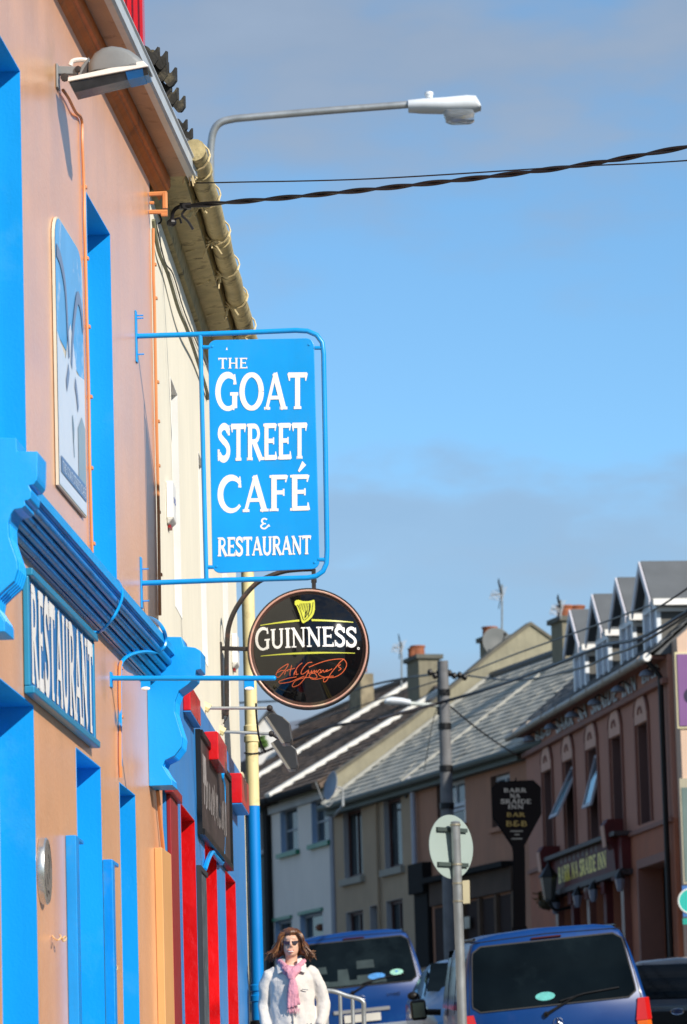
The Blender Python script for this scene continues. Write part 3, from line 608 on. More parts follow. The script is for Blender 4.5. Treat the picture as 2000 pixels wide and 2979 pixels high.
cable('thick_cable_loop', [(425, 1794, .03), (450, 1803, .1), (472, 1825, .16), (483, 1855, .17), (478, 1882, .16), (455, 1897, .12), (420, 1896, .1), (385, 1903, .06), (362, 1917, .03), (352, 1935, .015), (350, 1960, .012), (350, 2090, .012), (351, 2230, .012)], .0105, SIGNBLUE, 'thicker blue cable curling over the far end of the blue cornice')
cable('lower_wall_cable', [(354, 1925, .018), (349, 1945, .012), (349, 2030, .012), (350, 2085, .012), (350, 2200, .012), (352, 2262, .012)], .009, CABLE_O, 'orange painted cable down the lower orange wall near the red and blue pub', clips=((349, 1944), (350, 2085)))
# hooks on the wall
for nm, hk, lb in (('wall_hook', [(153, 2722, .005), (160, 2731, .02), (170, 2735, .04), (178, 2726, .05), (175, 2720, .04), (185, 2738, .05), (193, 2731, .06), (189, 2724, .055), (183, 2731, .05)], 'small pale wire hook in the orange wall below the round plaque'), ('wall_hook', [(325, 2812, .005), (330, 2820, .03), (340, 2822, .04), (342, 2812, .04), (334, 2808, .03), (330, 2815, .03)], 'small pale wire hook between the two narrow blue doorways')):
    cable(nm, hk, .004, mat('pale_wire', (.62, .42, .22), .5, .1), lb, cat='hook', sm=4)
# round plaque
pu, pv = LF.uv(119, 2535); pl = root('round_plaque', LF.P(pu, pv-.3, 0), 'round brushed metal plaque on the orange wall beside the near blue doorway', 'plaque')
m = MB(); Rv = .165; Ru = (LF.uv(131, 2535)[0]-LF.uv(107, 2535)[0])/2
Rv = (LF.uv(119, 2439)[1]-LF.uv(119, 2632)[1])/2
def el(k, w, n=40): return [LF.P(pu+Ru*k*math.cos(2*math.pi*i/n), pv+Rv*k*math.sin(2*math.pi*i/n), w) for i in range(n)]
m.loft([el(1, .002), el(1, .028), el(.96, .035)]); m.build('disc', mat('brushed_metal', (.62, .62, .6), .28, .08, 20, metal=.85, streak=.2), pl, smooth=True)
m = MB(); gf = lambda x, y, z: LF.P(pu+Ru*x, pv+Rv*y, .0362+z)
m.ribbon(arc(0, 0, .84, .84, 10, 75, 10), .05, gf); m.ribbon(arc(0, 0, .84, .84, 200, 250, 10), .05, gf); m.ribbon(spl2([(.1, .5), (.35, .3), (.2, .1), (.3, -.2)], 4), .06, gf); m.ribbon([(-.3, -.1), (-.1, -.4)], .06, gf); m.ribbon([(-.2, -.6), (.2, -.65)], .05, gf); m.build('engraving', BLACK, pl, fix=False)
# service trunking at the corner
u0, v1 = LF.uv(449, 2466); u1_ = LF.uv(462, 2466)[0]
tr = root('cable_trunking', LF.P(u0, vG+.1, 0), 'pale orange vertical trunking box at the end of the orange wall', 'trunking')
m = MB(); m.box(LF, u0, uC-.01, vG, v1, .001, .045); m.build('cover', mat('pale_orange_trunking', (.70, .36, .14), .45, .05), tr, bevel=.004)
m = MB(); m.tube([LF.P(uC-.16, v1-.02, .02), LF.at(459, 2300, .02)], .011, 6); m.build('feed_cable', CABLE_O, tr, smooth=True)
# upper cable anchor
an = root('cable_anchor', LF.at(441, 640, 0), 'small orange painted iron bracket at the top corner of the orange wall', 'bracket')
ua_ = uC-.08
def ap(x, y): w, v = LF.sec(x, y, ua_); return LF.P(ua_, v, w)
m = MB(); m.tube([ap(434, 565), ap(486, 562)], .013, 6); m.tube([ap(434, 617), ap(488, 616)], .013, 6); m.tube([ap(480, 560), ap(481, 606)], .016, 6); m.tube([ap(436, 590), ap(449, 590)], .009, 6); m.tube([ap(470, 624), ap(488, 624)], .012, 6)
m.build('bracket', CABLE_O, an, smooth=True)
# ================================================================== cream building over the blue and red pub (frame PF)
dC = -(RM.transposed() @ (LF.P(uC, 0, 0) - C)).z
PF = Fr(pt(463, 1850, dC), ray(1430, 3480)); pub = root('pub_building', PF.P(5, PF.vg(5), -.2), 'cream rendered building with blue and red painted pub ground floor', 'building')
uP = PF.uv(712, 2700)[0]; vP0 = PF.vg(uP/2)-.6
vbnd = PF.uv(662, 2176)[1] - .06
# eaves line
ue0, = [PF.uv(450, 560)[0]]
wg = .27; 
def gline(x, y): return PF.uv(x, y, wg)
vg_ = (gline(556+0, 398)[1] + gline(722, 985)[1]) / 2 ; vW = vg_ - .10
def Hp(xn, xf, yf, v0): a = PF.uv(xn, yf)[0]; b, v1 = PF.uv(xf, yf); return (a, b, v0, v1)
c1 = Hp(497, 516, 1147, vbnd+.4); c2 = Hp(577.5, 592, 1352, vbnd+.4); c3 = Hp(646, 660, 1590, vbnd+.4)
b1 = Hp(517, 557, 2387, vP0+.5); b2 = Hp(588, 621, 2494, vP0+.3); b3 = Hp(648, 677, 2566, vP0+.5)
m = MB(); wallface(m, PF, 0.0, uP, vbnd, vW+.1, [c1, c2, c3], .22); m.build('wall', CREAM, pub)
m = MB(); wallface(m, PF, 0.0, uP, vP0, vbnd, [b1, b2, b3], .25, .02); m.build('shopfront', PUBBLUE, pub)
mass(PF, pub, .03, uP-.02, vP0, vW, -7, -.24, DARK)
for h in (c1, c2, c3): lining(PF, pub, h, .21, WHITE); window(PF, pub, h, .22, WHITE, GLASS, (1, 2), curtain=CURT)
for h in (b1, b3): lining(PF, pub, h, .25, RED, w=.02); window(PF, pub, h, .26, RED, GLASS, (1, 2), w=.02)
lining(PF, pub, b2, .25, RED, w=.02)
m = MB(); m.box(PF, b2[0]+.008, b2[1]-.008, b2[2]+.008, b2[3]-.008, -.2, -.16)
for j in range(3): m.box(PF, b2[0]+.15, b2[1]-.15, b2[2]+.2+j*.75, b2[2]+.8+j*.75, -.16, -.145)
dr = m.build('door', RED, pub, bevel=.005); m = MB(); m.ell(PF.P(b2[0]+.12, b2[2]+1.1, -.12), (.03, .03, .03)); m.build('handle', STEEL, dr, smooth=True)
# red pilaster at the corner with cap
u1 = PF.uv(497, 2400)[0]; vt = PF.uv(470, 2297)[1]
m = MB(); m.box(PF, .03, u1, vP0, vt-.02, .021, .045); m.build('pilaster', DRED, pub, bevel=.004)  # darker red than the jambs puts the facade's grazing light into the colour
m = MB(); m.box(PF, -.1, u1+.04, vt-.02, vt+.03, .021, .07); m.build('pilaster_cap', DRED, pub, bevel=.004)
# red block corbels along the top of the shopfront
BL = []
for (xn, xo, yt, yb, fm, lm) in ((522, 554, 1988, 2068, RED, PUBBLUE), (585, 635, 2127, 2211, RED, RED), (657, 703, 2248, 2337, RED, PUBBLUE)):
    ub_ = PF.uv(xn, yt)[0]
    w1, v1 = PF.sec(xo, yt, ub_); v0 = PF.sec(xo, yb, ub_)[1]; vm = (v0+v1)/2 if lm is not fm else v0
    vm = v0 + .004
    m = MB(); m.box(PF, ub_, ub_+.95, vm, v1, .0212, w1); bk = m.build('corbel_block', fm, pub, bevel=.006)
    if lm is not fm: m = MB(); m.box(PF, ub_+.002, ub_+.948, v0-.004, vm-.002, .0212, w1-.002); m.build('painted_underside', PUBBLUE, bk)
# cream wall rough quoin strip at the far end
m = MB(); m.box(PF, uP, uP+.2, vP0, vbnd+.05, -.2, .015); m.build('quoin_strip', mat('rough_cream_dash', (.66, .58, .38), .9, .2, 9, bump=1, bsc=40), pub)
# soffit, fascia and big round gutter
uG1 = uP + .05
m = MB(); m.loft(extr(PF, [(0, vW-.14), (.03, vW-.13), (.05, vW-.02), (.19, vW-.005), (.20, vW+.14), (0, vW+.14)], .02, uG1)); m.build('soffit', CREAMD, pub)
m = MB()
nn = 20; pts_ = [PF.P(.02+(uG1-.02)*i/nn, vg_+.004*math.sin(i*1.7), wg+.005*math.sin(i*2.3)) for i in range(nn+1)]
m.tube(pts_, .066, 14)
for k in range(5): a = .5+k*1.9; m.tube([PF.P(a, vg_, wg), PF.P(a+.06, vg_, wg)], .075, 14)
m.build('gutter', CREAMD, pub, smooth=True)
for k in range(7):      # ties round the gutter
    a = .18 + k*1.02; m = MB(); rr_ = []
    for i in range(13):
        t = 2*math.pi*i/12; rr_.append(PF.P(a+.02*math.sin(3*t), vg_+.082*math.sin(t), wg+.082*math.cos(t)))
    m.tube(rr_, .006, 5)
    for q in range(7):
        d = Vector((random.uniform(-1, 1), random.uniform(-1, 1), random.uniform(-1, .4)))*.08; b0 = PF.P(a+.01, vg_-.07, wg-.05); m.tube([b0, b0+d*.6, b0+d+Vector((0, 0, -.03))], .006, 4)
    m.tube([PF.P(a, vg_-.075, wg-.04), PF.P(a+.02, vW-.03, .06)], .006, 5)
    m.build('gutter_tie', mat('frayed_cream_rope', (.62, .50, .28), .8, .2, 12), pub)
# roof of slates with curled pantiles on its near verge
m = MB(); m.prism([PF.P(0, vg_-.0, .18), PF.P(0, vg_+5*sp, .18-5*cp), PF.P(0, vg_-.2, .18-10*cp)], PF.u*uG1); m.build('roof', SLATE, pub)
slatepitch(PF, .02, uG1, .24, vg_+.03, rad(38), 5.2, SLATE, .26, .5, name='slates', par=pub)
TILED = mat('lichened_dark_tile', (.035, .033, .03), .85, .3, 14, bump=.5, dirt=(.20, .17, .11), dirtamt=.6, dsc=9, spec=.2)
def pantile_row(cx_, cy_, n_, wd, step, slope, dd):
    """short run of curled concrete tiles seen end-on along the near verge"""
    for k in range(n_):
        o = pt(cx_+step*k, cy_+slope*k, dd+.12*k); r_ = wd/(F/dd); m = MB(); R3 = []
        for dy_ in (0, .38):
            up_ = [o + X_*(r_*(-.5+i/10)) + Z*(r_*.24*math.sin(math.pi*2*(i/10)+.6)) + Vector((0, dy_, dy_*.25)) for i in range(11)]
            R3.append(up_ + [p - Z*(r_*.85) for p in up_[::-1]])
        m.loft(R3); m.build('roof_tile', TILED, pub)
X_ = Vector((1, 0, 0))
pantile_row(436, 142, 2, 46, 24, 12, 26.4); pantile_row(462, 186, 2, 48, 24, 16, 26.6); pantile_row(474, 236, 3, 42, 20, 24, 26.8); pantile_row(524, 352, 2, 34, 16, 26, 27.3)
# red ribbed chimney
xr = [pt(x, 400, 33) for x in (348, 419)]
m = MB(); p0 = pt(419, 330, 33); X = Vector((1, 0, 0))
rc = root('red_chimney', p0 - X*.25 - Z*.9, 'bright red ribbed metal chimney cladding behind the white eaves gutter', 'chimney')
m.hexa([p0+a*X+b*Vector((0, 1, 0))+c*Z for c in (-.9, 1.5) for a, b in ((-.5, 0), (0, 0), (0, .5), (-.5, .5))]); m.build('stack', RED, rc)
m = MB()
for k in range(11): a = -.485+k*.047; m.hexa([p0+Vector((a+dx, dy, c)) for c in (-.9, 1.5) for dx, dy in ((0, -.018), (.022, -.018), (.022, -.001), (0, -.001))])
m.build('cladding_rib', RED, rc)
m = MB(); m.hexa([p0+Vector((dx, dy, c)) for c in (1.5, 1.6) for dx, dy in ((-.56, -.06), (.06, -.06), (.06, .56), (-.56, .56))]); m.build('cap', CEMENT, rc)
# alarm boxes
def alarm(x0, x1, y0, y1, xs, label):
    ub_ = PF.uv(x0, (y0+y1)/2)[0]; w1, v1 = PF.sec(x1, y0, ub_); v0 = PF.sec(x1, y1, ub_)[1]
    t = root('alarm_box', PF.P(ub_, v0, 0), label, 'alarm', 'white alarm boxes on the cream wall')
    us = ub_ + .26
    m = MB(); m.box(PF, ub_, us, v0+.03, v1, .002, w1); m.loft([[PF.P(ub_, v0+.03, .002), PF.P(us, v0+.03, .002), PF.P(us, v0+.03, w1), PF.P(ub_, v0+.03, w1)], [PF.P(ub_+.02, v0, .002), PF.P(us-.02, v0, .002), PF.P(us-.02, v0, w1-.03), PF.P(ub_+.02, v0, w1-.03)]])
    m.build('housing', WHITE, t, bevel=.006)
    m = MB(); q = lambda x, y, z: PF.P(ub_+.03+x*.2, v0+.08+y*(v1-v0-.14), w1+.001+z); text(m, 'SS', .1, .9, .45, .75, q, 1.3); m.build('badge', mat('alarm_blue', (.05, .1, .5), .4), t, fix=False)
    m = MB(); m.box(PF, ub_+.08, us-.06, v0-.018, v0-.001, .02, w1-.04); m.build('strobe', DRED, t)
    return t
alarm(484, 503, 1398, 1520, 0, 'white alarm box on the cream wall left of the tall blue sign'); alarm(674, 690, 1842, 1940, 0, 'white alarm box on the cream wall left of the round black sign')
# old cables on the cream wall
cable('wall_cable', [(447, 640, .01), (462, 730, .02), (490, 800, .03), (520, 900, .04), (545, 960, .05), (572, 1040, .03), (600, 1130, .02), (606, 1160, .01)], .012, mat('grey_green_cable', (.17, .17, .11), .7, .3, 8), 'slack dark cable sagging across the cream wall below the soffit', frm=PF)
cable('wall_cable', [(452, 640, .01), (480, 760, .012), (505, 800, .012), (540, 915, .012), (600, 1060, .012)], .0045, BLACK, 'thin black cable across the cream wall above the slack cable', frm=PF)
# downpipe
dpx = PF.uv(715, 2345)[0]; vbl = PF.sec(735, 2345, dpx)[1]
dp = root('downpipe', PF.P(dpx, PF.vg(dpx), .07), 'round downpipe at the pub corner, cream above and blue below', 'pipe')
wd_, _ = PF.sec(735, 2345, dpx); wd_ = max(wd_, .06)
def dtube(v0, v1, M, nm, r=.051):
    m = MB(); m.tube([PF.P(dpx, v0, wd_), PF.P(dpx, v1, wd_)], r, 16); return m.build(nm, M, dp, smooth=True)
vtp = vW; dtube(vbl, vtp, CREAMP, 'upper_pipe'); PIPEB = mat('pipe_blue', (.0, .22, .66), .4, .06); dtube(PF.vg(dpx)+.12, vbl-.001, PIPEB, 'lower_pipe')
for y, M in ((2120, CREAMP), (2150, CREAMP), (2875, PIPEB), (2905, PIPEB)):
    v = PF.sec(735, y, dpx)[1]; m = MB(); m.lathe(PF.P(dpx, v-.03, wd_), Z, [(.05, 0), (.060, .008), (.060, .05), (.05, .06)], 16); m.build('collar', M, dp, smooth=True)
v = PF.sec(735, 2190, dpx)[1]; m = MB(); m.tube([PF.P(dpx+.058*math.sin(t*.524), v+.012*math.sin(t*.524*1.0), wd_+.058*math.cos(t*.524)) for t in range(13)], .006, 5); m.tube([PF.P(dpx, v, wd_-.05), PF.P(dpx, v, 0.02)], .006, 5); m.build('wire_strap', RUST, dp)
v = PF.sec(735, 2972, dpx)[1]; m = MB(); m.lathe(PF.P(dpx, v-.03, wd_), Z, [(.05, 0), (.066, .008), (.066, .03), (.05, .04)], 16); m.build('collar', BLACK, dp, smooth=True)
# black name board of the pub
ua = PF.uv(564, 2280)[0]; ub = PF.uv(650, 2400)[0]
va = (PF.uv(564, 2150)[1]+PF.uv(651, 2277)[1])/2; vb2 = (PF.uv(563, 2412)[1]+PF.uv(647, 2505)[1])/2
nb = root('pub_name_board', PF.P((ua+ub)/2, vb2, .03), 'faded black pub name board with white lettering on the blue wall', 'sign')
m = MB(); m.box(PF, ua, ub, vb2, va, .022, .05); m.build('board', mat('faded_black_board', (.045, .032, .03), .5, .4, 4, bump=.1, streak=.3, dirt=(.12, .085, .08), dirtamt=.7), nb)
m = MB(); f = .04
m.box(PF, ua-.01, ub+.01, va-.0, va+f, .022, .065); m.box(PF, ua-.01, ub+.01, vb2-f, vb2, .022, .065); m.box(PF, ua-.05, ua-.01, vb2-f, va+f, .022, .053); m.box(PF, ub+.01, ub+.05, vb2-f, va+f, .022, .065); m.build('frame', BLACK, nb)
m = MB(); hb = va-vb2
m.add([PF.P(ua+(ub-ua)*x, vb2+hb*y, .0515) for x, y in ((.05, .52), (.16, .52), (.16, .84), (.05, .84))], [(0, 1, 2, 3)])
for i, (x, y0, y1) in enumerate([(.08+.055*k, random.uniform(.24, .34), random.uniform(.52, .72)) for k in range(14)]):
    PT = lambda a, b, z, : PF.P(ua+(ub-ua)*a, vb2+hb*b, .0515+z)
    m.ribbon([(x, y0), (x+.008, y1)], .02, PT, z=i*.0002); 
    if i % 2: m.ribbon([(x, y1), (x+.03, y1-.04), (x+.03, y0+.05), (x, y0)], .012, PT, z=i*.0002+.0001)
m.build('lettering', mat('worn_white_print', (.30, .27, .26), .6, .4, 9), nb, fix=False)
# chalk board
u0, v1 = PF.uv(563, 2518); u1 = PF.uv(583, 2545)[0]
m = MB(); 
cb = root('menu_board', PF.P(u0, PF.vg(u0)+.4, .03), 'narrow dark grey menu board on the blue wall between red doorways', 'board')
m.box(PF, u0, u1, PF.vg(u0)+.3, v1-.03, .0212, .04); m.build('board', mat('chalk_grey', (.06, .075, .09), .7, .35, 7, dirt=(.2, .22, .24), dirtamt=.5, dsc=9), cb)
m = MB(); m.box(PF, u0-.03, u1+.03, v1-.03, v1, .0212, .05); m.box(PF, u0-.03, u0, PF.vg(u0)+.3, v1-.03, .0212, .05); m.build('frame', mat('dark_frame', (.03, .035, .04), .5), cb)
# blue cable post and knots by the name board
cable('pub_cable', [(652, 2225, .03), (649, 2240, .05), (646, 2260, .05), (650, 2290, .04), (650, 2400, .035), (648, 2480, .035), (646, 2510, .04), (640, 2505, .05), (628, 2492, .05), (618, 2480, .04), (606, 2500, .04), (596, 2530, .03)], .017, SIGNBLUE, 'blue painted cable looping round the end of the pub name board', frm=PF)

# ------------------------------------------------------------------ round black stout sign
ug = PF.uv(641, 1885)[0]
def gp_(x, y, du=0): w, v = PF.sec(x, y, ug); return PF.P(ug+du, v, w)
gs = root('round_sign', gp_(660, 2080), 'round domed black GUINNESS sign with gold harp hanging from an arched iron bracket', 'sign')
m = MB()
def bar(a, b, h=.016): m.tube([gp_(*a), gp_(*b)], h, 6)
bar((660, 1890), (661, 2068), .017); bar((634, 1886), (720, 1888), .016)
m.tube(spline([gp_(661, 1890), gp_(665, 1830), (gp_(682, 1780)), gp_(715, 1730), gp_(757, 1690), gp_(820, 1664), gp_(870, 1657), gp_(916, 1655)], 5), .019, 6)
bar((913, 1655), (914, 1712), .016); bar((906, 1690), (922, 1690), .014); m.build('arm', RUST, gs)
m = MB(); v1 = PF.sec(636, 1880-12, ug)[1]; v0 = PF.sec(636, 2090, ug)[1]; m.box(PF, ug-.02, ug+.06, v0, v1, .001, .012); m.tube([gp_(634, 1872), gp_(634, 1900)], .018, 6); bar((636, 2073), (666, 2076), .018); m.tube([gp_(664, 2080), gp_(650, 2106)], .005, 5); m.build('wall_bar', RUST, gs)
gc = gp_(898, 1888); px_m = (gp_(1076, 1888)-gp_(898, 1888)).length; R_ = px_m
ax = -PF.uh; wx = PF.w
def disc(r, d): return [gc + wx*(r*math.cos(2*math.pi*i/64)) + Z*(r*math.sin(2*math.pi*i/64)) + ax*d for i in range(64)]
m = MB(); m.loft([disc(R_*.93, -.07), disc(R_*.985, -.06), disc(R_, -.03), disc(R_, .02), disc(R_*.985, .032), disc(R_*.972, .03)]); m.build('rim', RUST, gs, smooth=True)
m = MB(); m.loft([disc(R_*.972, .0305), disc(R_*.968, .036), disc(R_*.958, .039), disc(R_*.948, .038), disc(R_*.94, .034)]); m.build('inner_rim', PINKR, gs, smooth=True)
DR = R_*.94; SR = .64
def dome(r): return .034 + (math.sqrt(SR*SR - r*r) - math.sqrt(SR*SR - DR*DR))
m = MB(); m.loft([disc(DR*k/14, dome(DR*k/14)) for k in range(14, 0, -1)] + [disc(.002, dome(0))]); m.build('domed_face', BLACKG, gs, smooth='all')
pxm = R_/178.0     # metres per native pixel
def gpt(x, y, z=0):     # crop pixel (550,1650, scale .35077)
    X_ = (550+x*.35077-898)*pxm; Y_ = -(1650+y*.35077-1888)*pxm; c_, s_ = math.cos(-ROLL), math.sin(-ROLL)
    X_, Y_ = X_*c_-Y_*s_*0-0, Y_
    r = min(math.hypot(X_, Y_), DR); return gc + wx*X_ + Z*(Y_ ) + ax*(dome(r)+.0025+z)
gf = lambda x, y, z: gpt(x, -y, z)
def sub(pts, n=8): return [(a[0]+(b[0]-a[0])*i/n, a[1]+(b[1]-a[1])*i/n) for a, b in zip(pts, pts[1:]) for i in range(n)] + [pts[-1]]
_rb = MB.ribbon
def ribbon_sub(s, pts, wd, fn, z=0.0):
    if len(pts) == 2 and not isinstance(wd, list): pts = sub(pts, 5)
    return _rb(s, pts, wd, fn, z)
MB.ribbon = ribbon_sub
m = MB()
text(m, 'G', 553, 684, -692, -500, gf, 1.05); text(m, 'UINNESS', 686, 1400, -688, -522, gf, 1.12, gap=.02)
m.build('lettering', LETW, gs, fix=False)
m = MB(); m.ribbon(arc(1409, -698, 8, 8, 0, 360, 10), 6, gf); m.build('registered_mark', LETW, gs, fix=False)
m = MB()
def taper(a, b, w0, wm, w1, dz=0):
    n = 16; m.ribbon([(a[0]+(b[0]-a[0])*i/n, a[1]+(b[1]-a[1])*i/n) for i in range(n+1)], [w0+(wm-w0)*min(i/8, 1) if i <= 8 else wm+(w1-wm)*(i-8)/8 for i in range(n+1)], gf, dz)
taper((600, -478), (930, -462), 6, 13, 17); taper((1032, -462), (1372, -478), 17, 13, 6); taper((600, -738), (1380, -739), 5, 17, 5)
hp_ = [(893, 290), (905, 280), (925, 278), (960, 291), (1000, 294), (1035, 288), (1050, 281), (1058, 290), (1060, 330), (1060, 370), (1050, 410), (1032, 440), (1005, 465), (975, 482), (960, 488), (948, 470), (940, 430), (925, 385), (908, 335), (893, 318)]
cx_, cy_ = 985, 360
m.add([gpt(x, y, .001) for x, y in hp_] + [gpt(cx_, cy_, .001)], [(i, (i+1) % 20, 20) for i in range(20)]); m.build('harp_emblem', LETY, gs, fix=False)
m = MB()
for k in range(7): x0 = 940+13*k; m.ribbon([(x0, -(312-k*.5)), (x0-30+k*3+ (6-k)*3, -(345+ 14*k))], 4, gf, .0016+k*.0002)
m.ribbon(spl2([(915, -322), (930, -350), (948, -400), (960, -445), (968, -460)], 4), 4, gf, .0031); m.ribbon(spl2([(1046, -305), (1040, -350), (1030, -400), (1000, -440), (972, -462)], 4), 4, gf, .0033); m.ribbon(spl2([(1020, -312), (1022, -350), (1012, -390), (990, -420), (978, -440), (985, -400), (995, -380)], 4), 5, gf, .0035)
m.build('harp_strings', BLACK, gs, fix=False)
m = MB(); sg = [[(722, 905), (740, 870), (775, 845), (828, 820), (815, 850), (780, 890), (745, 922), (722, 912)], [(735, 885), (770, 870), (800, 872)], [(795, 905), (805, 880), (818, 872), (825, 880)], [(858, 832), (842, 890), (840, 918)], [(818, 870), (885, 858)],
 [(945, 818), (905, 850), (872, 915)], [(872, 905), (886, 880), (896, 888), (890, 910), (910, 905)], [(1028, 815), (990, 822), (950, 862), (932, 900), (948, 908), (985, 885), (996, 880), (970, 930), (920, 985), (870, 1005), (856, 995), (880, 962), (930, 942)], [(930, 942), (1000, 935), (1040, 945), (1062, 935), (1050, 908), (1020, 905), (1000, 925), (1018, 948), (1060, 952), (1120, 940)],
 [(998, 888), (996, 905), (1015, 895), (1022, 880), (1022, 903), (1045, 880), (1045, 900), (1062, 882), (1064, 900), (1082, 878), (1096, 878), (1096, 900), (1116, 880), (1122, 898), (1150, 876), (1142, 892), (1165, 882), (1190, 870)],
 [(1290, 788), (1260, 812), (1225, 852), (1180, 905), (1140, 965), (1118, 973), (1116, 955), (1140, 935), (1200, 928)], [(1262, 835), (1240, 850), (1262, 868), (1240, 885)], [(1000, 855), (1070, 828), (1150, 804), (1225, 792), (1285, 792), (1308, 825), (1300, 862), (1262, 908), (1200, 938), (1130, 938), (1085, 922), (1078, 905), (1105, 898)],
 [(895, 928), (830, 935), (760, 950), (745, 962), (765, 972), (840, 965), (900, 945), (960, 925)]]
for i, s_ in enumerate(sg): m.ribbon(spl2([(x, -y) for x, y in s_], 5), 5.2, gf, i*.0003)
m.build('signature', LETO, gs, fix=False)

# ------------------------------------------------------------------ pub floodlights on arms
def pubflood(x0, y0, x1, y1, head, label):
    uf = PF.uv(x0, y0)[0]
    def q(x, y, du=0): w, v = PF.sec(x, y, uf); return PF.P(uf+du, v, w)
    t = root('sign_floodlight', q(x0, y0+30), label, 'lamp', 'small black floodlights on arms lighting the signs')
    m = MB(); m.tube([q(x0, y0), q(x1, y1)], .011, 8); m.build('arm', STEEL, t, smooth=True)
    m = MB(); m.tube([q(x0-6, y0-8), q(x0+14, y0+2)], .03, 8); m.tube([q(x0-6, y0), q(x0-8, y0+40)], .018, 8); m.build('junction_box', CREAMP, t, smooth=True)
    hx, hy = head
    m = MB(); P = [(0, 0), (17, -12), (49, 2), (67, 18), (74, 67), (68, 78), (53, 78)]
    m.prism([q(hx+x, hy+y, -.09) for x, y in P], PF.u*.2); m.build('housing', mat('black_lamp_casing', (.028, .03, .034), .35, .2, 5), t, bevel=.006)
    m = MB(); P = [(-5, 3), (1, 0), (53, 78), (44, 78)]; m.prism([q(hx+x, hy+y, -.1) for x, y in P], PF.u*.22); m.build('glass_rim', mat('lamp_rim_metal', (.35, .32, .27), .35, .2, 9, metal=.6), t)
    m = MB(); m.ell(q(x1, y1), (.022,)*3, 10, 8); m.tube(spline([q(x1, y1), q(hx+24, hy-8), q(hx+28, hy+4)], 3), .011, 6); m.build('joint', RUST, t, smooth=True)
    if y0 < 2100: m = MB(); m.tube(spline([q(x1-40, y1-14), q(x1-38, y1+30), q(x1-30, y1+90), q(x1-14, y1+126), q(x1-12, y1+122)], 4), .007, 5); m.build('lead', BLACK, t, smooth=True)
    return t
pubflood(597, 2060, 785, 2060, (778, 2088), 'upper black floodlight on an arm below the round black sign')
pubflood(640, 2128, 790, 2135, (795, 2163), 'lower black floodlight on an arm below the round black sign')

# ------------------------------------------------------------------ street lamp on the left pavement
def sl(x, y, d=42): return pt(x, y, d)
b0 = sl(615, 700); gy = gz(b0.y)+.12
lamp = root('street_lamp', (b0.x, b0.y, gy), 'grey street lamp with long curved arm and white lantern high above the street', 'street lamp')
m = MB(); ln = spline([sl(614, 620), sl(613, 470), sl(614, 430), sl(621, 385), sl(640, 358), sl(675, 347), sl(730, 341), sl(940, 323), sl(1190, 304)], 6)
m.tube([Vector((b0.x+.02, b0.y, gy)), Vector((b0.x+.02, b0.y, gy+1.3))], .09, 12); m.tube([Vector((b0.x+.02, b0.y, gy+1.3))] + ln, .037, 12); m.build('pole', STEEL, lamp, smooth=True)
m = MB(); secs = [(1188, 291, 328), (1230, 288, 330), (1300, 283, 332), (1360, 277, 331), (1385, 279, 327), (1397, 300, 322), (1400, 312, 321)]
rings = []
for x, yt, yb in secs:
    a = sl(x, yt); b = sl(x, yb); c_ = (a+b)/2; h_ = (a-b).length/2; wdt = .075 if x < 1200 else (.13 if x < 1390 else .09)
    rings.append([c_ + Vector((0, 1, 0))*(wdt*math.cos(t)) + Z*(h_*math.sin(t)) for t in [2*math.pi*i/24 for i in range(24)]])
m.loft(rings); m.build('lantern', WHITEP, lamp, smooth=True)
m = MB(); secs = [(1288, 1380, 328, .11), (1292, 1384, 340, .11), (1297, 1381, 354, .09), (1310, 1372, 360, .06)]; rings = []
for xa, xb, y, wdt in secs:
    a = sl(xa, y); b = sl(xb, y-2); c_ = (a+b)/2; hx = (b-a)/2
    rings.append([c_ + hx*math.copysign(abs(math.cos(t))**.5, math.cos(t)) + Vector((0, wdt*math.copysign(abs(math.sin(t))**.5, math.sin(t)), 0)) for t in [2*math.pi*i/20 for i in range(20)]])
m.loft(rings); GLB = mat('lamp_bowl', (.85, .9, .95), .06, .05, 20, spec=.5); GLB.node_tree.nodes['Principled BSDF'].inputs['Transmission Weight'].default_value = .85
m.build('glass_bowl', GLB, lamp, smooth=True)
m = MB(); m.lathe(sl(1249, 286), Z, [(.035, 0), (.04, .03), (.045, .035), (.04, .06), (.01, .065)], 12); m.build('photocell', WHITEP, lamp, smooth=True)
# ================================================================== right-hand inn (frame RF)
RF = Fr(pt(1946, 1979, 68), ray(-610, 3345), -1)
INN = mat('inn_brown_render', (.44, .205, .145), .85, .08, 1.2, bump=.15, streak=.2); INNL = mat('inn_lower_render', (.40, .14, .075), .85, .12, 1.5, bump=.15, streak=.2); INNT = mat('inn_trim', (.24, .10, .07), .7, .1)
INNP = mat('inn_arch_panel', (.62, .36, .27), .8, .08); MAROON = mat('maroon_gloss_paint', (.10, .013, .013), .6, .2, 3, spec=.3)
inn = root('inn_building', RF.P(6, RF.vg(6), -.3), 'brown rendered two storey inn with arched window hoods and dark maroon shopfront', 'building')
uR0 = RF.uv(1948, 2200)[0] - .15; uR1 = RF.uv(1532, 2250)[0]; vR0 = RF.vg((uR0+uR1)/2) - 1.0
vMo = (RF.uv(1532, 2199)[1] + RF.uv(1946, 1979)[1])/2; vGu = (RF.uv(1522, 2120, .3)[1] + RF.uv(1930, 1884, .3)[1])/2; vRT = vGu + .05
wins = [((1587, 1609), 2240, 2500), ((1648, 1672), 2210, 2483), ((1716, 1741), 2177, 2448), ((1786, 1810), 2141, 2415), ((1860, 1890), 2104, 2388)]
HW = []
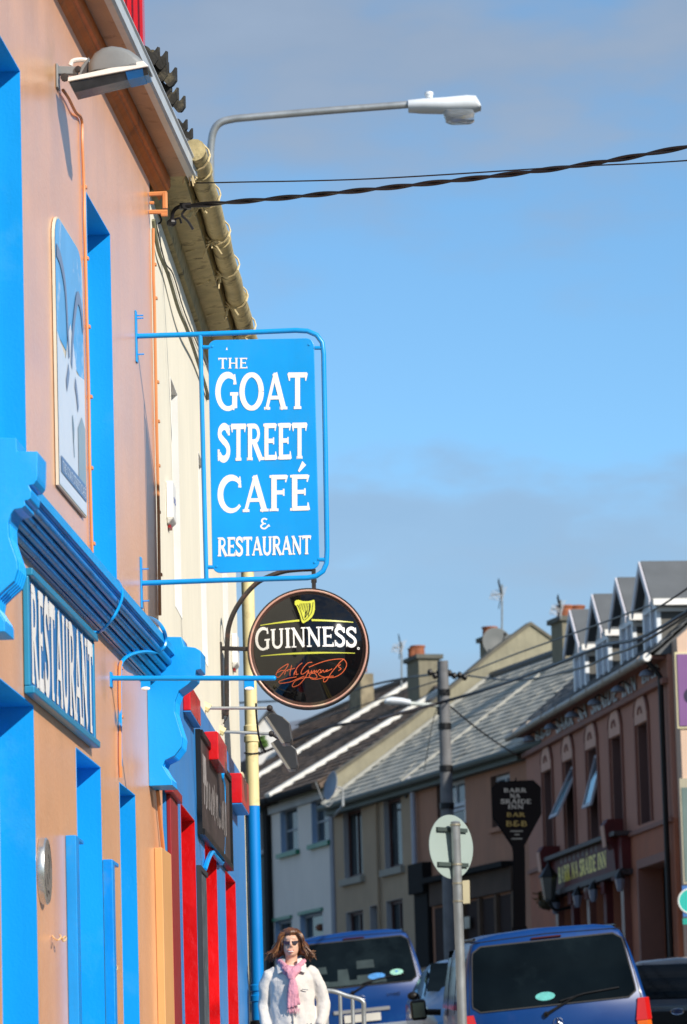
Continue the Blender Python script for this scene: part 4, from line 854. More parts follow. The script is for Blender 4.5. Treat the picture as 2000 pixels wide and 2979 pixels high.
for (xa, xb), yt, yb in wins:
    ub_ = RF.uv(xa, (yt+yb)/2)[0]; ua_ = RF.uv(xb+3, (yt+yb)/2)[0]; xm = (xa+xb)/2
    HW.append([ua_, ub_, RF.uv(xm+10, yb)[1], RF.uv(xm, yt)[1]])
v0m = sum(h[2] for h in HW)/5; v1m = sum(h[3] for h in HW)/5; wm = sum(h[1]-h[0] for h in HW)/5
for h in HW: h[2], h[3] = v0m, v1m; c_ = (h[0]+h[1])/2; h[0], h[1] = c_-wm/2, c_+wm/2
vB = RF.uv(1900, 2402)[1]; dr_a = RF.uv(1950, 2500)[0]; 
dh = (RF.uv(1947, 2520)[0], RF.uv(1867, 2524)[0], vR0+.8, RF.uv(1905, 2515)[1])
sf0, sf1 = RF.uv(1845, 2500)[0], RF.uv(1622, 2560)[0]; vFt = (RF.uv(1619, 2511)[1]+RF.uv(1804, 2441)[1])/2; vFb = (RF.uv(1636, 2601)[1]+RF.uv(1810, 2531)[1])/2
sh_h = [(sf0+.5+(sf1-sf0-1)*k/4+.15, sf0+.5+(sf1-sf0-1)*(k+1)/4-.15, vR0+1.3, vFb-.12) for k in range(4)]
m = MB(); wallface(m, RF, uR0, uR1, vB, vRT, [tuple(h) for h in HW], .30); m.build('upper_wall', INN, inn)
m = MB(); wallface(m, RF, uR0, uR1, vR0, vB, [dh] + sh_h, .35); m.build('lower_wall', INNL, inn)
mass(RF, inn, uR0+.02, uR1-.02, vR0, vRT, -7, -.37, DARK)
m = MB(); m.box(RF, uR0, uR1, vMo-.05, vMo+.05, .001, .10); m.build('string_course', INNT, inn, bevel=.02); m = MB(); m.box(RF, uR0, uR1, vB-.05, vB+.02, .001, .05); m.build('sill_band', INNT, inn)
IW = mat('inn_window_frame', (.42, .40, .44), .5, .1)
for i, h in enumerate(HW):
    lining(RF, inn, tuple(h), .28, mat('inn_reveal_shaded', (.14, .07, .06), .8, .1)); f = window(RF, inn, tuple(h), .26, IW, GLASS, (1, 2), .07)  # dark brown puts the recess shade into the reveal colour
    cu = (h[0]+h[1])/2; r = wm/2+.10; pv0 = h[3]; rise = .34; st_ = .14      # arch panel and hood
    ca_ = lambda a, k: RF.P(cu+(r-k)*math.cos(rad(a)), pv0+st_+(rise-k*.5)*math.sin(rad(a)), .001)
    m = MB(); m.prism([RF.P(cu-r+.05, pv0+.01, .001), RF.P(cu+r-.05, pv0+.01, .001)] + [ca_(a, .05) for a in range(0, 181, 15)], RF.w*.04); m.build('arch_panel', INNP, inn)
    m = MB(); m.tube([RF.P(cu-r, h[2], .02), RF.P(cu-r, pv0+st_, .02)] + [ca_(a, 0)+RF.w*.03 for a in range(170, -1, -15)] + [RF.P(cu+r, pv0+st_, .02), RF.P(cu+r, h[2], .02)], .028, 6); m.build('hood_moulding', INNT, inn)
    m = MB(); m.tube([RF.P(cu+.16*math.cos(rad(a)), pv0+.10+.17*math.sin(rad(a)), .045) for a in range(20, 161, 20)], .022, 6); m.build('lunette', INNT, inn)
for i, op in ((1, .30), (2, .12)):     # top-hung casements swung outwards
    h = HW[i]; a, b = h[0]+.04, h[1]-.04; vt, vb3 = h[3]-.08, h[3]-1.0
    Q = lambda u, t, o=0: RF.P(u, vt+(vb3-vt)*t, -.14+o+(op+.14)*t)
    m = MB(); 
    for (u0_, u1_, t0, t1) in ((a, a+.06, 0, 1), (b-.06, b, 0, 1), (a+.06, b-.06, 0, .07), (a+.06, b-.06, .93, 1)):
        m.hexa([Q(u0_, t0), Q(u1_, t0), Q(u1_, t0, .04), Q(u0_, t0, .04), Q(u0_, t1), Q(u1_, t1), Q(u1_, t1, .04), Q(u0_, t1, .04)])
    s_ = m.build('open_casement', IW, inn); m = MB(); m.hexa([Q(a+.03, .03, .01), Q(b-.03, .03, .01), Q(b-.03, .03, .02), Q(a+.03, .03, .02), Q(a+.03, .97, .01), Q(b-.03, .97, .01), Q(b-.03, .97, .02), Q(a+.03, .97, .02)]); m.build('pane', GLASSB, s_)
lining(RF, inn, dh, .33, INNT); m = MB(); m.box(RF, dh[0]+.01, dh[1]-.5, dh[2], dh[3]-.3, -.33, -.29); m.build('door', DARK, inn)
m = MB(); m.box(RF, dh[0]-.12, dh[0], dh[2], dh[3]+.14, .001, .06); m.box(RF, dh[1], dh[1]+.12, dh[2], dh[3]+.14, .001, .06); m.box(RF, dh[0], dh[1], dh[3], dh[3]+.14, .001, .06); m.build('door_surround', INNT, inn)
# gutter and inn name lettering
m = MB(); m.loft(extr(RF, [(.001, vGu+.02), (.22, vGu+.02), (.22, vGu-.03), (.001, vGu-.03)], uR0+.1, uR1)); m.build('soffit', INNT, inn)
m = MB(); m.tube([RF.P(uR0+.25, vGu, .3), RF.P(uR1+.2, vGu-.02, .3)], .065, 10)
for k in range(9): a = uR0+.6+k*1.5; m.tube([RF.P(a, vGu, .3), RF.P(a+.07, vGu, .3)], .075, 10)
m.build('gutter', mat('inn_gutter_grey', (.36, .31, .26), .5, .2, 5), inn, smooth=True)
m = MB(); m.tube([RF.P(uR0+.1, vGu, .3), RF.P(uR0+.25, vGu, .3)], .068, 12); m.build('gutter_end', WHITE, inn, smooth=True)
m = MB(); m.tube([RF.P(uR0+.22, vR0, .08), RF.P(uR0+.22, vGu-.3, .08), RF.P(uR0+.22, vGu-.05, .28)], .045, 8); m.build('downpipe', BLACK, inn, smooth=True)
m = MB(); LT = mat('inn_sign_letter', (.42, .46, .48), .4, .3, 20)
for s_, xa, ya, xb, yb in (('B&B', 1562, 2150, 1608, 2128), ('BARR', 1622, 2118, 1672, 2088), ('NA', 1686, 2082, 1712, 2068), ('SRÁIDE', 1724, 2064, 1800, 2022), ('INN', 1814, 2014, 1856, 1992), ('BAR', 1872, 1982, 1924, 1954)):
    ua_, va_ = RF.uv(xa, ya); ub_, vb_2 = RF.uv(xb, yb); vc = vMo + .24
    big = s_ in ('BARR', 'NA', 'SRÁIDE', 'INN'); h_ = .27 if big else .18
    m = MB(); text(m, s_, 0, ua_-ub_, vc-h_/2, vc+h_/2, lambda x, y, z, ua_=ua_: RF.P(ua_-x, y, .03+z), 1.5); m.build('name_lettering', LT, inn, fix=False)
# dome lamps under the gutter: things of their own
def domelamp(u, i):
    t = root('wall_downlight', RF.P(u, vGu-.5, 0), ['', 'grey dome downlight under the inn gutter, %s of the six']. __getitem__(1) % ['farthest left', 'second from the left', 'third from the left', 'fourth from the left', 'fifth from the left', 'farthest right'][i], 'lamp', 'dome lamps under the inn gutter')
    m = MB(); m.lathe(RF.P(u, vGu-.26, .24), Z, [(.12, 0), (.115, .03), (.10, .06), (.065, .09), (.025, .105), (.001, .11)], 14); m.build('shade', mat('dome_lamp_grey', (.16, .18, .22), .45, .1), t, smooth=True)
    m = MB(); m.tube(spline([RF.P(u, vGu-.15, .24), RF.P(u, vGu-.09, .16), RF.P(u, vGu-.16, .03)], 4), .014, 6); m.build('swan_neck', BLACK, t, smooth=True)
for i, (x, y) in enumerate(((1538, 2138), (1601, 2100), (1663, 2062), (1728, 2022), (1797, 1985), (1880, 1938))): domelamp(RF.uv(x, y, .25)[0], i)
# shopfront
sfr = MB(); sfr.box(RF, sf0+.2, sf1-.1, vFb, vFt, .001, .16); sfb = sfr.build('shop_fascia', MAROON, inn)
m = MB(); m.box(RF, sf0+.1, sf1, vFt, vFt+.07, .001, .3); m.box(RF, sf0+.1, sf1, vFb-.09, vFb-.0, .001, .22); m.build('fascia_cornice', mat('dark_weathered_cornice', (.05, .035, .035), .6, .2), inn)
m = MB(); ts0, ts1 = RF.uv(1792, 2500)[0], RF.uv(1652, 2560)[0]
vv = vFb + .12; text(m, 'BARR NA SRÁIDE INN', 0, ts1-ts0, vv, vv+.27, lambda x, y, z: RF.P(ts1-x, y, .1625+z), 1.7); m.build('fascia_lettering', LETG, sfb, fix=False)
m = MB()
for k in range(9): m.ribbon([(0, 0), (.05, .16)], .14, lambda x, y, z, k=k: RF.P(ts1-.3-k*.42-x, vv+.33+y, .1622+z), 0)
m.build('town_silhouette', mat('dull_mauve_print', (.11, .07, .08), .5, .2), sfb, fix=False)
for x, y0, y1 in ((1626, 2462, 2612), (1818, 2383, 2560)):
    uu = RF.uv(x, (y0+y1)/2)[0]; va_ = RF.uv(x, y0)[1]; vb3 = RF.uv(x, y1)[1]
    m = MB(); m.prism([RF.P(uu-.2, v, w) for w, v in ((.001, va_), (.30, va_), (.36, va_-.1), (.33, va_-.35), (.22, (va_+vb3)/2), (.2, vb3), (.001, vb3))], RF.u*.42); m.build('console_bracket', MAROON, inn)
    m = MB(); m.loft(extr(RF, [(.362, va_-.1), (.372, va_-.1), (.34, va_-.45), (.33, va_-.45)], uu-.15, uu+.15)); m.build('console_face', INNP, inn)
for k in range(5):
    uu = sf0+.5+(sf1-sf0-1)*k/4; m = MB(); m.box(RF, uu-.13, uu+.13, vR0, vFb-.1, .001, .12); m.box(RF, uu-.16, uu+.16, vFb-.3, vFb-.1, .121, .16); m.build('pilaster', MAROON if k % 2 else mat('pilaster_brown', (.16, .05, .035), .4, .2), inn)
for h in sh_h: window(RF, inn, h, .25, MAROON, GLASS, (2, 2))
for i, (x, y) in enumerate(((1618, 2640), (1682, 2620), (1728, 2603), (1806, 2572))):
    uu, vl = RF.uv(x, y, .25); t = root('shopfront_lantern', RF.P(uu, vl-.1, .25), ['small lantern on the inn shopfront, far left one', 'small lantern on the inn shopfront, second from left', 'small lantern on the inn shopfront, third from left', 'small lantern on the inn shopfront, far right one'][i], 'lantern', 'small lanterns along the inn shopfront')
    m = MB(); m.lathe(RF.P(uu, vl-.12, .26), Z, [(.04, 0), (.06, .05), (.085, .2), (.08, .21)], 6); m.build('glass_body', mat('lantern_glass', (.22, .24, .3), .15, .1), t)
    m = MB(); m.lathe(RF.P(uu, vl+.092, .26), Z, [(.1, 0), (.05, .08), (.01, .13)], 6); m.tube([RF.P(uu, vl+.2, .26), RF.P(uu, vl+.26, .2), RF.P(uu, vl+.2, .125)], .014, 5); m.build('hood', BLACK, t)
uu, vl = RF.uv(1598, 2590, .4); t = root('wall_lantern', RF.P(uu, vl-.2, .4), 'large black wall lantern left of the inn shopfront', 'lantern')
m = MB(); m.lathe(RF.P(uu, vl-.2, .4), Z, [(.05, 0), (.1, .04), (.16, .42), (.15, .43)], 6); m.build('glass_body', mat('lantern_glass_dark', (.08, .09, .09), .15, .1), t)
m = MB(); m.lathe(RF.P(uu, vl+.232, .4), Z, [(.19, 0), (.1, .12), (.03, .2), (.01, .28)], 6); m.build('iron_hood', BLACK, t); m = MB(); m.tube(spline([RF.P(uu, vl-.2, .4), RF.P(uu, vl-.35, .3), RF.P(uu, vl-.3, .02)], 4), .03, 6); m.build('iron_bracket', BLACK, t)
uu, vl = RF.uv(1592, 2620, .3); t = root('hanging_basket', RF.P(uu, vl-.3, .3), 'small hanging flower basket beneath the large black lantern', 'flower basket')
m = MB(); m.ell(RF.P(uu, vl-.05, .3), (.16, .16, .12), 10, 6); m.build('basket', mat('moss_basket', (.05, .04, .02), .9), t)
m = MB()
for _ in range(160):
    p = RF.P(uu, vl, .3)+Vector((random.gauss(0, .11), random.gauss(0, .11), random.gauss(.03, .07))); d = Vector((random.uniform(-1, 1), random.uniform(-1, 1), random.uniform(-1, 1)))*.03; e = d.orthogonal()*.8; m.add([p-d, p+e, p+d, p-e], [(0, 1, 2, 3)])
m.build('foliage', mat('basket_flowers', (.16, .10, .03), .8, .6, 25), t, fix=False, kind='stuff')
# inn roof, dormers
pitR = rad(40); m = MB(); cr_, sr_ = math.cos(pitR), math.sin(pitR); LR = 4.6
m.prism([RF.P(uR0, vRT-.02, .2), RF.P(uR0, vRT-.02+LR*sr_, .2-LR*cr_), RF.P(uR0, vRT-.02, .2-2*LR*cr_)], RF.u*(uR1-uR0)); m.build('roof', SLATE, inn)
slatepitch(RF, uR0, uR1, .25, vRT, pitR, LR, SLATE, .22, .42, name='slates', par=inn)
dv0 = vGu + .08; wD = -.05
dorm = []
ups = [RF.uv(x, y, wD)[0] for x, y in ((1916, 1880), (1846, 1918), (1774, 1952), (1707, 1993))]   # near corner post
ufs = [RF.uv(x, y, wD)[0] for x, y in ((1881, 1905), (1812, 1941), (1739, 1980), (1674, 2018))]
vtops = [RF.uv(x, y, wD)[1] for x, y in ((1918, 1747), (1846, 1788), (1774, 1833), (1707, 1871))]; vtD = sum(vtops)/4; wDm = sum(b-a for a, b in zip(ups, ufs))/4
vpk = sum(RF.uv(x, y, wD)[1] for x, y in ((1886, 1653), (1814, 1696), (1742, 1742), (1675, 1785)))/4
wDm = min(max(wDm, 1.15), 1.5)
CHEEK = mat('dormer_cheek_slate', (.10, .098, .09), .7, .15, 4, bump=.3, streak=.3)
dn = ['nearest', 'second nearest', 'third nearest', 'farthest']
for i, ua_ in enumerate(ups):
    ub_ = ua_ + wDm; cu = (ua_+ub_)/2; hD = vtD-dv0; L_ = 2.6
    f = None
    def D(nm, mb, M, par, **k): return mb.build(nm, M, par, **k)
    m = MB(); m.box(RF, ua_+.02, ub_-.02, dv0, vtD, wD-L_, wD-.06); m.prism([RF.P(ua_-.02, vtD, wD-.06), RF.P(ub_+.02, vtD, wD-.06), RF.P(cu, vpk-.06, wD-.06)], -RF.w*L_); dd = D('dormer', m, CHEEK, inn)
    m = MB(); m.box(RF, ua_, ua_+.11, dv0-.05, vtD-.02, wD-.058, wD+.01); m.box(RF, ub_-.11, ub_, dv0-.05, vtD-.02, wD-.058, wD+.01); m.box(RF, ua_+.11, ub_-.11, dv0-.05, dv0+.06, wD-.058, wD+.02); m.box(RF, ua_+.11, ub_-.11, vtD-.12, vtD-.02, wD-.058, wD+.01); m.box(RF, cu-.04, cu+.04, dv0+.06, vtD-.12, wD-.05, wD); D('window_frame', m, WHITEP, dd)
    m = MB(); m.box(RF, ua_+.1, ub_-.1, dv0+.05, vtD-.11, wD-.055, wD-.04); D('pane', m, mat('dormer_glass', (.42, .48, .58), .15, .25, 3, spec=.5), dd)  # pale pane colour stands in for reflected sky and net curtain
    m = MB(); m.prism([RF.P(ua_-.0, vtD, wD-.055), RF.P(ub_, vtD, wD-.055), RF.P(cu, vpk-.08, wD-.055)], RF.w*.05); D('gable_board', m, WHITEP, dd)
    m = MB()
    for sgn, ue in ((-1, ua_-.16), (1, ub_+.16)):
        a0 = RF.P(ue, vtD-.03, wD+.12); a1 = RF.P(cu, vpk+.02, wD+.12); m.hexa([a0, a1, a1-RF.w*(L_+.2), a0-RF.w*(L_+.2), a0+Z*.06, a1+Z*.06, a1+Z*.06-RF.w*(L_+.2), a0+Z*.06-RF.w*(L_+.2)])
    D('dormer_roof', m, mat('dormer_roof_felt', (.11, .12, .13), .7, .1, 3, bump=.2), dd)
    m = MB()
    for ue in (ua_-.17, ub_+.17):
        a0 = RF.P(ue, vtD-.14, wD+.16); a1 = RF.P(cu, vpk-.08, wD+.16); m.hexa([a0, a1, a1-RF.w*.03, a0-RF.w*.03, a0+Z*.15, a1+Z*.15, a1+Z*.15-RF.w*.03, a0+Z*.15-RF.w*.03])
    D('bargeboard', m, mat('mauve_grey_board', (.58, .57, .62), .5, .1), dd)
    m = MB(); m.box(RF, ua_-.24, ua_-.12, vtD-.1, vtD+.0, wD-1.6, wD+.1); m.box(RF, ua_-.05, ua_+.018, vtD-.18, vtD-.11, wD-1.3, wD+.0); D('eaves_gutter', m, WHITE, dd)

# ================================================================== terrace beyond (frame HF)
o_ = RF.P(uR1, 0, 0); dH = -(RM.transposed() @ (o_ - C)).z
HF = Fr(pt(1534, 2199, dH+.3), ray(-2630, 3420), -1)
def hu(x, y, w=0): return HF.uv(x, y, w)
uA, uB, uCc, uD_, uE_ = 0.0, hu(1208, 2400)[0], hu(973, 2450)[0], hu(791, 2500)[0], hu(700, 2500)[0]
vH0 = min(HF.vg(0), HF.vg(uD_)) - .8
BRN = mat('brown_house_render', (.40, .19, .115), .85, .1, 1.5, bump=.15, streak=.2); BEI = mat('beige_house_render', (.39, .285, .19), .85, .08, 1.5, bump=.15, streak=.15); WHT = mat('white_house_render', (.72, .67, .62), .8, .04, 1.5, bump=.15, streak=.08); GRN = mat('dark_green_house', (.02, .06, .07), .6, .15)
SILLG = mat('green_sill', (.0, .16, .09), .4, .1); GREYR = mat('grey_reveal', (.38, .37, .38), .7, .05)
def hh4(xl, xr, yt, yb, w=0):   # pixel box -> (u0,u1,v0,v1)
    a = hu(xr, (yt+yb)/2)[0]; b = hu(xl, (yt+yb)/2)[0]; xm = (xl+xr)/2; return (a, b, hu(xm, yb)[1], hu(xm, yt)[1])
def house(name, label, ua_, ub_, vtop, holes, M, depth=7.0):
    r_ = root(name, HF.P((ua_+ub_)/2, HF.vg((ua_+ub_)/2), -.3), label, 'building'); 
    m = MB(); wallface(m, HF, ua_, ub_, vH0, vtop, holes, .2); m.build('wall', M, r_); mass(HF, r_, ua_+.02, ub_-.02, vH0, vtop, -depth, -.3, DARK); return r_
vt1 = (hu(1230, 2262)[1]+hu(1530, 2198)[1])/2; gH = HF.vg(uB/2)
wb1 = hh4(1430, 1486, 2252, 2405); wb2 = hh4(1272, 1355, 2272, 2405)
shf = hh4(1395, 1470, 2625, 2800); dor = hh4(1217, 1262, 2580, 2900); shf2 = hh4(1290, 1385, 2650, 2800)
for hl_ in (wb1, wb2, shf, dor, shf2): pass
brown = house('brown_house', 'brown rendered house with small white framed windows and dark shopfront left of the inn', uA, uB, vt1, [wb1, wb2], BRN)
# the lower storey wall has its own openings, set as dark recessed bays
m = MB(); fs0, fs1 = hu(1500, 2520)[0], hu(1262, 2570)[0]; vfs1 = (hu(1345, 2540)[1]+hu(1470, 2518)[1])/2; vfs0 = hu(1400, 2610)[1]
m.box(HF, fs0, fs1, vfs0, vfs1-.07, .002, .1); m.build('shop_fascia', mat('shop_fascia_brown', (.09, .06, .045), .85, .2, spec=.2), brown)
m = MB(); m.box(HF, fs0, fs1, vfs1-.07, vfs1+.03, .002, .28); m.build('fascia_canopy', mat('matt_black_wood', (.012, .011, .011), .85, .2, spec=.2), brown)
for k in range(5):
    a = fs0 + (fs1-fs0)*k/5; m = MB(); m.box(HF, a+.1, a+(fs1-fs0)/5-.1, gH+.1, vfs0-.05, .002, .03); m.build('shop_window', mat('dark_brown_door', (.03, .015, .012), .8, .2, spec=.2), brown)
    m = MB(); m.box(HF, a-.07, a+.07, gH-.5, vfs0-.02, .004, .09); m.build('pilaster', mat('shop_pilaster', (.12, .075, .05), .85, .2, spec=.2), brown)
m = MB(); m.box(HF, fs1+.15, uB-.1, gH-.5, vfs0+.3, .002, .1); m.box(HF, fs1+.1, uB-.05, vfs0+.3, vfs0+.9, .002, .2); m.build('dark_doorcase', mat('matt_black_wood', (.012, .011, .011), .85, .2, spec=.2), brown)
a, b = hu(1366, 2700), hu(1377, 2660); m = MB(); m.box(HF, b[0]-.1, b[0]+.25, hu(1368, 2702)[1], hu(1368, 2668)[1], .1, .115); m.build('notice', mat('cream_notice', (.55, .5, .4), .7), brown)
CAS = mat('white_casement', (.58, .60, .66), .5, .05)
for h in (wb1, wb2):
    lining(HF, brown, h, .19, mat('brown_reveal', (.13, .07, .05), .8)); window(HF, brown, (h[0], h[1], h[2]+(h[3]-h[2])*.42, h[3]), .2, CAS, GLASSB, (2, 1), .07); window(HF, brown, (h[0], h[1], h[2], h[2]+(h[3]-h[2])*.40), .2, CAS, GLASS, (1, 1), .05)
    m = MB(); m.box(HF, h[0]-.08, h[1]+.08, h[2]-.09, h[2], .001, .08); m.build('sill', BRN, brown)
m = MB(); h = wb2; m.box(HF, h[0]+.05, h[0]+.5, h[2]+.05, h[2]+.5, -.14, -.13); m.build('blind', WHITE, brown)
m = MB(); ux, _ = hu(1218, 2400); m.tube([HF.P(ux, hu(1222, 2515)[1], .1), HF.P(ux, hu(1214, 2290)[1], .1), HF.P(ux, hu(1214, 2262)[1], .2)], .055, 8); m.build('downpipe', mat('lilac_grey_pipe', (.40, .42, .50), .5), brown, smooth=True)
vt2 = (hu(977, 2342)[1]+hu(1193, 2276)[1])/2
hb = [hh4(1001, 1054, 2354, 2554), hh4(1119, 1170, 2320, 2526), hh4(1009, 1059, 2650, 2800), hh4(1080, 1110, 2633, 2900), hh4(1126, 1174, 2617, 2760)]
beige = house('beige_house', 'beige rendered terraced house with tall dark framed upstairs windows', uB, uCc, vt2, hb, BEI)
DRF = mat('dark_red_window_frame', (.06, .015, .012), .5, .2)
for i, h in enumerate(hb):
    lining(HF, beige, h, .19, GREYR)
    if i != 3: window(HF, beige, h, .2, DRF, GLASS, (2, 1) if i != 1 else (1, 1), .07, curtain=None)
    if i < 2: m = MB(); m.box(HF, h[0]-.15, h[1]+.15, h[2]-.14, h[2], .001, .1); m.build('sill', mat('stone_sill', (.30, .28, .24), .8), beige)
m = MB(); m.box(HF, hb[3][0]+.01, hb[3][1]-.01, hb[3][2], hb[3][3]-.02, -.18, -.15); m.build('door', mat('dark_brown_door', (.03, .015, .012), .8, .2, spec=.2), beige)
m = MB(); ux = hu(1107, 2500)[0]; m.tube([HF.P(ux, gH, .06), HF.P(ux, vt2-.15, .06)], .035, 8); m.build('downpipe', BEI, beige, smooth=True)
m = MB(); ux, vx = hu(1184, 2310); m.lathe(HF.P(ux, vx, .002), HF.w, [(.09, 0), (.09, .04), (0, .05)], 10); m.build('vent', BLACK, beige)
vt3 = (hu(791, 2346)[1]+hu(957, 2291)[1])/2
hw = [hh4(817, 867, 2347, 2479), hh4(907, 960, 2321, 2452), hh4(802, 851, 2676, 2800), hh4(875, 941, 2656, 2800)]
white = house('white_house', 'pale grey white terraced house with green window sills', uCc, uD_, vt3, hw, WHT)
BLR = mat('pale_blue_reveal', (.30, .42, .60), .6, .05)
for i, h in enumerate(hw):
    lining(HF, white, h, .19, BLR); window(HF, white, h, .2, mat('white_frame_shade', (.28, .31, .35), .5), GLASS, (1, 2), .06, curtain=None)
    m = MB()
    if i < 2: m.box(HF, h[0]-.12, h[1]+.12, h[2]-.1, h[2], .001, .1); m.build('sill', SILLG, white)
    else: m.box(HF, h[0]-.05, h[1]+.05, h[3], h[3]+.07, .001, .05); m.build('lintel', SILLG, white)
m = MB(); m.box(HF, uCc, uCc+.25, vH0, vt3-.1, .001, .04); m.build('quoin', mat('grey_quoin', (.25, .26, .30), .8), white)
m = MB(); m.ell(HF.P(hw[3][0]+.7, hw[3][2]+.75, -.13), (.10, .05, .08), 10, 8); m.build('window_ornament', mat('orange_vase', (.20, .06, .02), .5), white, smooth=True)
m = MB(); m.box(HF, uCc+.05, uD_, vt3-.2, vt3-.02, .001, .08); m.build('eaves_band', mat('grey_eaves', (.42, .42, .42), .8), white)
hg = [hh4(754, 775, 2362, 2475)]
green = house('green_house', 'dark green painted house at the far left end of the terrace behind the blue drainpipe', uD_, uE_, vt3+.1, hg, GRN)
for h in hg: lining(HF, green, h, .19, GREYR); window(HF, green, h, .2, CAS, GLASSB, (1, 2), .06); m = MB(); m.box(HF, h[0]-.12, h[1]+.12, h[2]-.1, h[2], .001, .1); m.build('sill', GREYR, green)
m = MB(); m.box(HF, uD_-.05, uD_+.28, vH0, vt3+.2, .002, .12); m.build('party_pier', mat('matt_black_wood', (.012, .011, .011), .85, .2, spec=.2), green)
# --- roofs.  find the pitch so that the verge runs from eaves pixel to ridge pixel
def pitch_for(pe, pr, wE):
    ue, ve = hu(*pe, wE)
    best = None
    for k in range(200, 600):
        p = rad(k/10); N = HF.u.cross(Z*math.sin(p)-HF.w*math.cos(p)); Q = hit(pr[0], pr[1], HF.P(ue, ve, wE), N); a, b, w = HF.inv(Q)
        e = abs(a-ue)
        if best is None or e < best[0]: best = (e, p, w, b, a)
    return ue, ve, best
wE = .25
ue, ve, B_ = pitch_for((1100, 2293), (1560, 1940), wE)
PB = B_[1]
ve_ = (hu(1100, 2293, wE)[1]+hu(1520, 2178, wE)[1]+hu(985, 2328, wE)[1])/3
NB = HF.u.cross(Z*math.sin(PB)-HF.w*math.cos(PB))
def onB(x, y): return HF.inv(hit(x, y, HF.P(0, ve_, wE), NB))
rid = [onB(x, y) for x, y in ((1445, 1956), (1610, 1910))]; Lr = (wE-(rid[0][2]+rid[1][2])/2)/math.cos(PB)
ugab = uCc
print('pitch beige', math.degrees(PB), 'err', B_[0], 'ridge', rid, 'L', Lr)
cB, sB = math.cos(PB), math.sin(PB)
def roofsolid(par, u0, u1, L_, M, cE=wE, v=None, c=None, s=None, name='roof'):
    v = ve_ if v is None else v; c = c or cB; s = s or sB
    m = MB(); m.prism([HF.P(u0, v-.03, cE), HF.P(u0, v-.03+L_*s, cE-L_*c), HF.P(u0, v-.03+L_*s-.1, cE-L_*c-.05), HF.P(u0, v-.5, cE-2*L_*c-.05)], HF.u*(u1-u0)); return m.build(name, M, par)
for par, a, b in ((brown, uA-4.5, uB), (beige, uB, uCc)):
    roofsolid(par, a, b, Lr, SLATEG); slatepitch(HF, a, b, wE, ve_, PB, Lr, SLATEG, .235, .5, .017, 'slates', par)
    m = MB(); m.tube([HF.P(a, ve_+.01+Lr*sB, wE-Lr*cB), HF.P(b, ve_+.01+Lr*sB, wE-Lr*cB)], .09, 8); m.build('ridge', SLATE, par)
    m = MB(); m.tube([HF.P(a, ve_-.06, wE+.07), HF.P(b, ve_-.06, wE+.07)], .07, 8); m.box(HF, max(a, 0), b, ve_-.22, ve_-.03, .002, .2); m.build('gutter', mat('dark_green_gutter', (.08, .10, .09), .6, .2), par)
uu = onB(1400, 2098)[0]
m = MB(); m.box(HF, 0, .01, 0, .01, 0, .01); m.v = []; m.f = []; m.m = []
def slopebar(par, u0, u1, s0, s1, t0, t1, M, name, v=None, c=None, s=None, cE=wE):
    v = ve_ if v is None else v; c = c or cB; s = s or sB; m = MB()
    Q = lambda u, q, t: HF.P(u, v+q*s+t*c, cE-q*c+t*s)
    m.hexa([Q(u0, s0, t0), Q(u1, s0, t0), Q(u1, s0, t1), Q(u0, s0, t1), Q(u0, s1, t0), Q(u1, s1, t0), Q(u1, s1, t1), Q(u0, s1, t1)]); return m.build(name, M, par)
slopebar(brown, uB-.03, uB+.07, 0, Lr, .0, .06, mat('pale_verge', (.34, .34, .31), .8, .2, 4), 'party_verge')
slopebar(beige, uCc-.12, uCc-.02, 0, Lr, .0, .08, mat('pale_verge', (.34, .34, .31), .8, .2, 4), 'party_verge')
# gable of the white house standing above the beige roof
gq = [HF.sec(x, y, uCc) for x, y in ((974, 2255), (1190, 2103), (1330, 1990), (1440, 1895), (1544, 1818), (1612, 1866), (1680, 1925))]
m = MB(); poly = [(gq[0][0], ve_-.6)] + gq + [(gq[-1][0], ve_+.3)]
m.prism([HF.P(uCc, v, w) for w, v in poly], HF.u*.28); m.build('gable_wall', CEMENT, white)
m = MB()
for a, b in zip(gq, gq[1:]):
    m.hexa([HF.P(uCc+du, v+dv, w) for du, dv in ((-.05, .0), (.33, .0), (.33, .07), (-.05, .07)) for w, v in (a,)] + [HF.P(uCc+du, v+dv, w) for du, dv in ((-.05, .0), (.33, .0), (.33, .07), (-.05, .07)) for w, v in (b,)])
m.build('gable_coping', mat('dark_coping', (.12, .11, .085), .85, .2, 5), white)
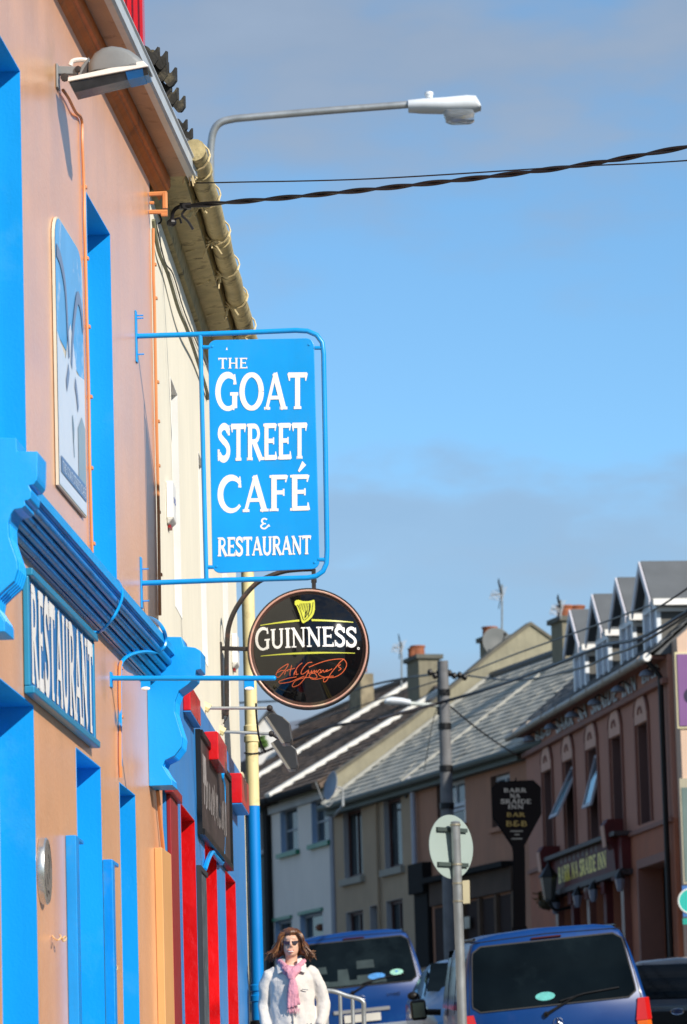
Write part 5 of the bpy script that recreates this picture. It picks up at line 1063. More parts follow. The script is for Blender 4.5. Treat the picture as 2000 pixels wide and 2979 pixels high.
# white house / farther roofs: brown tiles
pe = (792, 2318)
ue2, ve2, B2 = pitch_for((792, 2318), (1266, 2027), wE); PW = B2[1]
print('pitch white', math.degrees(PW), B2)
cW, sW = math.cos(PW), math.sin(PW); NW = HF.u.cross(Z*sW-HF.w*cW)
def onW(x, y): return HF.inv(hit(x, y, HF.P(0, ve2, wE), NW))
TOPW = [(12.0, 4.4), (17.6, 4.75), (26.3, 7.2), (28.2, 7.6), (32.0, 7.75), (36.8, 6.95)]
def topW(u):
    u = max(min(u, 36.79), 12.01)
    for (a, p), (b, q) in zip(TOPW, TOPW[1:]):
        if u <= b: return p+(q-p)*(u-a)/(b-a)
us1 = 26.3; uFar = 36.7
def tiles(par, u0, u1):
    Q = lambda u, s_, t=0: HF.P(u, ve2+s_*sW+t*cW, wE-s_*cW+t*sW)
    top_u = [u1] + [a for a, _ in TOPW[::-1] if u0 < a < u1] + [u0]
    m = MB(); m.prism([Q(u0, 0, -.03), Q(u1, 0, -.03)] + [Q(u, topW(u), -.03) for u in top_u], -NW.normalized()*(.12 if NW.z > 0 else -.12))
    for a, b in zip(top_u, top_u[1:]): A, B = Q(a, topW(a)), Q(b, topW(b)); m.add([A, B, B-Z*3-HF.w*3.5, A-Z*3-HF.w*3.5], [(0, 1, 2, 3)])
    m.build('roof', TILEB, par); slatepitch(HF, u0, u1, wE, ve2, PW, 7.8, TILEB, .30, .30, .035, 'tiles', par, jit=.014, smax=topW)
    m = MB(); m.tube([Q(u, topW(u), .03) for u in top_u], .09, 8); m.build('ridge', TILEB, par)
    m = MB(); m.tube([HF.P(u0, ve2-.08, wE+.07), HF.P(u1, ve2-.08, wE+.07)], .08, 8); m.build('gutter', mat('matt_black_wood', (.012, .011, .011), .85, .2, spec=.2), par)
tiles(white, uCc+.3, ue2); tiles(green, ue2+.1, us1)
VW = mat('white_painted_verge', (.78, .77, .72), .7, .06, 3, streak=.3, dirt=(.40, .40, .34), dirtamt=.6, dsc=2)
slopebar(white, ue2-.1, ue2+.30, -.05, 4.75, .0, .11, VW, 'white_verge', ve2, cW, sW)
slopebar(green, us1-.1, us1+.34, -.05, 7.1, .0, .11, VW, 'white_verge', ve2, cW, sW)
far = root('far_terraced_house', HF.P(us1+4, HF.vg(us1+4), -.3), 'far terraced house with a long brown tiled roof behind the blue drainpipe', 'building')
m = MB(); m.box(HF, us1+.3, uFar, vH0, ve2-.1, -6, 0); m.build('wall', mat('far_wall_grey', (.34, .33, .31), .8), far); tiles(far, us1+.35, uFar)
# satellite dishes, antennas, chimneys
def chimney(x0, xm, x1, yt, yb, d, label, pots=(), Mx=mat('chimney_cement', (.21, .19, .135), .9, .2, 3, bump=.4, streak=.4, dirt=(.08, .075, .06), dirtamt=.7, dsc=3), cap=True):
    """stack seen with its left face xm-x0 and front face x1-xm"""
    s = F/d; a = pt(xm, yb, d); wf = (x1-xm)/s; wl = max(.3, .62); h = (yb-yt)/s
    fw_ = (-HF.u); fx = -HF.w       # front face normal and its rightward direction
    fx = Vector((HF.uh.y, -HF.uh.x, 0)); th = math.atan2(fx.y, fx.x); wf2 = wf/max(fx.x, .3); wl2 = ((xm-x0)/s)/max(abs(HF.uh.x), .2)
    wl2 = min(max(wl2, .4), 1.3)
    t = root('chimney', a, label, 'chimney', 'cement rendered chimney stacks')
    A = a; B = a+fx*wf2; Cc = B+HF.uh*wl2; D_ = a+HF.uh*wl2
    low = Vector((0, 0, -1.0)); m = MB(); m.hexa([A+low, B+low, Cc+low, D_+low, A+Z*h, B+Z*h, Cc+Z*h, D_+Z*h]); m.build('stack', Mx, t)
    if cap:
        e = .07; q = [A-fx*e-HF.uh*e, B+fx*e-HF.uh*e, Cc+fx*e+HF.uh*e, D_-fx*e+HF.uh*e]; m = MB(); m.hexa([p+Z*(h+.001) for p in q]+[p+Z*(h+.1) for p in q]); m.build('cap', mat('dark_cap', (.10, .10, .085), .85, .2, 5), t)
    for fxx, r, hp2 in pots:
        c_ = A+fx*(wf2*fxx)+HF.uh*(wl2*.5)+Z*(h+.1); m = MB(); m.lathe(c_, Z, [(r, 0), (r*.95, hp2*.8), (r*1.08, hp2*.85), (r*1.08, hp2), (r*.8, hp2), (r*.75, hp2*.6)], 14); m.build('chimney_pot', mat('dull_terracotta', (.30, .095, .04), .8, .2, 6, dirt=(.15, .06, .04), dirtamt=.6, dsc=8), t, smooth=True)
    return t
def dep(Q): return -(RM.transposed() @ (Q - C)).z
dW1 = dep(hit(1225, 2035, HF.P(0, ve2, wE), NW)); dW2 = dep(hit(1052, 2075, HF.P(0, ve2, wE), NW)); dB4 = dep(hit(1642, 1925, HF.P(0, ve_, wE), NB))
chimney(1189, 1222, 1284, 1915, 2040, dW1, 'cement chimney with one orange pot behind the utility pole', ((.25, .17, .26), (.05, .13, .2)))
chimney(1018, 1052, 1090, 1958, 2072, dW2, 'stained stone chimney partly behind the round black sign', ((.5, .16, .2),), mat('sooty_stone', (.24, .20, .13), .9, .4, 4, bump=.5, dirt=(.03, .025, .02), dirtamt=.8, dsc=2.5), False)
chimney(1402, 1428, 1492, 1858, 1960, dB4+9, 'dark chimney with orange pot behind the large satellite dish', ((.25, .17, .22),))
chimney(1612, 1640, 1684, 1805, 1925, dB4, 'tall cement chimney with two orange pots left of the inn dormers', ((.62, .18, .26), (1.35, .18, .26)))
def antenna(x, yb, yt, d, label, yl, big=1.0):
    t = root('tv_antenna', pt(x, yb, d), label, 'antenna', 'television antennas on the roofs'); m = MB(); m.tube([pt(x, yb, d), pt(x, yt, d)], .022, 6); m.build('mast', STEEL, t)
    m = MB(); a = pt(x+6, yl, d); b = pt(x-36*big, yl+3, d); m.tube([a, b], .016, 5)
    for k in range(9):
        q = a + (b-a)*(k/8); h_ = .22-.012*k; dr_ = Vector((.3, .5, .8)).normalized(); m.tube([q-dr_*h_, q+dr_*h_], .009, 4)
    m.build('boom', mat('aluminium_boom', (.5, .5, .5), .4, .1, metal=.7), t)
    m = MB(); r0 = pt(x-12*big, yl-46*big, d); r1 = pt(x-2, yl, d); r2 = pt(x-10*big, yl+44*big, d)
    for k in range(5): o_2 = Vector((0, .12*(k-2), 0)); m.tube([r0+o_2, r1+o_2, r2+o_2], .010, 4)
    m.build('reflector_grid', BLACK, t)
    return t
antenna(1169, 2000, 1868, dW1+2, 'small television antenna beside the chimney behind the round sign', 1882, .75); antenna(1461, 1840, 1700, dB4+9, 'tall television antenna above the satellite dish chimney', 1728, .9)
antenna(1632, 1800, 1745, dB4, 'pale television antenna on the chimney left of the dormers', 1770, .8)
t = root('satellite_dish', pt(1450, 1900, dB4+8), 'large grey satellite dish in front of the dark chimney', 'satellite dish')
dc = pt(1448, 1868, dB4+8); dn_ = Vector((.35, -1, .25)).normalized(); m = MB(); m.lathe(dc-dn_*.1, dn_, [(.001, 0), (.15, .01), (.27, .04), (.34, .085), (.35, .09), (.33, .09), (.2, .03)], 28); m.build('dish', mat('grey_dish', (.10, .11, .11), .6, .1), t, smooth=True)
m = MB(); m.tube([dc-dn_*.1, dc-dn_*.1-Z*.5], .03, 8); m.tube([dc-Z*.3, dc+dn_*.5], .012, 5); m.ell(dc+dn_*.5, (.04,)*3, 8, 6); m.build('mount', BLACK, t)
t = root('satellite_dish', pt(975, 2345, 91), 'small blue grey satellite dish on the corner of the white house', 'satellite dish')
dc = pt(972, 2288, 90.5); dn_ = Vector((-.95, -.42, .22)).normalized(); m = MB(); m.lathe(dc, dn_, [(.001, 0), (.15, .01), (.25, .04), (.31, .08), (.30, .085), (.2, .04)], 24); m.build('dish', mat('bluegrey_dish', (.20, .25, .33), .5, .1), t, smooth=True)
m = MB(); m.tube([dc, dc-dn_*.2, dc-dn_*.2-Z*.35, HF.P(uCc, HF.inv(dc)[1]-.35, .01)], .025, 6); m.tube(spline([dc-Z*.28, dc-Z*.45+dn_*.2, dc+dn_*.42], 4), .012, 5); m.build('mount', STEEL, t)
# background roofs at the far left: blue-grey roof, small white gable, shrub
bgd = root('distant_house', pt(900, 2250, 125), 'distant house with a blue grey slate roof seen under the round black sign', 'building')
a = [pt(x, y, d) for x, y, d in ((700, 2128, 125), (1060, 2058, 125), (1060, 2230, 118), (700, 2270, 118))]
m = MB(); m.prism(a, Vector((0, .3, -.3))); m.build('roof', mat('bluegrey_slate', (.17, .19, .23), .7, .15, 2, bump=.2), bgd)
a0 = pt(700, 2268, 118.5); b0_ = pt(1060, 2226, 118.5); m = MB(); m.hexa([a0, b0_, b0_+Vector((0, 7, 0)), a0+Vector((0, 7, 0)), a0-Z*6, b0_-Z*6, b0_+Vector((0, 7, -6)), a0+Vector((0, 7, -6))]); m.build('wall', mat('far_wall_pale', (.4, .4, .4), .8), bgd)
wg_ = root('white_gable_house', pt(775, 2250, 112), 'small bright white gabled house glimpsed beside the black floodlights', 'building')
m = MB(); g = [pt(x, y, 112) for x, y in ((735, 2135), (765, 2096), (788, 2070), (806, 2092), (830, 2128), (830, 2260), (735, 2260))]; m.prism(g, Vector((0, 5, 0))); m.build('wall', WHITE, wg_)
m = MB()
for p, q in (((730, 2138), (788, 2064)), ((788, 2064), (838, 2134))): A = pt(*p, 111.8); B = pt(*q, 111.8); m.hexa([A, B, B+Vector((0, 5.4, 0)), A+Vector((0, 5.4, 0)), A+Z*.1, B+Z*.1, B+Vector((0, 5.4, .1)), A+Vector((0, 5.4, .1))])
m.build('roof', SLATE, wg_)
def shrub(c_, r, n, label, M):
    t = root('shrub', c_-Z*r*1.6, label, 'shrub'); m = MB()
    for _ in range(n):
        d = Vector((random.gauss(0, 1), random.gauss(0, 1), random.gauss(0, 1))).normalized()*random.uniform(.4, 1)*r*(1+.3*noise.noise(Vector((_*.1, 0, 0)))); p = c_+d; a = Vector((random.uniform(-1, 1), random.uniform(-1, 1), random.uniform(-1, 1))).normalized()*.05; b = a.orthogonal().normalized()*.03; m.add([p-a, p+b, p+a, p-b], [(0, 1, 2, 3)])
    m.build('crown', M, t, fix=False, kind='stuff'); m = MB(); m.tube([c_-Z*r*1.6, c_-Z*r*.5, c_+Z*r*.4], [.05, .04, .01], 6); m.build('trunk', WOODP, t); return t
shrub(pt(762, 2160, 104), .16, 260, 'small green shrub between the distant roofs and the drainpipe', mat('shrub_green', (.06, .13, .02), .8, .5, 5))

# ================================================================== peach building at the right edge
PEACH = mat('peach_render', (.62, .44, .33), .8, .05, 1.5, bump=.12, streak=.08)
dP = 67.6; GFr = Fr(RF.P(uR0-.02, 0, 0), -RF.w, 1)          # u to the right along the gable, w towards the camera
ue_, v1 = GFr.uv(1955, 1866); vg0 = vR0; LRr = 4.6; tR = math.tan(pitR)
m = MB(); m.prism([GFr.P(ue_, vg0, 0), GFr.P(ue_+7.6, vg0, 0), GFr.P(ue_+7.6, v1, 0), GFr.P(ue_+3.8, v1+3.8*tR, 0), GFr.P(ue_, v1, 0)], GFr.w*.4); pch = m.build('gable_wall', PEACH, inn); GFr.O = GFr.O + GFr.w*.4
def gbox(x0, x1, y0, y1, w0, w1, nm, M, par): a, vt_2 = GFr.uv(x0, y0); b = a+(x1-x0)/(F/dP); vb_3 = GFr.uv(x0, y1)[1]; m = MB(); m.box(GFr, a, b, vb_3, vt_2, w0, w1); return m.build(nm, M, par)
psg = root('purple_sign', GFr.P(1, GFr.uv(1967, 2113)[1], .03), 'purple sign with pale yellow border high on the peach wall', 'sign')
gbox(1962, 2110, 1898, 2120, .002, .03, 'border', mat('pale_yellow_border', (.62, .55, .33), .5), psg); gbox(1968, 2104, 1904, 2113, .0305, .05, 'panel', mat('purple_panel', (.20, .085, .24), .4, .05), psg)
cc = GFr.P(GFr.uv(2012, 2025)[0], GFr.uv(2012, 2025)[1], .051); m = MB(); m.lathe(cc, GFr.w, [(.13, 0), (.13, .005), (.0, .006)], 24); m.build('dark_letter', mat('dark_violet', (.02, .01, .04), .4), psg)
wsg = root('grey_window_board', GFr.P(1, GFr.uv(1978, 2565)[1], .03), 'tall grey green framed panel on the peach wall below the purple sign', 'board')
gbox(1976, 2110, 2265, 2572, .002, .03, 'frame', mat('tan_frame', (.40, .36, .26), .5), wsg); gbox(1982, 2104, 2292, 2566, .0305, .04, 'panel', mat('grey_green_panel', (.16, .22, .21), .2, .1), wsg)
tsg = root('teal_sign', GFr.P(1, GFr.uv(1985, 2690)[1], .03), 'small blue and teal sign on the peach wall behind the parked car', 'sign')
gbox(1984, 2080, 2577, 2668, .002, .03, 'blue_panel', mat('sign_mid_blue', (.04, .15, .42), .4), tsg); gbox(1986, 2080, 2672, 2690, .002, .03, 'teal_strip', mat('teal', (.01, .33, .27), .4), tsg)
a, b = GFr.uv(2008, 2622); m = MB(); m.lathe(GFr.P(a, b, .031), GFr.w, [(.19, 0), (.19, .003), (.165, .004), (.001, .005)], 28); m.build('roundel', mat('teal_bright', (.02, .42, .36), .4), tsg)
m = MB(); m.tube([GFr.P(a+.19*math.cos(t*.2618), b+.19*math.sin(t*.2618), .036) for t in range(25)], .012, 5); m.build('roundel_ring', WHITE, tsg)

# ================================================================== utility pole, inn sign on a post, road sign
dU = 74; q0 = pt(1312, 2720, dU); gU = gz(q0.y)+.1
up = root('utility_pole', (q0.x, q0.y, gU), 'tall grey utility pole carrying wires and a small white street lamp', 'utility pole')
top = pt(1289, 1922, dU); s = F/dU; bt = Vector((q0.x+.02, q0.y, gU)); m = MB(); m.tube([bt, q0, top], [.14, .125, .088], 16); m.build('pole', WOODP, up, smooth=True)
for y in (2015, 2113, 2236, 2345): m = MB(); t = (y-1922)/(2720-1922); c_ = top+(q0-top)*t; m.tube([c_-Z*.05, c_+Z*.05], .105+.035*t, 16); m.build('band', BLACK, up)
m = MB(); a = pt(1300, 2052, dU); b = pt(1195, 2050, dU); 
m.tube(spline([a, pt(1255, 2051, dU), pt(1190, 2046, dU)], 3), .035, 8); up_arm = m.build('lamp_arm', GREYL, up, smooth=True)
m = MB(); rings = [[pt(x, (y0+y1)/2, dU)+Vector((0, .1*k*math.cos(t), 0))+Z*((y1-y0)/2/s*math.sin(t)) for t in [2*math.pi*i/12 for i in range(12)]] for x, y0, y1, k in ((1196, 2036, 2056, .8), (1170, 2030, 2052, 1), (1140, 2027, 2052, 1.1), (1124, 2032, 2050, .9), (1119, 2038, 2046, .4))]; m.loft(rings); m.build('street_lantern', WHITEP, up, smooth=True)
m = MB()
for dx, dy in ((-40, -6), (-26, 4), (-14, -6), (16, -4), (30, 4), (46, 2), (60, 8)): c_ = pt(1292+dx, 1962+dy, dU); m.ell(c_, (.05, .05, .06), 8, 6); m.tube([c_, pt(1292, 1964, dU)], .012, 4)
m.tube([pt(1245, 1958, dU), pt(1345, 1968, dU)], .025, 6); m.build('insulator', BLACK, up)
m = MB(); m.tube([pt(1278, 1925, dU), pt(1277, 2080, dU)], .03, 6); m.build('cable_riser', BLACK, up)
dS = 66; q = [(1447, 2274), (1500, 2271), (1500, 2262), (1503, 2262), (1503, 2271), (1553, 2269), (1574, 2290), (1576, 2368), (1527, 2459), (1528, 2480), (1531, 2700), (1495, 2700), (1494, 2480), (1491, 2461), (1434, 2374), (1432, 2290)]
ps = root('pub_post_sign', (pt(1512, 2700, dS).x, pt(1512, 2700, dS).y, gz(pt(1512, 2700, dS).y)+.1), 'tall black tapered post sign of the inn standing on the far pavement', 'sign')
m = MB(); m.prism([pt(x, y, dS) for x, y in q], Vector((0, .22, 0))); m.build('board', mat('shaded_black_board', (.003, .003, .004), .9, .1, spec=.02), ps, bevel=.01)  # near-black without sheen: the shade over the sign is put into the colour
pz = pt(1513, 2695, dS); m = MB(); m.hexa([pz+Vector((x, y, c_)) for c_ in (-(pz.z-gz(pz.y)), .0) for x, y in ((-.11, .01), (.11, .01), (.11, .2), (-.11, .2))]); m.build('post', mat('shaded_black_board', (.004, .004, .005)), ps)
fnS = lambda x, y, z: pt(x, -y, dS-.012-z)
m = MB()
for s_, a, b, y0, y1 in (('BARR', 1466, 1532, 2305, 2293), ('NA', 1484, 1514, 2321, 2309), ('SRÁIDE', 1457, 1546, 2338, 2325), ('INN', 1478, 1524, 2353, 2341)): text(m, s_, a, b, -y0, -y1, fnS, 1.5)
m.build('lettering', mat('shaded_white_letter', (.09, .095, .105), .6), ps, fix=False)  # white letters dimmed in colour, as if the sign stood in shade
m = MB()
for s_, a, b, y0, y1 in (('BAR', 1474, 1528, 2376, 2364), ('B&B', 1472, 1535, 2404, 2388)): text(m, s_, a, b, -y0, -y1, fnS, 1.5)
m.build('gold_lettering', mat('shaded_gold_letter', (.07, .052, .01), .6), ps, fix=False)  # gold dimmed in colour to match the shade painted on the board
m = MB()
for y, a, b in ((2418, 1485, 1522), (2428, 1497, 1512), (2440, 1488, 1520)): m.ribbon([(a, -y), (b, -y)], 4, fnS)
m.build('small_print', mat('faint_print', (.05, .055, .06), .6), ps, fix=False)
dR = 40; s = F/dR
gb = pt(1346, 2979, dR); rs = root('road_sign', (gb.x, gb.y, gz(gb.y)+.12), 'round road sign seen from behind on a grey steel post', 'road sign')
m = MB(); a = pt(1325, 2392, dR); b = pt(1346, 2979, dR); m.tube([Vector((gb.x+.012, gb.y, gz(gb.y)+.1)), b, a], .043, 16); m.ell(a, (.043, .043, .012), 16, 6); m.build('post', STEEL, rs, smooth=True)
cD = pt(1313, 2462, dR)+Vector((0, .06, 0)); nD = Vector((.72, -.70, .0)).normalized(); xd = Vector((nD.y*-1, nD.x, 0)).normalized(); rD = .295
xd = Z.cross(nD).normalized()
def dd_(r, w): return [cD+xd*(r*math.cos(2*math.pi*i/48))+Z*(r*math.sin(2*math.pi*i/48))+nD*w for i in range(48)]
m = MB(); m.loft([dd_(rD, -.004), dd_(rD, .004)]); m.build('disc', mat('grey_green_sign_back', (.31, .38, .355), .55, .06), rs, smooth=True)
m = MB()
for dz in (.155, -.165):
    m = MB()
    for w0, w1, h_ in ((.0042, .03, .018),):
        A = cD+Z*dz; m.hexa([A-xd*.2-Z*h_+nD*w0, A+xd*.2-Z*h_+nD*w0, A+xd*.2-Z*h_+nD*w1, A-xd*.2-Z*h_+nD*w1, A-xd*.2+Z*h_+nD*w0, A+xd*.2+Z*h_+nD*w0, A+xd*.2+Z*h_+nD*w1, A-xd*.2+Z*h_+nD*w1])
    m.build('mounting_channel', mat('dark_channel', (.05, .07, .065), .5, .2), rs)
for y in (2400, 2515, 2570, 2622): m = MB(); c_ = pt(1325+(y-2392)*.036, y, dR); m.tube([c_-Z*.008, c_+Z*.008], .049, 16); m.build('clamp', mat('tan_clamp', (.4, .36, .27), .4, .2, metal=.5), rs)
m = MB(); P4 = [pt(x, y, dR-.02) for x, y in ((1346, 2562), (1365, 2560), (1366, 2627), (1348, 2629))]; m.prism(P4, Vector((.01, .12, 0))); m.build('small_plate', mat('cream_plate', (.62, .55, .36), .5), rs)

# ================================================================== overhead wires
def side_pole(x, y, h, label):
    t = root('utility_pole', (x, y, gz(y)), label, 'utility pole'); m = MB(); m.tube([(x, y, gz(y)-.1), (x, y, gz(y)+h)], [.14, .09], 14); m.build('pole', WOODP, t, smooth=True)
    m = MB(); m.box(Fr((x, y, gz(y)+h-.5), (1, .1, 0), 1), -.5, .5, -.05, .05, .1, .18); m.build('crossarm', BLACK, t)
    return gz(y)+h-.45
zA = side_pole(9.4, 23.5, 8.6, 'utility pole on the right pavement opposite the café, outside the picture'); zB = side_pole(6.95, 40.5, 7.6, 'utility pole on the right pavement beside the near van, outside the picture')
EA = Vector((9.4, 23.5, zA)); EB = Vector((6.95, 40.5, zB))
def pw(p): return p if isinstance(p, Vector) else pt(*p)
WB = mat('black_cable', (.012, .010, .012), .45, .2)
def wire(pts, r, label, sm=8, parts=None):
    P = spline([pw(p) for p in pts], sm); m = MB(); m.tube(P, r, 6); tag(m.build('overhead_wire', WB, smooth=True), label, 'wire')
# the twisted pair
P = spline([pw(p) for p in ((536, 600, 26.3), (640, 591, 26.2), (842, 574, 26), (1224, 536, 25.5), (1658, 485, 25), (2000, 427, 24.6), (2900, 262, 24.2), EA)], 40); m = MB()
L_ = 0; rr0 = []; rr1 = []
for i, p in enumerate(P):
    L_ += (p-P[i-1]).length if i else 0; t = L_*2*math.pi/.52; o_ = Vector((0, math.cos(t), math.sin(t)))*.0085; rr0.append(p+o_); rr1.append(p-o_)
m.tube(rr0, .0085, 6); m.tube(rr1, .0085, 6); tag(m.build('twisted_cable', WB, smooth=True), 'thick twisted black cable crossing the blue sky above the café sign', 'wire', 'wires across the sky')
wire(((450, 528, 26.3), (560, 532, 26.2), (689, 530, 26), (1084, 520, 25.5), (1658, 485, 24.9), (2000, 467, 24.6), (2900, 400, 24.2), EA - Z*.1), .0042, 'thin black wire crossing the sky just above the twisted cable')
# anchor fittings at the wall
m = MB(); A = [pt(*p) for p in ((500, 640, 26.3), (505, 615, 26.3), (520, 602, 26.3), (540, 600, 26.3))]; m.tube(spline(A, 4), .012, 6); m.ell(pt(500, 648, 26.3), (.03, .03, .025), 8, 6); m.cube(pt(540, 600, 26.3), (.035, .02, .018)); m.tube(spline([pt(545, 605, 26.3), pt(530, 625, 26.3), pt(548, 645, 26.3), pt(562, 668, 26.3)], 4), .008, 5)
m.tube(spline([pt(447, 625, 26.3), pt(460, 650, 26.3), pt(470, 640, 26.3), pt(462, 620, 26.3)], 4), .006, 5); m.tube(spline([pt(505, 640, 26.3), pt(522, 635, 26.3), pt(528, 650, 26.3)], 4), .007, 5)
tag(m.build('cable_terminal', WB), 'black cable terminal clamp under the cream soffit', 'clamp')
wire(((1100, 2092, 60), (1268, 2048, 62), (1483, 1983, 60), (1739, 1884, 55), (2000, 1778, 50), EB), .022, 'thick black wire running from the far roofs past the pole and over the inn dormers')
wire(((1364, 1966, 74), (1460, 1977, 70), (1559, 1974, 66), (1700, 1940, 60), (1762, 1912, 57), (2000, 1790, 50), EB - Z*.15), .016, 'black wire sagging from the pole top across the inn dormers')
wire(((1340, 1966, 74), (1500, 1903, 66), (1679, 1839, 60), (1876, 1766, 54), (2000, 1712, 50), EB + Z*.2), .012, 'thin upper wire rising from the pole top toward the right edge')
wire(((690, 2045, 90), (935, 2030, 84), (1085, 1992, 80), (1187, 1972, 78), (1290, 1958, 74)), .02, 'black wire reaching the pole from behind the round black sign')
wire(((860, 2110, 84), (990, 2072, 80), (1120, 2030, 78), (1290, 1975, 74)), .011, 'lower thin wire reaching the pole from behind the round black sign')
wire(((740, 2200, 62), (850, 2155, 62), (960, 2115, 61), (1100, 2092, 60)), .02, 'black wire running low over the brown tiled roof')
wire(((1310, 2055, 74), (1390, 2120, 76), (1460, 2170, 79), (1510, 2200, 81), (1540, 2218, 82)), .014, 'pale service wire dropping from the pole to the brown house')
wire(((1294, 1985, 74), (1260, 2100, 80), (1235, 2240, 86)), .008, 'very thin wire dropping from the pole to the beige house roof')

# unseen terraces added outside the picture: they close the street and feed reflections
def side_house(name, label, y0, x0, y1, x1, h, M, n, side):
    u_ = Vector((x1-x0, y1-y0, 0)).normalized(); f = Fr((x0, y0, gz(y0)-.5), u_, side); L_ = math.hypot(x1-x0, y1-y0)
    r_ = root(name, f.P(L_/2, .5, -.3), label, 'building'); hs_ = []
    for k in range(n):
        a = L_*(k+.5)/n
        for c_ in (1.5, 4.3): hs_.append((a-.5, a+.5, c_, c_+1.4))
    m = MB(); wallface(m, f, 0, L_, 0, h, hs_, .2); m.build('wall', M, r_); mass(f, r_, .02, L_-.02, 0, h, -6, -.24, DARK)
    for q in hs_: window(f, r_, q, .2, WHITE, GLASS, (1, 2))
    m = MB(); m.prism([f.P(-.05, h-.05, .25), f.P(-.05, h+2.1, -3), f.P(-.05, h-.05, -6.2)], f.u*(L_+.1)); m.build('roof', SLATE, r_)
side_house('grey_terraced_house', 'unseen grey rendered house added beyond the pub, hidden behind its blue drainpipe corner', 36.5, -1.75, 47, -2.3, 6.2, mat('left_house_grey', (.42, .41, .39), .8, .06), 3, 1)
side_house('ochre_terraced_house', 'unseen ochre rendered house added further up the left side of the street', 47.3, -2.35, 59, -3.9, 6.4, mat('left_house_ochre', (.42, .29, .16), .8, .06), 3, 1)
rx_ = lambda y: RF.O.x + .131*(RF.O.y - y)
for y0, y1, nm, lb, cc_ in ((20, 29, 'red_terraced_house', 'unseen dull red rendered house added nearest on the right side of the street', (.22, .08, .05)), (29.2, 38, 'tan_terraced_house', 'unseen tan rendered house added on the right side opposite the woman', (.26, .17, .10)), (38.2, 47.5, 'olive_terraced_house', 'unseen olive rendered house added on the right side opposite the near blue van', (.17, .16, .09)), (47.7, 57, 'stone_terraced_house', 'unseen dark stone coloured house added on the right side just before the inn', (.20, .17, .14))):
    side_house(nm, lb, y0, rx_(y0), y1, rx_(y1), 6.1, mat(nm+'_render', cc_, .85, .1), 3, -1)
# ================================================================== vehicles
class Loc:
    """local frame of a vehicle or figure: x right, y forward (away), z up"""
    def __init__(s, O, yaw=0, pitch=0, roll=0):
        s.R = Matrix.Rotation(yaw, 3, 'Z') @ Matrix.Rotation(pitch, 3, 'X') @ Matrix.Rotation(roll, 3, 'Y'); s.O = Vector(O)
    def __call__(s, x, y, z): return s.O + s.R @ Vector((x, y, z))
VANB = mat('van_blue_paint', (.0, .038, .185), .36, .08, 1.5, spec=.35, coat=.15, dirt=(.004, .06, .20), dirtamt=.5, dsc=3)
def tbox(m, T, x0, x1, y0, y1, z0, z1): return m.hexa([T(x0, y0, z0), T(x1, y0, z0), T(x1, y1, z0), T(x0, y1, z0), T(x0, y0, z1), T(x1, y0, z1), T(x1, y1, z1), T(x0, y1, z1)])
TINT = mat('van_tinted_glass', (.004, .007, .009), .06, .4, 2, spec=.12, dirt=(.012, .02, .024), dirtamt=.6, dsc=1.2)
REDL = mat('tail_light_red', (.55, .01, .01), .12, .1, coat=.8); ORL = mat('tail_light_amber', (.75, .13, .01), .15, .1, coat=.8); CLL = mat('tail_light_clear', (.55, .5, .48), .15, .05, coat=.8)
BUMP = mat('grey_bumper', (.23, .26, .30), .5, .1); TYRE = mat('tyre_rubber', (.015, .015, .016), .85, .2); RIM = mat('alloy', (.4, .41, .42), .35, .1, metal=.8); CHR = mat('chrome', (.7, .7, .72), .12, .03, metal=1)
PLATE = mat('number_plate', (.62, .6, .55), .5)
def wheels(par, T, xs, ys, r=.32):
    for y in ys:
        for x in xs:
            m = MB(); ax = T.R @ Vector((1, 0, 0)); c = T(x, y, r); w_ = .10
            m.lathe(c-ax*w_, ax, [(r*.62, 0), (r*.93, 0), (r, .03), (r, .17), (r*.93, .2), (r*.62, .2)], 28); t = m.build('wheel', TYRE, par, smooth=True)
            s_ = 1 if x > 0 else -1; m = MB(); m.lathe(c, ax*s_, [(r*.6, -.05), (r*.62, .085), (r*.5, .07), (.06, .05), (.0, .06)], 20)
            for k in range(5): a = k*1.2566; d = (T.R @ Vector((0, math.cos(a), math.sin(a)))); m.tube([c+ax*s_*.07+d*.05, c+ax*s_*.085+d*r*.58], .025, 5)
            m.build('rim', RIM, t)
def bodyloft(par, T, prof, secs, M, name='body'):
    """prof: half outline (x, z) from bottom centre to top centre; secs: (y, x scale, belt, top, lean)"""
    n = len(prof); H0 = prof[-1][1]; rings = []
    for y, sx, belt, top, lean in secs:
        r_ = []
        for x, z in prof:
            zz = z if z <= belt else belt+(z-belt)*(top-belt)/(H0-belt)
            r_.append((x*sx, y+lean(zz), zz))
        rings.append([T(*p) for p in r_] + [T(-p[0], p[1], p[2]) for p in r_[-2:0:-1]])
    m = MB(); m.loft(rings, caps=False); N = len(rings[0])
    for k in (0, len(rings)-1):
        b = k*N; fs = []
        for i in range(n-1):
            l0, l1 = (N-i) % N, (N-i-1) % N
            f = [b+i, b+i+1, b+l1, b+l0]; f = list(dict.fromkeys(f)); fs.append(f)
        m.f += fs; m.m += [0]*len(fs)
    o = m.build(name, M, par, smooth=True)
    return o
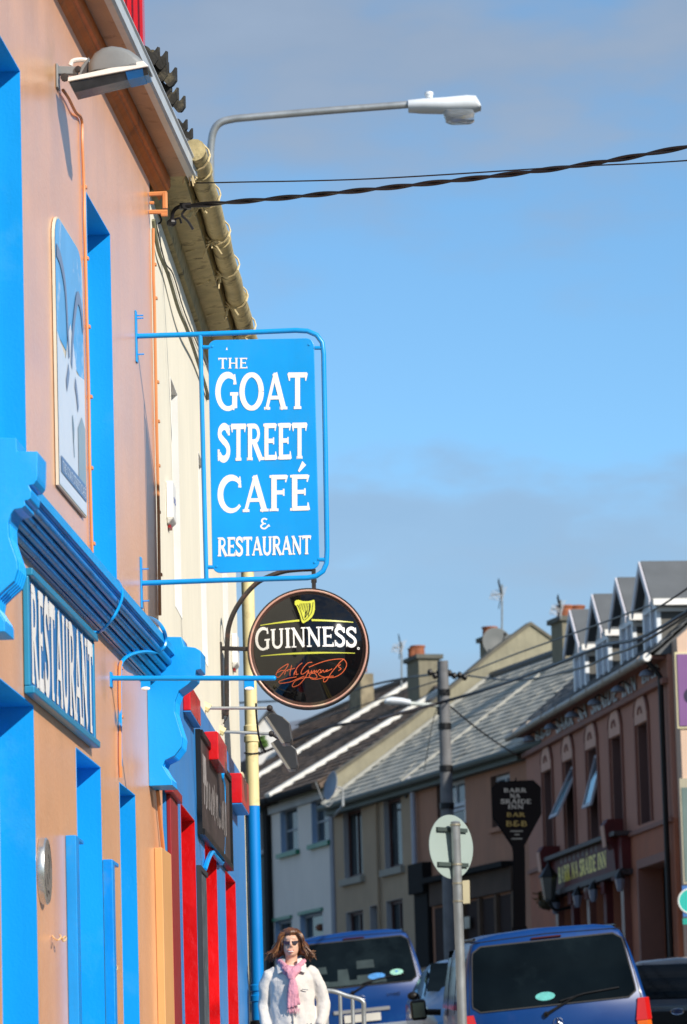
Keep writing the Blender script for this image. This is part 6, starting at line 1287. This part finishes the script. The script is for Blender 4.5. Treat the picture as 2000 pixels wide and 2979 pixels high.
def van(px, py, d, yaw, roll, label, seed, badge):
    P = pt(px, py, d); T = Loc(P, yaw, rad(3.2), roll); T.O = P - T.R @ Vector((0, .2, 1.87))
    b = T(0, 2.3, 0); t = root('parked_van', b, label, 'van', 'blue parked vans')
    lean = lambda z: 0 if z < 1.0 else .26*((z-1.0)/.85)**1.15
    flat = lambda z: 0
    prof = [(0, .34), (.5, .34), (.82, .36), (.915, .44), (.935, .6), (.945, .85), (.94, 1.03), (.915, 1.15), (.875, 1.38), (.83, 1.58), (.795, 1.70), (.755, 1.78), (.68, 1.835), (.5, 1.865), (0, 1.885)]
    def sl(k): return lambda z: lean(z)*k
    secs = [(0, .955, 1.1, 1.855, lean), (.015, .98, 1.1, 1.875, sl(.98)), (.06, 1.0, 1.1, 1.885, sl(.9)), (.5, 1.0, 1.1, 1.885, sl(.3)), (1.2, 1.005, 1.1, 1.885, flat), (2.4, 1.0, 1.1, 1.88, flat), (3.1, .985, 1.1, 1.84, flat), (3.45, .97, 1.1, 1.70, flat), (3.95, .95, 1.05, 1.25, flat), (4.2, .93, .9, 1.08, flat), (4.5, .88, .8, .95, flat), (4.62, .8, .6, .8, flat)]
    body = bodyloft(t, T, prof, secs, VANB)
    def rp(x, z, o=0): return T(x, lean(z)-o, z)
    def rear(nm, pts, o0, o1, M, par=t, **k):
        m = MB(); n = len(pts); m.add([rp(x, z, o0) for x, z in pts]+[rp(x, z, o1) for x, z in pts], [list(range(n, 2*n))]+[(i, (i+1) % n, n+(i+1) % n, n+i) for i in range(n)]); return m.build(nm, M, par, **k)
    def rq(x0b, x0t, z0, z1, r=.07):
        q = []
        for cx, cz, a0 in ((x0t-r, z1-r, 0), (-(x0t-r), z1-r, 90), (-(x0b-r), z0+r, 180), (x0b-r, z0+r, 270)): q += arc(cx, cz, r, r, a0, a0+90, 5)
        return q
    # glass as horizontal bands so it follows the lean
    def band(nm, xb, xt, z0, z1, o, M, par, r=.08, n=12):
        m = MB(); L_ = []; R2 = []
        for k in range(n+1):
            z = z0+(z1-z0)*k/n; x = xb+(xt-xb)*k/n; e = min(z-z0, z1-z)
            if e < r: x -= r-math.sqrt(max(r*r-(r-e)**2, 0))
            L_.append(rp(-x, z, o)); R2.append(rp(x, z, o))
        m.add(L_+R2, [(k, k+1, n+2+k, n+1+k) for k in range(n)]); return m.build(nm, M, par, fix=False)
    wn_ = band('rear_window', .845, .765, 1.10, 1.765, .012, mat('black_rubber_seal', (.01, .01, .012), .5, .1), t, .09)
    g = band('glass', .83, .752, 1.115, 1.75, .016, TINT, wn_, .08)
    # a seat back and head rest silhouettes seen through the tinted glass
    if seed == 2:
        m = MB()
        for x0, x1, z0, z1 in ((-.62, -.42, 1.13, 1.42), (-.3, -.12, 1.13, 1.36), (-.02, .26, 1.16, 1.46), (-.5, .4, 1.13, 1.2)): m.add([rp(x, z, .0175) for x, z in ((x0, z0), (x1, z0), (x1-.02, z1), (x0+.02, z1))], [(0, 1, 2, 3)])
        m.build('seat_back', mat('seat_grey_green', (.02, .038, .04), .4, .3, 6), wn_, fix=False)
    def stick(x, z, rx, rz, M, par=wn_, nm='sticker'):
        m = MB(); m.add([rp(x+rx*math.cos(a*.2618), z+rz*math.sin(a*.2618), .019) for a in range(24)], [list(range(24))]); return m.build(nm, M, par, fix=False)
    if seed == 1: stick(-.09, 1.20, .10, .043, mat('teal_sticker', (.10, .45, .43), .5, .2, 20))
    else: stick(.55, 1.25, .095, .042, mat('pale_green_sticker', (.3, .62, .5), .5, .2, 20)); stick(.26, 1.22, .125, .045, mat('blue_sticker', (.05, .25, .62), .5, .3, 20)); stick(.55, 1.26, .02, .015, mat('blue_sticker', (.05, .25, .62)), nm='sticker_dot')
    for s_ in (-1, 1):
        def lx(x): return x*s_
        for nm, z0, z1, M in (('tail_light', .86, 1.085, REDL), ('indicator_light', .74, .858, ORL), ('reversing_light', .68, .738, CLL), ('fog_light', .52, .678, REDL)):
            m = MB(); xi = .80 if z1 < 1 else .79; top_in = xi+(.04 if z1 > 1 else 0)
            m.loft([[T(lx(xi), -.02, z0), T(lx(.915), -.018, z0), T(lx(.958), .02, z0), T(lx(.962), .13, z0), T(lx(xi), .1, z0)], [T(lx(top_in), -.02+lean(z1)*.8, z1), T(lx(.908), -.018+lean(z1)*.8, z1), T(lx(.95), .03, z1), T(lx(.955), .14, z1), T(lx(top_in), .12, z1)]]); m.build(nm, M, t, bevel=.006)
    m = MB(); m.tube([rp(-.1, 1.02, .03), rp(-.02, 1.06, .045), rp(.22, 1.17, .035)], [.018, .014, .01], 6); m.tube([rp(.05, 1.135, .03), rp(.30, 1.185, .028), rp(.66, 1.21, .026)], .010, 5); m.lathe(rp(-.1, 1.02, .0), T.R @ Vector((0, -1, 0)), [(.03, 0), (.028, .03), (0, .035)], 10); m.build('rear_wiper', BLACK, t)
    m = MB(); c = rp(.01, .93, .012); 
    for k in range(3): a = math.pi/2+k*2.094; m.tube([c, c+T.R @ Vector((.042*math.cos(a), 0, .042*math.sin(a)))], [.007, .002], 5)
    m.tube([c+T.R @ Vector((.045*math.cos(k*.3927), 0, .045*math.sin(k*.3927))) for k in range(17)], .003, 5); m.build('star_emblem', CHR, t)
    m = MB(); tbox(m, T, -.93, .93, -0.06, 0.02, .36, .55); m.build('rear_bumper', BUMP, t, bevel=.02)
    m = MB(); m.hexa([T(-.26, -.03, .60), T(.26, -.03, .60), T(.26, -.01, .60), T(-.26, -.01, .60), T(-.26, -.03, .71), T(.26, -.03, .71), T(.26, -.01, .71), T(-.26, -.01, .71)]); m.build('number_plate', PLATE, t)
    m = MB(); m.hexa([T(-.4, -.02, .735), T(.4, -.02, .735), T(.4, .0, .735), T(-.4, .0, .735), T(-.4, -.03, .785), T(.4, -.03, .785), T(.4, .0, .785), T(-.4, .0, .785)]); m.build('tailgate_trim', mat('trim_grey', (.3, .31, .33), .4), t)
    m = MB(); m.tube([T(-.79, .30, .9), T(-.79, .30, .9)], .001, 4) if 0 else None
    # recessed seams of the tailgate, dark strips
    m = MB(); 
    for s_ in (-1, 1): m.tube([rp(s_*.90*(1-.0), .70, -.0), rp(s_*.872, 1.1, .0), rp(s_*.80, 1.6, .0), rp(s_*.772, 1.78, .0)], .006, 4)
    m.tube([rp(-.77, 1.80, .0), rp(0, 1.822, .0), rp(.77, 1.80, .0)], .006, 4); m.build('tailgate_seam', BLACK, t)
    m = MB(); m.tube([rp(-.15, 1.785, .012), rp(.15, 1.785, .012)], .012, 5); m.build('high_brake_light', mat('dim_red', (.05, .008, .01), .3), t)
    # side windows, mirrors, roof rail covers
    def px_(z):
        for (xa, za), (xb, zb) in zip(prof, prof[1:]):
            if za <= z <= zb: return xa+(xb-xa)*(z-za)/(zb-za+1e-6)
        return .8
    for s_ in (-1, 1):
        for y0, y1 in ((.35, 1.35), (1.45, 2.45), (2.55, 3.35)):
            m = MB(); n = 6; A = []; B2_ = []
            for k in range(n+1):
                z = 1.13+(1.66-1.13)*k/n; x = (px_(z)+.008)*s_; A.append(T(x, y0+.12*k/n, z)); B2_.append(T(x, y1-(.2 if y1 > 3 else 0)*k/n*1.6, z))
            m.add(A+B2_, [(k, k+1, n+2+k, n+1+k) for k in range(n)]); m.build('side_window', TINT, t, fix=False)
        m = MB(); tbox(m, T, s_*1.17-.085, s_*1.17+.085, 3.6, 3.72, 1.02, 1.24); mi = m.build('wing_mirror', BLACK, t, bevel=.03)
        m = MB(); tbox(m, T, s_*1.17-.065, s_*1.17+.065, 3.592, 3.598, 1.05, 1.21); m.build('mirror_glass', mat('mirror_glass', (.12, .15, .13), .05, .1, metal=.6), mi)
        m = MB(); m.tube([T(s_*.93, 3.65, 1.08), T(s_*1.1, 3.66, 1.1)], .035, 6); m.build('mirror_arm', BLACK, mi)
        m = MB(); m.tube([T(s_*.72, .33, 1.835), T(s_*.72, 3.0, 1.82)], .016, 5); m.build('roof_channel', BLACK, t)
        m = MB(); m.tube([T(s_*(px_(z_)+.004), y_, z_) for y_, z_ in ((1.4, .5), (1.4, 1.1), (1.42, 1.66))], .007, 4); m.tube([T(s_*(px_(z_)+.004), y_, z_) for y_, z_ in ((2.5, .5), (2.5, 1.1), (2.5, 1.66))], .007, 4); m.build('door_seam', BLACK, t)
    m = MB(); m.add([T(-.78, 3.42, 1.70), T(.78, 3.42, 1.70), T(.84, 3.98, 1.22), T(-.84, 3.98, 1.22)], [(0, 1, 2, 3)]); 
    for q in range(len(m.v)): m.v[q] = m.v[q]+T.R @ Vector((0, .03, .03))
    m.build('windscreen', TINT, t, fix=False)
    wheels(t, T, (-.82, .82), (.85, 3.75))
    for x in (-.55, .55): m = MB(); m.ell(T(x, 4.56, .72), (.16, .06, .09), 10, 8); m.build('headlight', CLL, t, smooth=True)
    if badge:
        m = MB(); q = lambda x, y, z: rp(x, y, .012+z); 
        for p_ in ([(.38, .965), (.40, .925), (.43, .965)], [(.45, .965), (.45, .925)], [(.485, .965), (.485, .93), (.505, .928)], [(.47, .952), (.505, .952)], arc(.54, .945, .022, .02, 0, 360, 10)): m.ribbon(p_, .009, q)
        m.build('badge', CHR, t, fix=False)
    return t
van(1587, 2702, 44, rad(2.5), -rad(4.6), 'nearer blue van on the right with very dark rear window and one teal sticker', 1, False)
van(1028, 2712, 62, rad(3.0), -rad(4.4), 'farther blue van behind the woman and handrail with two stickers on its rear window', 2, True)
def car(px, py, d, yaw, label, M, emblem, pit=2.5):
    P = pt(px, py, d); T = Loc(P, yaw, rad(pit), 0); T.O = P - T.R @ Vector((0, .9, 1.43)); t = root('parked_car', T(0, 2, 0), label, 'car')
    m = MB(); m.add([T(-.68, 2.36, 1.36), T(.68, 2.36, 1.36), T(.78, 2.93, 1.0), T(-.78, 2.93, 1.0)], [(0, 1, 2, 3)]); m.build('windscreen', TINT, t, fix=False)
    prof = [(0, .28), (.6, .28), (.80, .34), (.86, .5), (.875, .7), (.865, .85), (.83, .93), (.76, 1.08), (.67, 1.27), (.60, 1.35), (.45, 1.405), (0, 1.44)]
    ln = lambda z: 0 if z < .9 else .75*((z-.9)/.5)**1.3
    sl = lambda k: (lambda z: ln(z)*k)
    secs = [(0, .93, .9, 1.36, ln), (.03, .965, .9, 1.39, sl(.98)), (.10, 1, .9, 1.42, sl(.9)), (.9, 1.0, .9, 1.44, sl(.1)), (1.6, 1.0, .9, 1.44, sl(0)), (2.3, 1, .9, 1.40, sl(0)), (2.9, .99, .88, 1.05, sl(0)), (3.1, .98, .86, .95, sl(0)), (3.8, .95, .78, .85, sl(0)), (4.15, .85, .6, .66, sl(0))]
    bodyloft(t, T, prof, secs, M)
    m = MB(); n = 10; A = []; B2_ = []
    for k in range(n+1):
        z = .95+.40*k/n; x = .75-.17*k/n; z2 = z; A.append(T(-x, ln(z)-.012, z2)); B2_.append(T(x, ln(z)-.012, z2))
    m.add(A+B2_, [(k, k+1, n+2+k, n+1+k) for k in range(n)]); m.build('rear_window', TINT, t, fix=False)
    for s_ in (-1, 1):
        m = MB(); m.loft([[T(s_*.66, -.01, z), T(s_*.85, .03, z), T(s_*.875, .14, z), T(s_*.66, .06, z)] for z in (.62, .84)]); m.build('tail_light', REDL, t, bevel=.01)
        m = MB(); m.add([T(s_*.775, 1.1, .97), T(s_*.795, 2.6, .95), T(s_*.70, 2.1, 1.24), T(s_*.66, 1.3, 1.28)], [(0, 1, 2, 3)]); m.build('side_window', TINT, t, fix=False)
        m = MB(); m.ell(T(s_*.93, 2.55, .95), (.075, .05, .055), 10, 8); m.tube([T(s_*.84, 2.56, .92), T(s_*.95, 2.55, .95)], .025, 5); m.build('wing_mirror', BLACK, t, smooth=True)
    m = MB(); tbox(m, T, -.84, .84, -0.05, 0.02, .30, .52); m.build('rear_bumper', M, t, bevel=.03)
    m = MB(); tbox(m, T, -.64, .64, -0.014, 0.01, .64, .80); m.build('hatch_trim', BLACK, t, bevel=.01)
    m = MB(); m.hexa([T(-.26, -.055, .40), T(.26, -.055, .40), T(.26, -.045, .40), T(-.26, -.045, .40), T(-.26, -.055, .50), T(.26, -.055, .50), T(.26, -.045, .50), T(-.26, -.045, .50)]); m.build('number_plate', PLATE, t)
    if emblem:
        m = MB(); c = T(0, -.016, .79); m.add([c+T.R @ Vector((.075*math.cos(a*.2618), -.001, .035*math.sin(a*.2618))) for a in range(24)], [list(range(24))]); e = m.build('oval_emblem', mat('emblem_blue', (.02, .04, .16), .2), t, fix=False)
        m = MB(); m.tube([c+T.R @ Vector((.075*math.cos(a*.2618), -.003, .035*math.sin(a*.2618))) for a in range(25)], .005, 5); m.tube(spl_([(c+T.R @ Vector((x, -.004, z))) for x, z in ((-.045, -.008), (-.035, .012), (-.02, .0), (-.005, .01), (.015, -.01), (.03, .01), (.05, .008))]), .003, 4); m.build('emblem_ring', CHR, e)
    wheels(t, T, (-.77, .77), (.75, 3.3), .30); return t
def spl_(P): return spline(P, 3)
DKC = mat('dark_blue_black_paint', (.012, .016, .028), .25, .1, 1.5, metal=.2, coat=1); LBC = mat('mid_blue_car_paint', (.01, .055, .17), .3, .1, 1.5, coat=.5)
car(1972, 2785, 52, rad(-6), 'very dark hatchback with oval emblem parked right of the near blue van', DKC, True)
car(1382, 2786, 57, rad(183), 'mid blue hatchback glimpsed between the two blue vans', LBC, False, -2.5)
# handrail
dHr = 38; gy0 = pt(1060, 2979, dHr); hr = root('handrail', (gy0.x-.15, gy0.y, gz(gy0.y)+.12), 'galvanised handrail with upright bars beside the woman', 'handrail')
m = MB(); base = lambda x: Vector((pt(x, 2979, dHr).x, pt(x, 2979, dHr).y, gz(pt(x, 2979, dHr).y)+.1))
top_ = spline([base(1062), pt(1060, 2979, dHr), pt(1059, 2925, dHr), pt(1056, 2914, dHr), pt(1045, 2906, dHr), pt(1010, 2897, dHr), pt(975, 2885, dHr), pt(945, 2881, dHr), pt(900, 2876, dHr)], 5)
m.tube(top_, .021, 12); m.build('top_rail', STEEL, hr, smooth=True)
for x, y in ((1028, 2903), (992, 2892), (952, 2884), (912, 2880)): m = MB(); m.tube([base(x), pt(x-2, y, dHr)], .017, 10); m.build('upright_bar', STEEL, hr, smooth=True)

# ================================================================== the woman
dW = 33.0; hx = pt(846, 2703, dW); FT = gz(hx.y)+.125; HT = hx.z - FT
print('woman height', HT)
sc_ = HT/1.68
class Fig:
    def __call__(s, x, y, z): return Vector((hx.x + x*sc_, hx.y - y*sc_, FT + z*sc_))   # y towards the camera
T = Fig()
SKIN = mat('skin', (.66, .385, .27), .5, .08, 12, spec=.4); JACK = mat('white_fleece', (.64, .60, .56), .9, .04, 6, bump=.5, bsc=220); TROU = mat('dark_trousers', (.05, .05, .07), .85, .15)
def fuse(mb, vox, name, M, par, smooth_it=3, wrinkle=None):
    me = bpy.data.meshes.new(name); org = WL[par]; me.from_pydata([p-org for p in mb.v], [], mb.f)
    b = bmesh.new(); b.from_mesh(me); bmesh.ops.recalc_face_normals(b, faces=b.faces); b.to_mesh(me); b.free()
    o = bpy.data.objects.new(name, me); COL.objects.link(o); r = o.modifiers.new('r', 'REMESH'); r.mode = 'VOXEL'; r.voxel_size = vox; r.use_smooth_shade = True
    s = o.modifiers.new('s', 'SMOOTH'); s.factor = .5; s.iterations = smooth_it
    dg = bpy.context.evaluated_depsgraph_get(); dg.update(); m2 = bpy.data.meshes.new_from_object(o.evaluated_get(dg)); bpy.data.objects.remove(o)
    if wrinkle:
        nv = [v.normal.copy() for v in m2.vertices]
        for v, n in zip(m2.vertices, nv): v.co += n*wrinkle(v.co)
    m2.materials.clear(); m2.materials.append(M); m2.polygons.foreach_set('use_smooth', [True]*len(m2.polygons)); m2.name = name
    o = bpy.data.objects.new(name, m2); COL.objects.link(o); o.parent = par; WL[o] = org; return o
wm_ = root('person', T(0, 0, 0), 'woman with windblown brown hair, sunglasses, pink scarf and white fleece jacket walking', 'person')
m = MB(); E = lambda x, y, z, a, b_, c: m.ell(T(x, y, z), (a*sc_, b_*sc_, c*sc_), 20, 14)
TB = lambda pts, rs, n=12: m.tube([T(*p) for p in pts], [r*sc_ for r in rs], n)
E(0, 0, 1.575, .074, .088, .098); E(0, .03, 1.520, .064, .060, .080); E(0, .062, 1.478, .030, .026, .030); E(0, .02, 1.50, .052, .05, .055); E(-.034, .055, 1.53, .024, .024, .024); E(.034, .055, 1.53, .024, .024, .024)
E(0, .075, 1.60, .048, .018, .022); TB([(0, .085, 1.585), (0, .104, 1.545), (0, .102, 1.532)], [.008, .013, .010]); E(-.011, .094, 1.532, .009, .01, .008); E(.011, .094, 1.532, .009, .01, .008)
for s_ in (-1, 1): E(s_*.074, -.01, 1.55, .008, .018, .03); E(s_*.028, .08, 1.562, .014, .01, .01)
E(0, .084, 1.492, .028, .012, .010); TB([(0, -.01, 1.50), (0, -.015, 1.40), (0, -.02, 1.33)], [.052, .052, .07])
E(0, 0, 1.22, .15, .10, .19); E(0, 0, 1.02, .14, .10, .16); E(0, 0, .90, .155, .115, .13)
for s_ in (-1, 1):
    TB([(s_*.13, -.01, 1.335), (s_*.185, -.01, 1.30), (s_*.230, -.02, 1.20), (s_*.25, -.03, 1.06), (s_*.24, .02, .93), (s_*.222, .055, .86), (s_*.20, .07, .82)], [.035, .035, .034, .03, .027, .026, .022])
    st = .17*s_; TB([(s_*.08, 0, .88), (s_*.09, st*.7, .50), (s_*.09, st*.6-.06*(s_ < 0), .10), (s_*.09, st*.6-.05, .06)], [.09, .058, .04, .04]); E(s_*.09, st*.6+.06, .045, .042, .12, .04)
body = fuse(m, .0075*sc_, 'body', SKIN, wm_, 2)
# hands with five fingers, relaxed curl, part of the same figure
for s_ in (-1, 1):
    m = MB(); hxp = (s_*.20, .075, .79); m.ell(T(s_*.198, .078, .775), (.016*sc_, .036*sc_, .045*sc_), 12, 8)
    for k, (yo, ln_) in enumerate(((.105, .068), (.088, .078), (.068, .072), (.05, .058))):
        x0 = s_*.198; TBp = [(x0, yo, .745), (x0-s_*.004, yo+.002, .745-ln_*.45), (x0-s_*.014, yo+.002, .745-ln_*.8), (x0-s_*.026, yo, .745-ln_*.98)]
        m.tube(spline([T(*p) for p in TBp], 3), [.0085*sc_*(1-.02*i) for i in range(10)], 8)
    m.tube(spline([T(s_*.195, .105, .79), T(s_*.19, .126, .765), T(s_*.186, .132, .74), T(s_*.184, .130, .722)], 3), [.0095*sc_]*10, 8); m.build('hand', SKIN, wm_, smooth='all')
# trousers and shoes
m = MB()
for s_ in (-1, 1):
    st = .17*s_; TB([(s_*.075, 0, .93), (s_*.088, st*.35, .70), (s_*.092, st*.7, .48), (s_*.09, st*.6-.03, .12)], [.115, .098, .078, .07])
E(0, 0, .93, .165, .125, .10); fuse(m, .011*sc_, 'trousers', TROU, wm_, 3, lambda p: .004*noise.noise(p*14))
for s_ in (-1, 1): st = .17*s_; m = MB(); m.ell(T(s_*.09, st*.6+.05, .045), (.048*sc_, .13*sc_, .045*sc_), 14, 8); m.build('shoe', BLACK, wm_, smooth='all')
# jacket
m = MB(); rings = []
for z, a, b_, cx in ((.80, .205, .145, 0), (.86, .205, .145, 0), (.95, .20, .14, 0), (1.05, .18, .132, 0), (1.15, .178, .130, 0), (1.25, .182, .126, 0), (1.32, .165, .112, 0), (1.375, .12, .095, -.01)):
    rings.append([T(cx+a*math.cos(t), b_*math.sin(t)-(.02 if z > 1.3 else 0), z) for t in [2*math.pi*i/28 for i in range(28)]])
m.loft(rings)
TB([(-.13, -.01, 1.335), (-.185, -.01, 1.30), (-.228, -.02, 1.20), (-.245, -.03, 1.06), (-.236, .02, .93), (-.222, .055, .86)], [.052, .058, .058, .054, .048, .046]); TB([(.13, -.01, 1.335), (.185, -.01, 1.30), (.232, -.02, 1.20), (.258, -.03, 1.06), (.245, .02, .93), (.226, .055, .86)], [.052, .058, .058, .056, .05, .046])
def wr(p):
    return .008*noise.noise(Vector((p.x*6, p.y*6, p.z*5))) + .007*noise.noise(Vector((p.x*14+p.z*9, p.y*14, p.z*4))) + .007*noise.noise(Vector((p.x*16+3, p.y*16, p.z*7+p.x*10))) + .0025*noise.noise(p*40)
jk = fuse(m, .009*sc_, 'jacket', JACK, wm_, 4, wr)
m = MB()
for s_ in (-1, 1):      # open collar flaps
    q = [(s_*.045, .118, 1.33), (s_*.052, .06, 1.425), (s_*.085, .0, 1.435), (s_*.125, .045, 1.372), (s_*.115, .10, 1.30)]
    m.prism([T(*p) for p in q], Vector((0, -.014, .004))*sc_)
m.build('collar', JACK, jk, bevel=.004)
m = MB(); m.tube([T(-.012, .136, 1.24), T(-.002, .145, 1.12), T(.002, .148, .98), T(.004, .152, .84)], .006, 6); m.ell(T(.004, .157, .905), (.007, .006, .012), 8, 6); m.build('zip', mat('grey_zip', (.25, .25, .26), .5), jk)
m = MB(); m.tube([T(.085, .137, 1.17), T(.11, .135, 1.165), T(.135, .128, 1.163)], .004, 5); m.build('pocket_seam', mat('grey_zip', (.25, .25, .26)), jk)
# scarf
SCF = mat('pink_scarf', (.58, .26, .33), .9, .2, 14, bump=.5, bsc=50, dirt=(.27, .075, .11), dirtamt=.8, dsc=13); m = MB()
for k in range(4):
    r0_ = .078+.008*k; z0_ = 1.368+.013*k
    m.tube([T((r0_+.004*math.sin(3*t+k))*math.cos(t), .005+(r0_+.012)*math.sin(t), z0_-.06*max(0, math.sin(t))**2+.008*math.sin(2*t+k)) for t in [2*math.pi*i/24 for i in range(25)]], .022*sc_, 8)
for s_ in (-1, 1): m.tube([T(s_*.075, .05, 1.39), T(s_*.052, .10, 1.34), T(s_*.02, .135, 1.31), T(0, .15, 1.27)], [.024, .034, .034, .028], 8)
m.ell(T(-.002, .15, 1.275), (.033, .026, .035), 12, 8)
for i, (xa, xb, w_) in enumerate(((-.012, -.03, .016), (.004, -.004, .018), (.018, .03, .018), (.03, .055, .015))):
    m.tube(spline([T(xa*.6, .155, 1.26), T(xa, .165, 1.19), T((xa+xb)/2+.01*math.sin(i*2), .165, 1.10), T(xb, .168, 1.01+.01*i)], 4), [w_*(.7+.5*math.sin(math.pi*j/12*.9)) for j in range(13)], 8)
fuse(m, .006*sc_, 'scarf', SCF, wm_, 2, lambda p: .004*noise.noise(Vector((p.x*45, p.y*30, p.z*9)))+.003*noise.noise(p*90))
m = MB()
for k in range(26): x = -.035+.095*k/26+random.uniform(-.003, .003); z = 1.015+.012*math.sin(k); m.tube([T(x, .166, z), T(x+random.uniform(-.006, .006), .168, z-.04)], .0022, 4)
m.build('scarf_fringe', SCF, wm_)
# hair
HAIR = mat('brown_hair', (.10, .034, .011), .42, .35, 22, spec=.6); HAIRL = mat('lighter_brown_hair', (.24, .105, .036), .42, .3, 22, spec=.6)
m = MB(); E(0, -.022, 1.592, .085, .088, .098); E(0, -.05, 1.53, .085, .06, .11); E(0, .012, 1.648, .078, .080, .046); E(-.078, .01, 1.58, .024, .045, .09); E(.078, .01, 1.58, .024, .045, .09); E(-.112, -.03, 1.515, .05, .05, .07); E(.108, -.03, 1.515, .046, .05, .065)
hair = fuse(m, .008*sc_, 'hair', HAIR, wm_, 2, lambda p: .006*noise.noise(Vector((p.x*70, p.y*70, p.z*12)))+.006*noise.noise(p*25))
for nm, M_, N_, sd_ in (('hair_locks', HAIR, 330, 1), ('hair_highlights', HAIRL, 190, 2)):
    rnd = random.Random(sd_); m = MB()
    for _ in range(N_):
        s_ = rnd.choice((-1, 1)); a = rnd.uniform(.02, 1.0); b0 = rnd.uniform(-.09, .07)
        x0 = s_*.012*rnd.uniform(0, 1); z0 = 1.675-.02*abs(b0)/.09
        p1 = (s_*rnd.uniform(.072, .096), b0, 1.635-rnd.uniform(0, .03)); L_ = rnd.uniform(.06, .17)
        fl = rnd.uniform(.01, .075)*(1.2 if s_ < 0 else .95)
        p2 = (s_*(.094+fl*.35), b0*.9-.01, 1.555-rnd.uniform(0, .03)); p3 = (s_*(.105+fl*.85), b0-.02, 1.505-L_*.16); p4 = (s_*(.116+fl*1.15)+.012*rnd.gauss(0, 1), b0-.03+rnd.gauss(0, .015), 1.488-L_*.26+rnd.gauss(0, .018))
        P_ = spline([T(x0, b0*.6+.01, z0), T(*p1), T(*p2), T(*p3), T(*p4)], 4); n_ = len(P_); m.tube(P_, [.0078*sc_*(1-.8*(i/(n_-1))**2) for i in range(n_)], 4)
    m.build(nm, M_, hair, smooth='all', fix=False)
m = MB()
for s_ in (-1, 1):
    m.prism([T(s_*x, .098-abs(x)*.28, z) for x, z in ((.008, 1.573), (.058, 1.577), (.062, 1.562), (.050, 1.546), (.022, 1.545), (.009, 1.556))], Vector((0, -.006, 0)))
    m.tube([T(s_*.06, .082, 1.573), T(s_*.078, .0, 1.57)], .003, 5)
m.tube([T(-.01, .098, 1.568), T(.01, .098, 1.568)], .003, 5); m.build('sunglasses', mat('dark_red_lens', (.03, .006, .008), .05, .1, coat=1), wm_)
m = MB(); m.tube(spline([T(-.026, .088, 1.500), T(0, .099, 1.492), T(.026, .088, 1.502)], 4), [.002, .004, .005, .005, .005, .005, .005, .004, .002], 6); m.tube(spline([T(-.024, .088, 1.496), T(0, .096, 1.480), T(.024, .088, 1.498)], 4), [.002, .004, .006, .006, .006, .006, .006, .004, .002], 6); m.build('lips', mat('lips', (.50, .14, .13), .35, .05), wm_, smooth='all')
m = MB(); m.ell(T(0, .0955, 1.488), (.022, .008, .006), 10, 6); m.build('teeth', mat('teeth', (.75, .72, .66), .3, .02), wm_, smooth='all')
